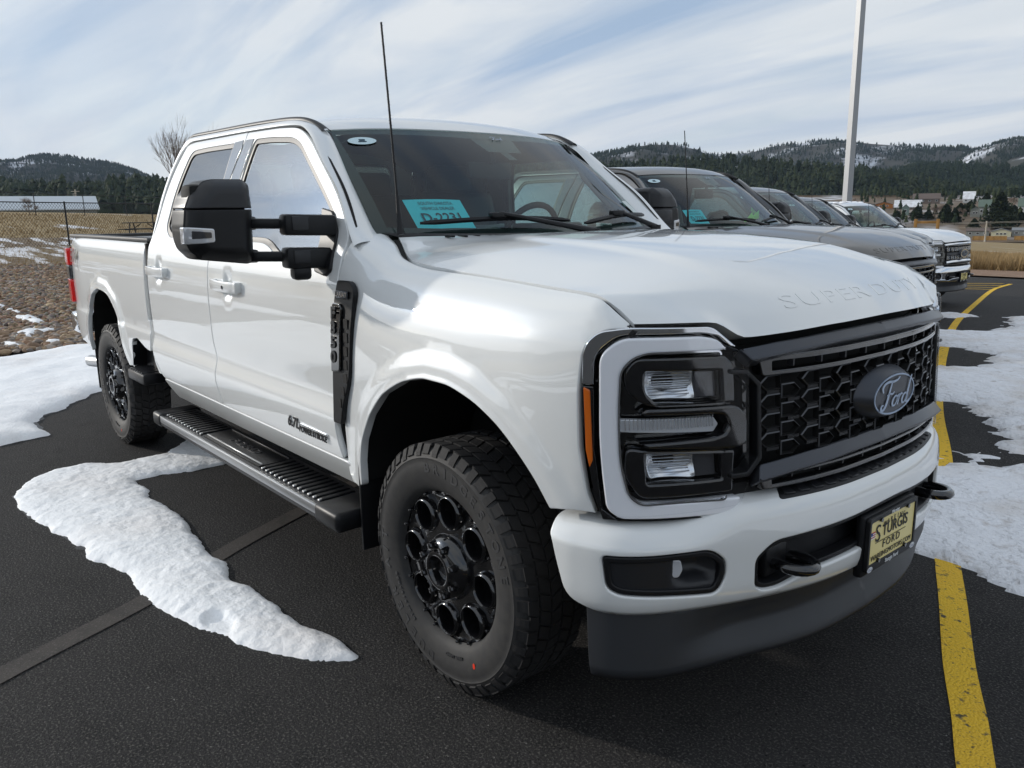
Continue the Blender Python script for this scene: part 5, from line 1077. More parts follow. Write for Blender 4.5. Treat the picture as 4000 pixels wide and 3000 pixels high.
lampm = panel('mirror_lamp', rp([(-1.481, 1.506), (-1.388, 1.514), (-1.388, 1.562), (-1.484, 1.570)], .008), lambda U, V: mmap(np.clip(U, -1.47, 0), V)+np.array([.006, 0, 0])*1.0+np.stack([-.0*U, np.minimum(U+1.47, 0), 0*U], -1), M['clear_lens'], mir, .02, (), .005, .04, ddir=(-1, 0, 0))
lam2 = panel('mirror_lamp_core', rp([(-1.462, 1.526), (-1.400, 1.530), (-1.400, 1.550), (-1.462, 1.556)], .004), lambda U, V: mmap(U, V)+np.array([.0085, 0, 0]), M['smoked_lens'], mir, .03, (), .002, .01)
mg = box('mirror_glass', (-.915, -1.345, 1.575), (.006, .17, .22), M['chrome'], mir, .003)
mcore = box('mirror_light_block', (-.85, -1.345, 1.585), (.10, .21, .27), M['void_black'], mir, .02)  # black box added inside the housing to stop light leaking through the cap seam
parts_m = [mcap, lampm, lam2, mg, mcore]
def rb(name, p0, p1, hz, hx, bev=.008):
    c = [(p0[i]+p1[i])/2 for i in range(3)]; L = math.dist(p0, p1); d = Vector(p1)-Vector(p0); R_ = d.to_track_quat('Y', 'Z').to_matrix(); return box(name, c, (hx, L, hz), M['black_plastic'], mir, bev, R_)
for z in (1.578, 1.455):
    parts_m += [rb('mirror_arm', (-.945, -1.218, z), (-.815, -1.05, z-.004), .038, .05), rb('arm_collar', (-.83, -1.258, z), (-.828, -1.205, z), .050, .07, .01), rb('arm_bracket', (-.80, -1.115, z-.006), (-.775, -.915, z-.012), .078, .085, .012)]
    parts_m.append(box('arm_cover', (-.752, -1.05, z-.002), (.010, .095, .052), M['grey_plastic'], mir, .004))
sail = panel('mirror_mount', rp([(-.895, 1.635), (-.80, 1.620), (-.735, 1.545), (-.705, 1.40), (-.745, 1.375), (-.84, 1.39), (-.86, 1.52)], .015), lambda U, V: np.stack([U, -(np.interp(V, ZF, WF)+.012), V], -1), M['black_plastic'], mir, .03, (), .006, .03)
parts_m += [sail, rb('camera_pod', (-.80, -1.09, 1.392), (-.785, -1.02, 1.392), .055, .07, .016)]
for o in [mir]+parts_m:
    nm_ = o.name.split('.')[0]
    if nm_ in ('mirror', 'mirror_cap', 'mirror_lamp', 'mirror_lamp_core', 'mirror_glass', 'mirror_light_block', 'arm_collar'):
        for v in o.data.vertices: v.co.x -= .12; v.co.y += .045
ml = mirrored(mir)
ml_parts = [mirrored(o, ml) for o in parts_m]
for o in [ml]+ml_parts:                                  # the far mirror is slid in on its arms
    if o.name.split('.')[0] in ('mirror', 'mirror_cap', 'mirror_lamp', 'mirror_lamp_core', 'mirror_glass', 'mirror_light_block', 'arm_collar'):
        for v in o.data.vertices: v.co.y -= .16; v.co.x += .07; v.co.z -= .015

# ---- running boards
rbz = .465
rbd = loft('running_board', [[(x, y, z) for y, z in ((-.855, rbz+.004), (-.875, rbz+.006), (-1.035, rbz), (-1.060, rbz-.004), (-1.072, rbz-.018), (-1.072, rbz-.055), (-1.05, rbz-.07), (-.875, rbz-.065), (-.855, rbz-.05))] for x in (-2.80, -2.0, -1.2, -.72)], M['grey_plastic'], TR, cv=True, caps=True, angle=30)
rbl = mirrored(rbd)
o = box('board_trim', (-1.76, -1.066, rbz-.020), (2.06, .016, .040), M['brushed_silver'], rbd, .005); mirrored(o, rbl)
for s, side in ((-1, rbd), (1, rbl)):
    for x in list(np.linspace(-2.70, -2.16, 12))+list(np.linspace(-1.36, -.80, 13)):
        box('tread_rib', (x, s*.955, rbz+.006), (.026, .150, .010), M['black_plastic'], side, .003, seg=1)
        box('tread_tip', (x, s*1.037, rbz+.005), (.016, .014, .009), M['brushed_silver'], side, .002, seg=1)
    box('tread_plate', (-1.76, s*.955, rbz+.004), (.72, .17, .006), M['black_plastic'], side, .002); 
    box('tread_line', (-1.76, s*1.020, rbz+.009), (.70, .008, .004), M['brushed_silver'], side, .001, seg=1); box('tread_line', (-1.76, s*.885, rbz+.009), (.70, .006, .004), M['grey_plastic'], side, .001, seg=1)
    for x, L in ((-2.80, .14), (-.68, .20)): box('end_cap', (x, s*.955, rbz-.030), (L, .25, .082), M['black_plastic'], side, .022, seg=3)
    for x in (-2.45, -1.83, -1.28, -.85): box('board_bracket', (x, s*.845, .515), (.11, .12, .018), M['steel_grey'], side, .003, Matrix.Rotation(s*rad(38), 3, 'X')); box('board_bracket', (x, s*.78, .56), (.10, .06, .10), M['steel_grey'], side, .003)
text_on('board_lettering', 'FORD', .062, plane_fn((-1.76, -.955, rbz+.008), (1, 0, 0), (0, 1, 0)), M['grey_plastic'], rbd, .002, 2.1, .002)

# ---- wheels (axle along y, outer face towards -y)
def make_wheel():
    fp = []
    face = lambda U, V: np.stack([U, -(.098+.006*(1-sst(.0, .10, np.hypot(U, V)))-.010*sst(.15, .21, np.hypot(U, V))*(1-sst(.24, .265, np.hypot(U, V)))), V], -1)
    cir = lambda r, n, c=(0, 0): [(c[0]+r*math.cos(2*math.pi*i/n), c[1]+r*math.sin(2*math.pi*i/n)) for i in range(n)]
    hc = [(.198*math.cos(rad(130.6-45*i)), .198*math.sin(rad(130.6-45*i))) for i in range(8)]
    wh = panel('wheel', cir(.272, 96), face, M['gloss_black'], TR, .022, [cir(.049, 28, c) for c in hc], .003, .05, step=.02)
    rims = [lathe_vf([(.262, -.070), (.270, -.100), (.277, -.108), (.283, -.106), (.284, -.098), (.27, -.08), (.255, 0), (.255, .1)], 72)]
    mk('rim_barrel', *merge(rims), M['gloss_black'], wh, True, 50)
    lip = lathe_vf([(.0475, -.02), (.0475, -.100), (.0490, -.108), (.0525, -.113), (.0565, -.112), (.0605, -.104), (.064, -.090)], 28)
    for c in hc: mk('rim_port', [(x+c[0], y, z+c[1]) for x, y, z in lip[0]], lip[1], M['gloss_black'], wh, True, 60)
    mk('hub', *lathe_vf([(.118, -.085), (.112, -.112), (.100, -.128), (.090, -.136), (.072, -.141), (.066, -.150), (.058, -.152), (.052, -.150), (.047, -.140), (.043, -.118), (.020, -.112), (.018, -.120), (.0, -.121)], 48), M['gloss_black'], wh, True, 35)
    nut = lathe_vf([(.014, -.11), (.0135, -.150), (.010, -.158), (.0, -.160)], 8)
    for i in range(8):
        a = rad(22+45*i); mk('lug_nut', [(x+.088*math.cos(a), y, z+.088*math.sin(a)) for x, y, z in nut[0]], nut[1], M['gloss_black'], wh, True, 40)
    bolt = lathe_vf([(.0062, -.09), (.006, -.112), (.004, -.115), (0, -.1155)], 8); pb_ = []
    for i in range(24):
        if i % 3 == 0: continue
        a = rad(130.6+7.5+15*i-7.5); pb_.append(([(x+.259*math.cos(a), y, z+.259*math.sin(a)) for x, y, z in bolt[0]], bolt[1]))
    mk('rim_bolts', *merge(pb_), M['gloss_black'], wh, True, 40, kind='stuff')
    mk('brake_disc', *lathe_vf([(.19, -.03), (.19, -.05), (.0, -.05)], 40), M['void_black'], wh, True, 30)
    pr = [(.262, -.100), (.272, -.114), (.288, -.124), (.31, -.131), (.335, -.1365), (.350, -.1375), (.365, -.1372), (.380, -.135), (.384, -.137), (.388, -.1345), (.402, -.129), (.413, -.120), (.420, -.108), (.423, -.09), (.424, 0), (.423, .09), (.418, .115), (.40, .13), (.35, .1375), (.30, .128), (.262, .10)]
    mk('tyre', *lathe_vf(pr, 96), M['rubber'], wh, True, 40)
    # tread blocks
    V, F = [], []
    def block(r0, r1, ys, a0, a1, sk=0.0, n=2):
        k = len(V)
        for rr in (r0, r1):
            for y, da in ((ys[0], 0), (ys[1], sk)):
                for t in range(n+1):
                    a = a0+(a1-a0)*t/n+da; V.append((rr*math.cos(a), y, rr*math.sin(a)))
        m = n+1
        for t in range(n): F.append((k+2*m+t, k+3*m+t, k+3*m+t+1, k+2*m+t+1)); F.append((k+t, k+2*m+t, k+2*m+t+1, k+t+1)); F.append((k+m+t+1, k+3*m+t+1, k+3*m+t, k+m+t))
        F.append((k, k+m, k+3*m, k+2*m)); F.append((k+n, k+2*m+n, k+3*m+n, k+m+n))
    N = 52
    for i in range(N):
        a = 2*math.pi*i/N; st_ = 2*math.pi/N
        for sgn in (-1, 1):
            dd = (i % 2)*.006
            block(.4225, .4325, (sgn*(.119-dd), sgn*.078) if sgn < 0 else (.078, .119-dd), a, a+st_*.80, sgn*st_*.25)
        for j, yy in enumerate((-.070, -.024, .024)):
            block(.4230, .4330, (yy, yy+.040), a+st_*(.1+.5*(j % 2)), a+st_*(.92+.5*(j % 2)), st_*.35*(1 if j % 2 else -1), 2)
        # shoulder lugs down the side wall
        k = len(V); a0, a1 = a+st_*.08, a+st_*(.62 if i % 2 else .80); prf = [(.4315, -.117), (.420, -.1245), (.404, -.1325), (.392 if i % 2 else .399, -.1365)]
        for rr, y in prf:
            for q in (a0, a1): V.append((rr*math.cos(q), y, rr*math.sin(q)))
        for rr, y in prf:
            for q in (a0, a1): V.append(((rr-.004)*math.cos(q), y+.006, (rr-.004)*math.sin(q)))
        for t in range(3):
            F.append((k+2*t, k+2*t+1, k+2*t+3, k+2*t+2)); F.append((k+2*t, k+2*t+2, k+8+2*t+2, k+8+2*t)); F.append((k+2*t+1, k+8+2*t+1, k+8+2*t+3, k+2*t+3))
        F.append((k+6, k+7, k+15, k+14))
    mk('tread', V, F, M['tread_rubber'], wh, False)
    def arc_text(s, size, r, a0, a1, m_):
        n = len(s); 
        for i, ch in enumerate(s):
            if ch == ' ': continue
            a = a0+(a1-a0)*(i+.5)/n; er = np.array([math.cos(a), 0, math.sin(a)]); et = np.array([math.sin(a), 0, -math.cos(a)]); yield *text_vf(ch, size, .0014, 'CENTER', .0012), er, et, r
    for s, size, r, a0, a1 in (('BRIDGESTONE', .046, .350, rad(104), rad(10)), ('DUELER A/T', .046, .350, rad(262), rad(172)), ('LT275/65R20', .018, .312, rad(236), rad(200)), ('MAX LOAD', .014, .305, rad(290), rad(272))):
        ps = []
        for v, f, er, et, rr in arc_text(s, size, r, a0, a1, None): ps.append((np.array([er*rr])+v[:, :1]*et*1.15+v[:, 1:2]*er+np.array([0, -.1372 if rr > .33 else -.1318, 0])-v[:, 2:3]*np.array([0, 1, 0]), f))
        mk('tyre_lettering', *merge(ps), M['rubber_letter'], wh, False, kind='stuff')
    a = rad(-58); mk('paint_dot', [(.330*math.cos(a)+.006*math.cos(b), -.1372, .330*math.sin(a)+.011*math.sin(b)) for b in np.linspace(0, 2*math.pi, 13)[:-1]], [tuple(range(12))], M['red_paint_dot'], wh, False)
    return wh
W0 = make_wheel(); W0.location = (0, -.868, .433)
def copy_tree(o, parent, skip=()):
    c = o.copy(); COL.objects.link(c); c.parent = parent
    for ch in list(o.children):
        if ch.name.split('.')[0] in skip: continue
        copy_tree(ch, c, skip)
    return c
w1 = copy_tree(W0, TR); w1.location = (-4.06, -.855, .433); w1.rotation_euler = (0, rad(20), 0)
for x, y in ((0, .868), (-4.06, .855)):
    w2 = copy_tree(W0, TR, ('tyre_lettering', 'rim_bolts', 'paint_dot')); w2.location = (x, y, .433); w2.rotation_euler = (0, 0, math.pi)

# ---- cowl, wipers, aerial
cowl = []
for t in np.linspace(0, 1, 5):
    s = np.linspace(-.98, .98, 30); be = base_edge(s); hr = np.stack([XR(np.abs(s))+.012, s*.735, 1.505-.006*s**2], -1); p = be*(1-t)+hr*t; p[:, 2] = p[:, 2]*0+(1.520+.016*s**2)*(1-t)+(1.506+.006*s**2)*t; cowl.append(p)
cw = loft('cowl_panel', cowl, M['black_plastic'], TR)
for i in range(22):
    s = -.6+i*.055; box('cowl_slat', (-.405-.12*s*s, s, 1.5135+.016*s*s), (.055, .012, .008), M['black_plastic'], cw, .002, seg=1)
def wiper(y0, y1, piv):
    a = []
    for t in np.linspace(0, 1, 14):
        y = y0+(y1-y0)*t; s = y/.80; p = wsp([s], [.035+.05*math.sin(t*2.6)])[0]; a.append((p[0]+.020, p[1], p[2]+.026))
    o = tube('wiper', a, [.006]+[.011]*12+[.006], M['black_plastic'], TR, 6); m = a[6]
    tube('wiper_arm', [(piv[0], piv[1], piv[2]), (piv[0]-.0, (piv[1]*.6+m[1]*.4), piv[2]+.03), (m[0]+.008, m[1], m[2]+.022)], [.016, .011, .008], M['black_plastic'], o, 8); box('wiper_clip', (m[0]+.004, m[1], m[2]+.014), (.035, .075, .022), M['black_plastic'], o, .006); tube('wiper_pivot', [(piv[0], piv[1], piv[2]-.03), (piv[0], piv[1], piv[2]+.012)], .022, M['black_plastic'], o, 12)
wiper(-.66, .02, (-.375, .12, 1.520)); wiper(.10, .68, (-.44, .60, 1.525))
an = [(-.560, -.748, 1.528), (-.566, -.748, 1.56), (-.575, -.75, 1.70), (-.600, -.752, 2.0), (-.628, -.752, 2.292)]
tube('aerial', an, [.016, .011, .0052, .0040, .0038], M['black_plastic'], TR, 8); 
hel = []
for i in range(160):
    t = i/159; q = pchip(np.arange(3), np.array(an[2:]))(np.array(t*2)); hel.append((q[0]+.0045*math.cos(i*1.9), q[1]+.0045*math.sin(i*1.9), q[2]))
tube('aerial_winding', hel, .0018, M['black_plastic'], TR, 4)

# ---- cabin
dash = loft('dashboard', [[(x, y, z) for x, z in ((-.52, 1.47), (-.62, 1.49), (-.80, 1.500), (-.95, 1.485), (-1.02, 1.44), (-1.04, 1.30), (-.98, 1.05))] for y in np.linspace(-.80, .80, 9)], M['cabin_dark'], TR, angle=40)
box('instrument_hood', (-.98, .40, 1.515), (.16, .36, .07), M['cabin_dark'], dash, .02); box('screen', (-1.03, .0, 1.47), (.02, .30, .16), M['gloss_black'], dash, .006)
stw = tube('steering_wheel', [(-1.13+.075*math.sin(a), .40+.185*math.cos(a), 1.47+.17*math.sin(a)) for a in np.linspace(0, 2*math.pi, 33)[:-1]], .016, M['cabin_dark'], TR, 8, closed=True)
box('steering_boss', (-1.11, .40, 1.46), (.06, .15, .12), M['cabin_dark'], stw, .02); tube('steering_spoke', [(-1.12, .22, 1.47), (-1.12, .58, 1.47)], .018, M['cabin_dark'], stw, 6); tube('steering_spoke', [(-1.12, .40, 1.46), (-1.19, .40, 1.31)], .018, M['cabin_dark'], stw, 6)
def seat(x, y, wd):
    s = box('seat', (x, y, 1.10), (.50, wd, .16), M['seat_leather'], TR, .05, seg=3); box('seat_back', (x-.30, y, 1.42), (.16, wd, .62), M['seat_leather'], s, .06, Matrix.Rotation(rad(-14), 3, 'Y'), 3); box('headrest', (x-.40, y, 1.79), (.11, .27, .17), M['seat_leather'], s, .04, Matrix.Rotation(rad(-10), 3, 'Y'), 3)
for y in (-.42, .42): seat(-1.45, y, .52)
for y in (-.46, .46): seat(-2.40, y, .60)
box('cabin_floor', (-1.8, 0, .80), (2.4, 1.7, .05), M['cabin_dark'], TR, .01); 
hl_ = []
for x in np.linspace(-1.13, -2.75, 8): hl_.append([(x, y, 1.995-.10*(abs(y)/.7)**4-.03*max(0, (-1.3-x)*-1)) for y in np.linspace(-.73, .73, 13)])
loft('headliner', hl_, M['headliner'], TR, flip=True)
rm = box('rear_view_mirror', (-1.02, .06, 1.80), (.03, .26, .08), M['cabin_dark'], TR, .012); tube('mirror_stalk', [(-1.0, .06, 1.83), (-.985, .06, 1.90)], .012, M['cabin_dark'], rm, 6)
for s in (-1, 1):
    box('door_card', (-1.8, s*.925, 1.10), (2.2, .03, .68), M['cabin_dark'], TR, .008); box('pillar_trim', (-1.93, s*.835, 1.73), (.13, .02, .52), M['cabin_grey'], TR, .006, Matrix.Rotation(s*rad(15.5), 3, 'X'))
    tube('grab_handle', [(-.86, s*.735, 1.62), (-.90, s*.72, 1.66), (-1.02, s*.69, 1.78), (-1.05, s*.70, 1.82)], .013, M['cabin_grey'], TR, 6)
    tube('pillar_lining', [(-.74, s*.775, 1.53), (-1.17, s*.715, 1.93)], .030, M['cabin_grey'], TR, 6)

# ------------------------------------------------------------------ the rest of the row
def recolour(o, table):
    if o.type == 'MESH' and o.data.materials:
        nm = o.data.materials[0].name
        if nm in table: o.material_slots[0].link = 'OBJECT'; o.material_slots[0].material = M[table[nm]]
    for c in o.children: recolour(c, table)
def copy_truck(loc, label, table, rz=0, skip=()):
    t = copy_tree(TR, None, skip); t.location = loc; t.rotation_euler = (0, 0, rz); t['label'] = label; recolour(t, table); return t
SK = ('board_lettering', 'tread_rib', 'tread_tip', 'tyre_lettering', 'paint_dot', 'rim_bolts', 'keyhole', 'bed_decal', 'step_rib', 'plate_lettering', 'plate_flag', 'aerial_winding')
def tz(x, y): return float(gz(x+.3, y))
T2 = copy_truck((-1.58, 3.80, -.062), 'dark grey-brown pickup parked second in the row, blue dealer card behind its windshield', {'white_paint': 'grey_paint'}, 0, SK)
T3 = copy_truck((-3.22, 7.60, -.168), 'slate grey pickup parked third in the row, green tag hanging in its windshield', {'white_paint': 'slate_paint'}, 0, SK)
T4 = copy_truck((-4.62, 11.10, -.268), 'black pickup parked fourth in the row, just before the white one with chrome grille', {'white_paint': 'black_paint'}, 0, SK)
T5 = copy_truck((-5.28, 14.42, -.358), 'white pickup with chrome grille and roof lamps at the far end of the row', {'white_paint': 'ice_white_paint', 'satin_charcoal': 'chrome'}, 0, tuple(q for q in SK if q != 'plate_lettering')+('honeycomb', 'honeycomb_links', 'honeycomb_edges'))
def kid(t, nm): return [c for c in t.children if c.name.split('.')[0] == nm][0]
# chrome grille, bumper and lamps of the last truck
g5 = kid(T5, 'grille')
for z in (1.150, 1.115, 1.00, .965):
    parts = []
    for y in np.linspace(-.50, .50, 9):
        P = fac(.004)(np.array([math.copysign(PF.a(abs(y)), y)]), np.array([z]))[0]; v, f = box_vf(P, (.03, .10, .028), .008); parts.append((v, f))
    for i_, (v, f) in enumerate(parts):
        P = np.array(v); mid = P.mean(0); panel('chrome_frame', rp([(-.05, -.0155), (.05, -.0155), (.05, .0155), (-.05, .0155)], .008), (lambda m_: (lambda U, V: np.stack([m_[0]+0*U, m_[1]+U, m_[2]+V], -1)))(mid), M['chrome'], g5, .03, [rp([(-.042, -.009), (.042, -.009), (.042, .009), (-.042, .009)], .005)], .002, .02, step=.03)
panel('chrome_bar', rp(fs([(-.57, 1.035), (.57, 1.035), (.57, 1.085), (-.57, 1.085)]), .01), fac(.002), M['satin_charcoal'], g5, .06, (), .006, .03)
b5 = kid(T5, 'front_bumper'); b5.material_slots[0].link = 'OBJECT'; b5.material_slots[0].material = M['chrome']
e5 = [c for c in g5.children if c.name.startswith('emblem')][0]; oval_ring('emblem_rim', .168, .083, .022, em_x+.004, M['chrome'], e5)
for y in (-.52, -.26, 0, .26, .52):
    rr_ = [[(-1.42+.075*k_*math.cos(a), y+.035*k_*math.sin(a), 2.052+.022*hh-.02*(abs(y)/.52)**2*.4) for a in np.linspace(0, 2*math.pi, 17)[:-1]] for k_, hh in ((1, 0), (.92, .6), (.6, .95), (.05, 1.05))]
    loft('roof_lamp', rr_, M['lamp_white'], T5, cv=True)
# dealer cards on the dashboards
def card(ox, oy, oz, label, rot=0):
    c = thing('dealer_card', label, 'card', (0, 0, 0), 0, 'dealer cards behind windshields')
    a = np.array([-.70+ox, -.465+oy, 1.600+oz]); u = np.array([-.16, 1.0, .0]); u /= np.linalg.norm(u); v = np.array([-.62, .0, .78]); v -= u*(v@u); v /= np.linalg.norm(v); fn = plane_fn(a, u, v)
    sh = []
    for yy in (-.075, .075):
        for xx in np.linspace(-.165, .165, 9): sh.append((xx, yy, .006*math.cos(xx*9)))
    mk('card_sheet', fn(np.array(sh)), [(i, i+1, i+10, i+9) for i in range(8)], M['card_blue'], c, True, None)
    for s_, sz, yy in (('SOUTH DAKOTA', .022, .052), ('VEHICLE DEALER', .022, .026), ('D-2231', .062, -.022)): text_on('card_lettering', s_, sz, (lambda yy: (lambda T: fn(T+np.array([0, yy, .0075]))))(yy), M['card_ink'], c, 0, 1.15 if sz < .03 else 1.25, 0.0 if sz < .03 else .001)
card(0, 0, 0, 'light blue dealer card behind the windshield of the nearest white truck')
card(-1.58, 3.80, -.062, 'light blue dealer card behind the windshield of the dark grey-brown truck')
# lime tags
for i, (T_, q, lb) in enumerate(((T2, (-.80, .52, 1.60), 'lime green paper tag on the dash of the dark grey-brown truck'), (T3, (-.95, -.55, 1.74), 'lime green price tag in the windshield of the slate grey truck'))):
    o_ = np.array(T_.location)+np.array(q); o = mk('paper_tag', [tuple(o_+np.array(p)) for p in ([(0, -.13, -.06), (0, -.02, -.05), (0, .12, -.03), (.01, .10, .05), (0, .02, .0), (0, .0, .03)] if i == 0 else [(0, -.06, -.09), (0, .05, -.10), (.01, .07, .06), (.01, .02, .10), (0, -.05, .08)])], [tuple(range(6 if i == 0 else 5))], M['green_tag'], None, False); tag(o, lb, 'tag')

# ------------------------------------------------------------------ hills and woods
def foliage_mat(name, c0, c1):
    m = bpy.data.materials.new(name); m.use_nodes = True; t = m.node_tree; b = t.nodes['Principled BSDF']; b.inputs['Roughness'].default_value = .85; b.inputs['Specular IOR Level'].default_value = .15
    at = t.nodes.new('ShaderNodeAttribute'); at.attribute_name = 'tone'; mx = t.nodes.new('ShaderNodeMix'); mx.data_type = 'RGBA'; mx.inputs['A'].default_value = (*c0, 1); mx.inputs['B'].default_value = (*c1, 1); t.links.new(at.outputs['Fac'], mx.inputs['Factor']); t.links.new(mx.outputs['Result'], b.inputs['Base Color']); MATS[name] = m; return m
foliage_mat('pine_far', (.014, .025, .016), (.028, .040, .020)); foliage_mat('pine_near', (.012, .022, .011), (.040, .050, .022)); mat('bark', (.07, .05, .035), .9, bump=(20, .6, .02)); mat('bare_twig', (.19, .155, .13), .9); mat('brush_twig', (.24, .19, .145), .9, var=(.5, (.17, .12, .095)))
def pine_vf(seed, tiers=4, n=6):
    r_ = random.Random(seed); V, F = [], []
    def ring_cone(z0, z1, r0):
        k = len(V); V.append((r_.uniform(-.04, .04), r_.uniform(-.04, .04), z1))
        for i in range(n):
            a = 2*math.pi*(i+r_.random()*.5)/n; q = r0*r_.uniform(.65, 1.2); V.append((q*math.cos(a), q*math.sin(a), z0+r_.uniform(-.06, .06)))
        for i in range(n): F.append((k, k+1+i, k+1+(i+1) % n))
    ring_cone(.0, .30, .035)
    z = .22
    for t in range(tiers):
        h = (1-z)*.55+.06; ring_cone(z, min(1.0, z+h), .20*(1-z)**.6+.03); z += (1-.22)/tiers*.92
    return np.array(V), np.array(F)
PINES = [pine_vf(s) for s in range(8)]
def woods(name, P, H, mat_, label):
    VV, FF, TN = [], [], []; k0 = 0
    for i, (p, hgt) in enumerate(zip(P, H)):
        V, F = PINES[int(rng.integers(8))]; a = rng.uniform(0, 6.28); c_, s_ = math.cos(a), math.sin(a); wd = hgt*rng.uniform(.85, 1.35)
        VV.append(np.stack([(V[:, 0]*c_-V[:, 1]*s_)*wd+p[0], (V[:, 0]*s_+V[:, 1]*c_)*wd+p[1], V[:, 2]*hgt+p[2]], 1)); FF.append(F+k0); k0 += len(V); TN.append(np.full(len(V), rng.random()))
    o = mk(name, np.concatenate(VV), np.concatenate(FF).astype(np.int32), mat_, None, False, kind='stuff', label=label, category='trees'); a_ = o.data.attributes.new('tone', 'FLOAT', 'POINT'); a_.data.foreach_set('value', np.concatenate(TN)); return o
def hill(name, ridge, D, front, back, zfoot, gm, ntree, th, label, gap=.5, gscale=.01, seed=0, wname='woods', fm='pine_far', pw=1.15, drop=0):
    R_ = np.array(ridge, float); u = np.linspace(R_[0, 0], R_[-1, 0], 140); pyv = np.interp(u, R_[:, 0], R_[:, 1])+drop; pyv = pyv+th*FPX/D*.80; P = np.array([at_dist(a, b, D) for a, b in zip(u, pyv)]); dirs = (P-CAM)[:, :2]/D; ts = np.concatenate([np.linspace(0, 1, 26), [1.25, 1.6, 2.0]]); G_ = np.empty((140, len(ts), 3))
    for j, t in enumerate(ts):
        dist = D-front*(1-t) if t <= 1 else D+back*(t-1); x = CAM[0]+dirs[:, 0]*dist; y = CAM[1]+dirs[:, 1]*dist
        z = zfoot+(P[:, 2]-zfoot)*(t**pw if t <= 1 else (1-(t-1)**1.5)); bump_ = (fbm(x*.006+seed, y*.006, 80+seed)-.5)*front*.16*(4*t*(1-t) if t <= 1 else 0)
        G_[:, j] = np.stack([x, y, z+bump_], -1)
    mk(name, G_.reshape(-1, 3), grid_faces(140, len(ts)), gm, None, True, None, kind='structure')
    n = ntree*3; a = rng.uniform(0, 138.99, n); b = 25*rng.random(n)**.8*1.0; b = np.minimum(b*1.03, 25.6); i, j = a.astype(int), np.minimum(b.astype(int), len(ts)-2); fa, fb = (a-i)[:, None], np.clip(b-j, 0, 1)[:, None]
    Q = (G_[i, j]*(1-fa)+G_[i+1, j]*fa)*(1-fb)+(G_[i, j+1]*(1-fa)+G_[i+1, j+1]*fa)*fb
    dens = fbm(Q[:, 0]*gscale, Q[:, 1]*gscale, 90+seed); keep = (dens+rng.uniform(-.22, .22, n) > gap)[:]; Q = Q[keep][:ntree]; woods(wname, Q, th*rng.uniform(.6, 1.25, len(Q)), M[fm], label)
lh = zm('HL', [(-900, 330), (-300, 290), (0, 255), (100, 262), (200, 235), (300, 190), (400, 158), (560, 137), (700, 143), (900, 165), (1100, 200), (1300, 225), (1450, 255), (1600, 305), (1750, 365), (1890, 435), (2100, 500), (2600, 600)])
hill('hill', lh, 2300, 900, 700, -10, M['hill_snow'], 14000, 8, 'dark pine woods on the rounded hill at the left', .27, .008, 1, 'pine_woods', drop=5)
lf = zm('HL', [(-900, 470), (0, 490), (200, 505), (400, 540), (700, 560), (1000, 560), (1300, 540), (1500, 505), (1700, 470), (1900, 445), (2060, 455), (2600, 480), (3400, 520)])
hill('wooded_slope', lf, 950, 420, 300, 0, M['forest_floor'], 3600, 15, 'dark pine woods on the low slope behind the field at the left', .42, .02, 2, 'pine_woods', 'pine_near', drop=8)
rh = zm('H3', [(-500, 330), (-150, 260), (80, 210), (300, 155), (450, 125), (560, 100), (640, 90), (760, 90), (850, 97), (950, 125), (1030, 155), (1090, 190), (1250, 260), (1500, 330)])
hill('hill', rh, 1900, 600, 500, -15, M['hill_snow'], 6500, 9, 'pine woods on the nearer rounded hill at the centre', .40, .010, 3, 'pine_woods', drop=4)
rb_ = zm('H3', [(300, 330), (700, 250), (1000, 175), (1200, 162), (1330, 158), (1480, 122)])+zm('H4', [(0, 248), (250, 222), (460, 192), (560, 186), (700, 198), (900, 220), (1100, 234), (1300, 240), (1480, 243), (1600, 256), (1700, 252), (1790, 275), (1950, 300), (2212, 330), (2800, 380)])
hill('hill', rb_, 2600, 900, 700, -15, M['hill_snow'], 9500, 10, 'pine woods on the snowy far ridge behind the light pole', .46, .008, 4, 'pine_woods', drop=3)
rr2 = zm('H4', [(1500, 480), (1650, 350), (1790, 272), (1900, 248), (2000, 210), (2100, 190), (2212, 180), (2500, 170), (3200, 260)])
hill('hill', rr2, 2200, 800, 600, -15, M['hill_snow'], 6000, 9, 'pine woods on the steep hill at the right edge', .44, .010, 5, 'pine_woods', drop=3)
mr = zm('H4', [(500, 640), (800, 520), (1100, 460), (1300, 410), (1600, 400), (1900, 405), (2212, 420), (2800, 430), (3200, 470)])
hill('wooded_ridge', mr, 1300, 400, 400, -18, M['forest_floor'], 6500, 11, 'dense pine woods on the middle ridge at the right', .36, .015, 6, 'pine_woods', drop=6)
mf = zm('H3', [(-700, 215), (-200, 215), (80, 222), (300, 232), (500, 222), (700, 205), (900, 192), (1300, 188), (1500, 212), (1900, 245), (2100, 275)])+zm('H4', [(700, 405), (900, 452), (1100, 485), (1300, 515), (1600, 572), (1900, 612), (2212, 635), (2800, 660), (3300, 680)])
hill('wooded_slope', mf, 950, 340, 300, -16, M['forest_floor'], 6500, 14, 'dark pine woods on the slope behind the parked trucks', .34, .02, 7, 'pine_woods', 'pine_near', pw=.95, drop=10)
# valley floor with houses
VP = [770, 790, 800, 815, 835, 850, 870, 905, 924, 940]; VD = [590, 540, 505, 475, 445, 428, 412, 398, 390, 378]
def Dv(py): return float(np.interp(py, VP, VD))
G_ = np.array([[at_dist(a, b, Dv(b)) for b in np.linspace(945, 762, 30)] for a in np.linspace(2300, 4900, 60)]); G_[:, :, 2] -= .15
mk('valley_slope', G_.reshape(-1, 3), grid_faces(60, 30), M['valley_ground'], None, True, None, kind='structure')
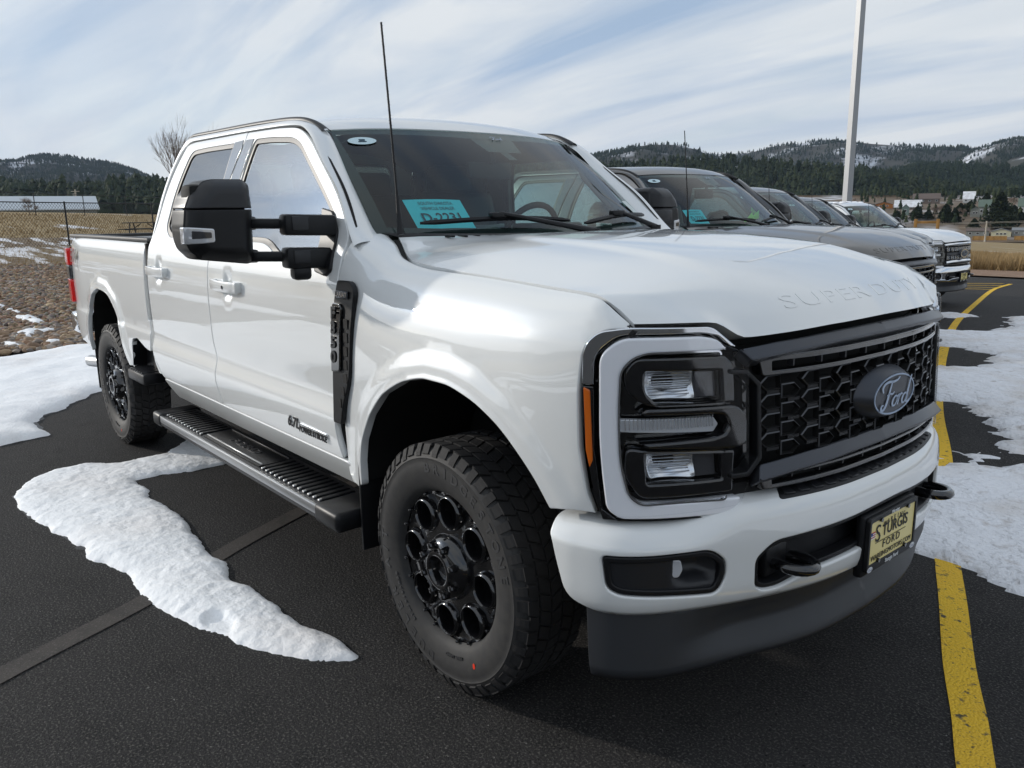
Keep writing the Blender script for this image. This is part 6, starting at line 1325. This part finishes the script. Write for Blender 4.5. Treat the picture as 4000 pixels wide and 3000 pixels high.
# ------------------------------------------------------------------ houses
mat('siding_grey', (.24, .25, .23), .8); mat('siding_cream', (.55, .52, .36), .8); mat('siding_white', (.55, .56, .55), .8); mat('siding_orange', (.42, .17, .045), .8); mat('siding_green', (.20, .26, .23), .8); mat('siding_brown', (.16, .13, .11), .85); mat('roof_snow', (.75, .77, .80), .8, var=(.6, (.55, .55, .56))); mat('roof_green', (.11, .15, .12), .7); mat('roof_brown', (.13, .10, .085), .8); mat('roof_grey', (.20, .21, .22), .7); mat('house_glass', (.02, .025, .03), .1, coat=1); mat('trim_white', (.65, .66, .66), .6); mat('metal_roof', (.56, .60, .63), .45, .3); mat('fence_wood', (.42, .24, .075), .8, var=(1.5, (.32, .18, .06))); mat('post_wood', (.38, .20, .055), .75, var=(3, (.28, .15, .045))); mat('pole_wood', (.42, .39, .33), .85); mat('wire_black', (.008, .008, .008), .6); mat('fence_black', (.010, .010, .011), .5); mat('table_metal', (.03, .033, .035), .5, .3); mat('pole_paint', (.36, .37, .38), .45, .2)
def house(name, px0, px1, pyb, D, h, depth, wall, roof, label, rise=.35, axis='x', wins=3, gable_win=False, eave=.3, door=False):
    D = Dv(pyb) if name != 'farm_shed' else D; a, b = at_dist(px0, pyb, D), at_dist(px1, pyb, D); L = np.linalg.norm((b-a)[:2]); c = (a+b)/2; ux = (b-a)[:2]/np.linalg.norm((b-a)[:2]); ang = math.atan2(ux[1], ux[0])
    t = thing(name, label, 'house', tuple(c), ang, 'houses in the valley'); r = depth*rise if axis == 'x' else L*rise; y0, y1 = 0, depth
    zb = -1.5 if name != 'farm_shed' else -4
    if axis == 'x':
        mk('wall', [(-L/2, y0, zb), (L/2, y0, zb), (L/2, y1, zb), (-L/2, y1, zb), (-L/2, y0, h), (L/2, y0, h), (L/2, y1, h), (-L/2, y1, h), (-L/2, depth/2, h+r), (L/2, depth/2, h+r)], [(0, 1, 5, 4), (2, 3, 7, 6), (1, 2, 6, 9, 5), (3, 0, 4, 8, 7)], wall, t, False)
        q = [(-L/2-eave, -eave, h-r*eave*2/depth), (L/2+eave, -eave, h-r*eave*2/depth), (L/2+eave, depth/2, h+r), (-L/2-eave, depth/2, h+r), (-L/2-eave, depth+eave, h-r*eave*2/depth), (L/2+eave, depth+eave, h-r*eave*2/depth)]
        V = q+[(x, y, z+.18) for x, y, z in q]; mk('roof', V, [(6, 7, 8, 9), (9, 8, 11, 10), (0, 3, 2, 1), (3, 4, 5, 2), (0, 1, 7, 6), (4, 10, 11, 5), (1, 2, 8, 7), (2, 5, 11, 8), (0, 6, 9, 3), (3, 9, 10, 4)], roof, t, False)
    else:
        mk('wall', [(-L/2, y0, zb), (L/2, y0, zb), (L/2, y1, zb), (-L/2, y1, zb), (-L/2, y0, h), (L/2, y0, h), (L/2, y1, h), (-L/2, y1, h), (0, y0, h+r), (0, y1, h+r)], [(0, 1, 5, 8, 4), (2, 3, 7, 9, 6), (1, 2, 6, 5), (3, 0, 4, 7)], wall, t, False)
        q = [(-L/2-eave, -eave, h-r*eave*2/L), (0, -eave, h+r), (L/2+eave, -eave, h-r*eave*2/L), (-L/2-eave, depth+eave, h-r*eave*2/L), (0, depth+eave, h+r), (L/2+eave, depth+eave, h-r*eave*2/L)]
        V = q+[(x, y, z+.18) for x, y, z in q]; rf = mk('roof', V, [(6, 9, 10, 7), (7, 10, 11, 8), (0, 1, 4, 3), (1, 2, 5, 4), (0, 6, 7, 1), (1, 7, 8, 2), (3, 4, 10, 9), (4, 5, 11, 10), (0, 3, 9, 6), (2, 8, 11, 5)], roof, t, False)
    ww = min(1.3, L/(wins*2+1))
    for i in range(wins):
        x = -L/2+L*(i+.5)/wins if axis == 'x' else -L*.28+L*.56*(i+.5)/wins
        f_ = box('window', (x, -.04, h*.58), (ww, .08, h*.36), M['trim_white'], t, .0); box('pane', (x, -.085, h*.58), (ww*.8, .03, h*.28), M['house_glass'], f_, .0)
    if door: box('door', (L*.33, -.04, 1.0), (.95, .08, 2.0), M['trim_white'], t, 0)
    return t
Zp = lambda x, y: zm('Z', [(x, y)])[0]
house('cabin', Zp(370, 0)[0], Zp(590, 0)[0], Zp(0, 515)[1], 420, 1.9, 7, M['siding_orange'], M['roof_brown'], 'orange wooden cabin above the last white truck', .14, 'y', 3)
house('house', Zp(610, 0)[0], Zp(940, 0)[0], Zp(0, 530)[1], 430, 1.2, 9, M['siding_brown'], M['roof_snow'], 'low house under a broad snowy roof beside the orange cabin', .38, 'x', 4)
house('house', Zp(835, 0)[0], Zp(1170, 0)[0], Zp(0, 458)[1], 480, 2.6, 9, M['siding_brown'], M['roof_brown'], 'brown ranch house with snow on its roof below the pines', .32, 'x', 4)
house('house', Zp(1455, 0)[0], Zp(1600, 0)[0], Zp(0, 450)[1], 500, 2.2, 8, M['siding_white'], M['roof_snow'], 'small house with white snowy roof among the pines', .5, 'x', 2)
house('house', Zp(700, 0)[0], Zp(790, 0)[0], Zp(0, 600)[1], 400, 3.4, 6, M['siding_green'], M['roof_green'], 'small grey-green gabled house behind the last truck', .5, 'y', 1)
house('house', Zp(1545, 0)[0], Zp(1665, 0)[0], Zp(0, 620)[1], 360, 3.0, 7, M['siding_grey'], M['roof_green'], 'lower grey gabled wing of the house with green roof', .35, 'y', 2)
house('house', Zp(1640, 0)[0], Zp(1790, 0)[0], Zp(0, 625)[1], 372, 4.6, 8, M['siding_grey'], M['roof_green'], 'tall grey house with green roof left of the big pine', .38, 'x', 2, door=True)
house('house', Zp(2130, 0)[0], Zp(2420, 0)[0], Zp(0, 590)[1], 380, 3.6, 9, M['siding_white'], M['roof_green'], 'pale house with white gable cut by the right edge', .4, 'x', 3)
house('mobile_home', Zp(1495, 0)[0], Zp(1775, 0)[0], Zp(0, 866)[1], 405, 2.3, 5, M['siding_grey'], M['roof_brown'], 'long grey mobile home behind the wooden fence, left one', .18, 'x', 3)
house('mobile_home', Zp(1800, 0)[0], Zp(2050, 0)[0], Zp(0, 868)[1], 398, 2.0, 6, M['siding_cream'], M['roof_grey'], 'cream mobile home with white gable behind the wooden fence', .16, 'y', 3)
house('mobile_home', Zp(2060, 0)[0], Zp(2500, 0)[0], Zp(0, 864)[1], 410, 2.4, 5, M['siding_grey'], M['roof_grey'], 'long grey mobile home at the right edge', .18, 'x', 4)
# wooden board fence below the mobile homes
for i, (x0, x1, lb) in enumerate(((1575, 2035, 'long yellow-brown board fence in front of the mobile homes'), (2090, 2500, 'short yellow-brown board fence at the right edge'))):
    a, b = at_dist(*Zp(x0, 908), Dv(937)), at_dist(*Zp(x1, 906), Dv(937)); L = math.dist(a[:2], b[:2]); ang = math.atan2(b[1]-a[1], b[0]-a[0]); t = thing('board_fence', lb, 'fence', tuple(a), ang, 'wooden fences in the valley'); n = int(L/2.4)
    for k_ in range(n): box('fence_panel', (2.4*(k_+.5), 0, .75), (2.32, .05, 1.7), M['fence_wood'], t, 0); box('post', (2.4*k_, -.05, .8), (.12, .12, 1.9), M['fence_wood'], t, 0)
# timber frame between the last truck and the valley
a, b = at_dist(*Zp(868, 770), 60), at_dist(*Zp(1143, 775), 60); ang = math.atan2(b[1]-a[1], b[0]-a[0]); L = math.dist(a[:2], b[:2]); zg = float(gz(a[0], a[1])); t = thing('timber_frame', 'orange-brown timber post-and-beam frame behind the last truck', 'timber frame', (a[0], a[1], zg), ang)
zt = at_dist(*Zp(868, 650), 60)[2]-zg
for x in (0, L): box('post', (x, 0, zt/2), (.20, .20, zt), M['post_wood'], t, .01)
zb_ = at_dist(*Zp(1000, 690), 60)[2]-zg; box('beam', (L/2, 0, zb_), (L-.2, .14, .16), M['post_wood'], t, .01); box('beam', (L/2, 0, zb_-.9), (L-.2, .14, .16), M['post_wood'], t, .01)
def util_pole(px, pyt, pyb, D, label, r=.16, arm=True):
    b = at_dist(px, pyb, D); h = at_dist(px, pyt, D)[2]-b[2]; t = thing('utility_pole', label, 'utility pole', (b[0], b[1], b[2]-4), YAW+math.pi/2); tube('pole', [(0, 0, 0), (0, 0, h+4)], [r, r*.7], M['pole_wood'], t, 8)
    if arm: box('crossarm', (0, 0, h+3.6), (1.8, .12, .14), M['pole_wood'], t, 0); tube('transformer', [(.35, 0, h+2.3), (.35, 0, h+3.2)], .22, M['siding_grey'], t, 10)
    return b+np.array([0, 0, h])
tp = util_pole(*Zp(1740, 0)[:1], Zp(0, 675)[1], Zp(0, 810)[1], 370, 'pale wooden utility pole by the big pines at the right', .35, False)
for i, (y0, y1, y2) in enumerate(((712, 690, 660), (725, 700, 684), (775, 752, 745))):
    P = [at_dist(*Zp(900, y0), 372), at_dist(*Zp(1740, y1), 370), at_dist(*Zp(2600, y2), 372)]; o = tube('power_line', [tuple(q) for q in pchip([0, 1, 2], np.array(P))(np.linspace(0, 2, 12))], .05, M['pole_wood'], None, 4); tag(o, ['upper', 'middle', 'lowest'][i]+' power line strung from the pale utility pole', 'power line', 'power lines in the valley')
# single pines and bare trees in the valley
def leafy_pine(base, hgt, label, seed, wide=.32, m_='pine_near', group='single pines in the valley'):
    r_ = np.random.default_rng(seed); t = thing('pine_tree', label, 'tree', tuple(base), r_.uniform(0, 6), group); tube('trunk', [(0, 0, -2), (.05*hgt*.1, 0, hgt*.5), (0, 0, hgt*.97)], [hgt*.022, hgt*.015, hgt*.004], M['bark'], t, 6)
    n = 1300; wide *= 1.45; z = r_.uniform(.06, 1.0, n)**.9; rad_ = wide*hgt*(1-z)**.65*(.75+.5*r_.random(n)); a = r_.uniform(0, 6.28, n); lob = 1+.25*np.sin(a*3+z*9+seed); rr3 = rad_*lob*np.sqrt(r_.uniform(.25, 1, n)); V, F, TN = [], [], []
    for i in range(n):
        c = np.array([rr3[i]*math.cos(a[i]), rr3[i]*math.sin(a[i]), z[i]*hgt]); s = hgt*.062*r_.uniform(.6, 1.4); k = len(V)
        for q in range(2):
            e1 = r_.normal(size=3); e1[2] *= .5; e1 /= np.linalg.norm(e1); e2 = np.cross(e1, r_.normal(size=3)); e2 /= np.linalg.norm(e2)+1e-9; V += [c+e1*s, c-e1*s*.6+e2*s*.7, c-e1*s*.6-e2*s*.7]; F.append((k+3*q, k+3*q+1, k+3*q+2)); TN += [r_.random()*.9]*3
    o = mk('crown', np.array(V), np.array(F).astype(np.int32), M[m_], t, False); at2 = o.data.attributes.new('tone', 'FLOAT', 'POINT'); at2.data.foreach_set('value', np.array(TN)); return t
for i, (x, yb, yt, D, wd, lb) in enumerate(((1235, 695, 468, 350, .30, 'dark cone-shaped pine left of a smaller one, below the brush'), (1350, 700, 525, 346, .34, 'smaller dark pine right beside the cone-shaped one'), (880, 655, 498, 380, .42, 'broad dark pine above the timber frame'), (1025, 655, 540, 380, .45, 'round low pine right of the broad dark one'), (640, 650, 545, 390, .5, 'low dark pine just above the last truck'), (1900, 700, 335, 340, .30, 'tallest big pine at the right, before the grey house'), (1995, 770, 545, 330, .42, 'bushy pine in front of the tallest one'), (1590, 770, 645, 330, .45, 'small bushy pine below the grey house'), (2170, 690, 560, 340, .42, 'round pine near the right edge'), (1540, 580, 430, 420, .42, 'dark pine left of the green-roofed house'), (1420, 590, 455, 430, .40, 'dark pine above the bare brush'), (1740, 470, 330, 440, .36, 'dark pine behind the tall grey house'), (1880, 770, 600, 335, .4, 'dark pine at the foot of the tallest one'), (2080, 620, 480, 400, .35, 'pine behind the bushy one at the right'))):
    D = Dv(Zp(x, yb)[1]); b = at_dist(*Zp(x, yb), D); tpz = at_dist(*Zp(x, yt), D); leafy_pine(b, tpz[2]-b[2], lb, 300+i, wd)
def twig_tree(name, base, hgt, label, seed, m_, depth=5, spread=.5, r0=None, group=None, lean=(0, 0), cat='tree', nb=(2, 3)):
    r_ = random.Random(seed); t = thing(name, label, cat, tuple(base), 0, group); br = []
    def grow(p, d, L, r, k):
        q = p+d*L; mid = (p+q)/2+Vector((r_.uniform(-1, 1), r_.uniform(-1, 1), r_.uniform(-.4, .4)))*L*.06; br.append((k, [tuple(p), tuple(mid), tuple(q)], [r, r*.85, r*.7]))
        if k == 0: return
        for i in range(r_.randint(*nb)):
            ax_ = Vector((r_.uniform(-1, 1), r_.uniform(-1, 1), r_.uniform(-.3, 1))); nd_ = (d+ax_*spread*r_.uniform(.7, 1.3)).normalized(); s0 = p+(q-p)*r_.uniform(.55, 1.0); grow(s0, nd_, L*r_.uniform(.60, .86), r*.58, k-1)
    grow(Vector((0, 0, -.1)), Vector((lean[0], lean[1], 1)).normalized(), hgt*.28, r0 or hgt*.016, depth)
    tr_ = [tube_vf(a, b, 5) for k, a, b in br if k >= depth-1]; cr_ = [tube_vf(a, b, 3, False) for k, a, b in br if k < depth-1]
    mk('trunk', *merge(tr_), m_, t, True); mk('crown', *merge(cr_), m_, t, True); return t
for i, (x, yb, yt, D) in enumerate(((1110, 640, 440, 400), (1190, 620, 430, 420), (1290, 600, 440, 430), (1400, 620, 470, 400), (1470, 640, 500, 390), (2080, 520, 340, 430), (2150, 540, 430, 420), (120, 470, 370, 520))):
    D = Dv(Zp(x, yb)[1]); b = at_dist(*Zp(x, yb), D); hh = at_dist(*Zp(x, yt), D)[2]-b[2]; twig_tree('bare_tree', b, hh, ['leftmost bare grey tree of the brush in the valley', 'second bare tree of the brush in the valley', 'middle bare tree of the brush in the valley', 'fourth bare tree of the brush in the valley', 'rightmost bare tree of the brush in the valley', 'reddish bare tree above the tallest pine', 'reddish bare tree at the right edge above the pale house', 'bare tree at the foot of the light pole'][i], 40+i, M['brush_twig'], 5, .75, hh*.035, 'bare trees in the valley', nb=(3, 4))

Q_, H_ = [], []
for _ in range(190):
    py_ = 766+rng.random()**2.2*120; p_ = at_dist(3350+rng.random()*900, py_, Dv(py_)); Q_.append(p_); H_.append(rng.uniform(3.5, 7.5))
woods('valley_pines', np.array(Q_), np.array(H_), M['pine_near'], 'scattered pines between the houses of the valley')
# ------------------------------------------------------------------ things on the left
# black chain-link fence
def chain_fence(pts, H, label, mesh=True, cellw=.11):
    base = [np.array([p[0], p[1], float(gz(p[0], p[1]))-.05]) for p in pts]; t = thing('chain_link_fence', label, 'fence', tuple(base[0]), 0, 'black chain-link fences'); o = base[0]
    for a, b in zip(base[:-1], base[1:]):
        A_, B_ = a-o, b-o; tube('post', [tuple(A_), tuple(A_+[0, 0, H+.05])], .035, M['fence_black'], t, 8); tube('top_rail', [tuple(A_+[0, 0, H]), tuple(B_+[0, 0, H])], .024, M['fence_black'], t, 6)
        if mesh:
            L = math.dist(A_[:2], B_[:2]); d = (B_-A_)/L; n = int((L+H)/(cellw*1.414)); V, F = [], []
            for sg in (1, -1):
                for i in range(n+1):
                    s0 = i*cellw*1.414-(H if sg > 0 else 0); e0, e1 = (s0, 0), (s0+H, H)
                    if sg < 0: e0, e1 = (s0, 0), (s0-H, H)
                    lo_, hi_ = 0.0, 1.0; dx = e1[0]-e0[0]
                    t0, t1 = sorted(((0-e0[0])/dx, (L-e0[0])/dx)); lo_, hi_ = max(lo_, t0), min(hi_, t1)
                    if hi_-lo_ < .02: continue
                    pa, pc = A_+d*(e0[0]+dx*lo_)+np.array([0, 0, H*lo_]), A_+d*(e0[0]+dx*hi_)+np.array([0, 0, H*hi_]); v, f = tube_vf([tuple(pa), tuple(pc)], .0058, 3, False); k_ = len(V); V += v; F += [tuple(q+k_ for q in g_) for g_ in f]
            mk('wire_mesh', V, F, M['wire_black'], t, False, kind='stuff')
    B_ = base[-1]-o; tube('post', [tuple(B_), tuple(B_+[0, 0, H+.05])], .035, M['fence_black'], t, 8); return t
def polar(px, D): p = at_dist(px, 850, D); return (p[0], p[1])
chain_fence([polar(-330, 33), polar(-60, 35.2), polar(258, 38.0), polar(596, 42.5), polar(960, 48), polar(1300, 55)], 1.80, 'near black chain-link fence behind the river rocks')
chain_fence([polar(-250, 74), polar(-40, 76), polar(142, 78), polar(333, 82), polar(497, 87), polar(680, 93), polar(900, 100)], 1.80, 'farther black chain-link fence across the dry field', False)
# picnic table
pt = polar(560, 46); pz = float(gz(*pt)); tbl = thing('picnic_table', 'dark metal picnic table behind the chain-link fence', 'picnic table', (pt[0], pt[1], pz-.08), YAW+math.pi/2+.05)
for y in (-.28, -.14, 0, .14, .28): box('top_board', (0, y, .76), (1.95, .13, .04), M['table_metal'], tbl, .004)
for y in (-.72, .72): box('bench', (0, y, .45), (1.95, .25, .04), M['table_metal'], tbl, .004)
for x in (-.62, .62):
    for s in (-1, 1): tube('leg', [(x, s*.22, .74), (x, s*.50, .0)], .032, M['table_metal'], tbl, 6)
    tube('cross_bar', [(x, -.80, .42), (x, .80, .42)], .028, M['table_metal'], tbl, 6); tube('brace', [(x, 0, .42), (x*.25, 0, .72)], .022, M['table_metal'], tbl, 6)
# bare young tree behind the cab
twig_tree('bare_tree', (*polar(735, 25), float(gz(*polar(735, 25)))), 5.0, 'bare young tree with thin branches behind the cab of the white truck', 12, M['bare_twig'], 6, .42, .055, nb=(3, 3))
# long farm building, bush, pole
house('farm_shed', zm('HL', [(-1600, 0)])[0][0], zm('HL', [(1205, 0)])[0][0], 836, 165, .75, 8, M['siding_grey'], M['metal_roof'], 'long low shed with a pale metal roof beyond the field', .26, 'x', 0, eave=.4)
util_pole(300, 740, 800, 200, 'grey utility pole behind the long metal-roofed shed', .22)
twig_tree('bush', (*polar(118, 77), float(gz(*polar(118, 77)))-.1), 2.1, 'brown leafless bush by the far fence at the left', 9, M['brush_twig'], 5, 1.0, .03, cat='bush', nb=(4, 5))
# light pole
lp = at_dist(3300, 900, 24.0); lz = float(gz(lp[0], lp[1])); t = thing('light_pole', 'tall pale square light pole behind the row of trucks', 'light pole', (lp[0], lp[1], lz), YAW+math.pi/2+.35)
rows = []
for z, s in ((0, .094), (.02, .094), (6, .084), (12, .074)): rows.append([(s*math.copysign(1, math.cos(a))*.98, s*math.copysign(1, math.sin(a))*.98, z) for a in (math.pi/4, 3*math.pi/4, 5*math.pi/4, 7*math.pi/4)])
loft('pole', rows, M['pole_paint'], t, cv=True, flip=True, caps=True, angle=20); box('base_plate', (0, 0, .02), (.42, .42, .04), M['steel_grey'], t, .004); box('lamp_head', (.5, 0, 12), (.8, .35, .14), M['pole_paint'], t, .02)
# dry grass tufts along the field edges
def tufts(name, spots, hgt, label):
    V, F = [], []
    for x, y in spots:
        z = float(gz(x, y))-.05; n = 7; b_ = rng.uniform(.7, 1.3)*hgt
        for i in range(n):
            a = rng.uniform(0, 6.28); l = rng.uniform(.15, .5)*b_; k = len(V); wdt = .035*b_*rng.uniform(.6, 1.5); ox, oy = rng.normal(0, .12, 2)*hgt; V += [(x+ox-wdt*math.sin(a), y+oy+wdt*math.cos(a), z), (x+ox+wdt*math.sin(a), y+oy-wdt*math.cos(a), z), (x+ox+l*math.cos(a), y+oy+l*math.sin(a), z+b_*rng.uniform(.6, 1.1))]; F.append((k, k+1, k+2))
    return mk(name, V, np.array(F).astype(np.int32), M['grass_blade'], None, False, kind='stuff', label=label, category='grass')
mat('grass_blade', (.36, .25, .12), .9, var=(.8, (.26, .175, .08)))
sp = []
for _ in range(5200):
    D = 36+42*rng.random()**1.3; p = at_dist(3640+rng.random()*560, 1000, D); sp.append((p[0], p[1]))
tufts('grass_tufts', sp, .55, 'tall dry grass at the edge of the field at the right')
sp = []
for _ in range(5000):
    D = 26.5+60*rng.random()**1.6; p = at_dist(-120+rng.random()*900, 1000, D); sp.append((p[0], p[1]))
tufts('grass_tufts', sp, .16, 'short dry grass of the field at the left')

# thin winter haze over the valley
hb_ = 9.0
o = mk('haze', *box_vf((-900, 900, 190), (7600, 7600, 460)), None, None, False, kind='stuff', label='thin pale haze over the valley and the far hills', category='haze')
hm_ = bpy.data.materials.new('haze'); hm_.use_nodes = True; t_ = hm_.node_tree; t_.nodes.clear(); vo_ = t_.nodes.new('ShaderNodeVolumePrincipled'); om_ = t_.nodes.new('ShaderNodeOutputMaterial'); vo_.inputs['Color'].default_value = (.58, .74, 1.0, 1); vo_.inputs['Density'].default_value = .00005; vo_.inputs['Anisotropy'].default_value = .2; t_.links.new(vo_.outputs[0], om_.inputs['Volume']); o.data.materials.append(hm_)
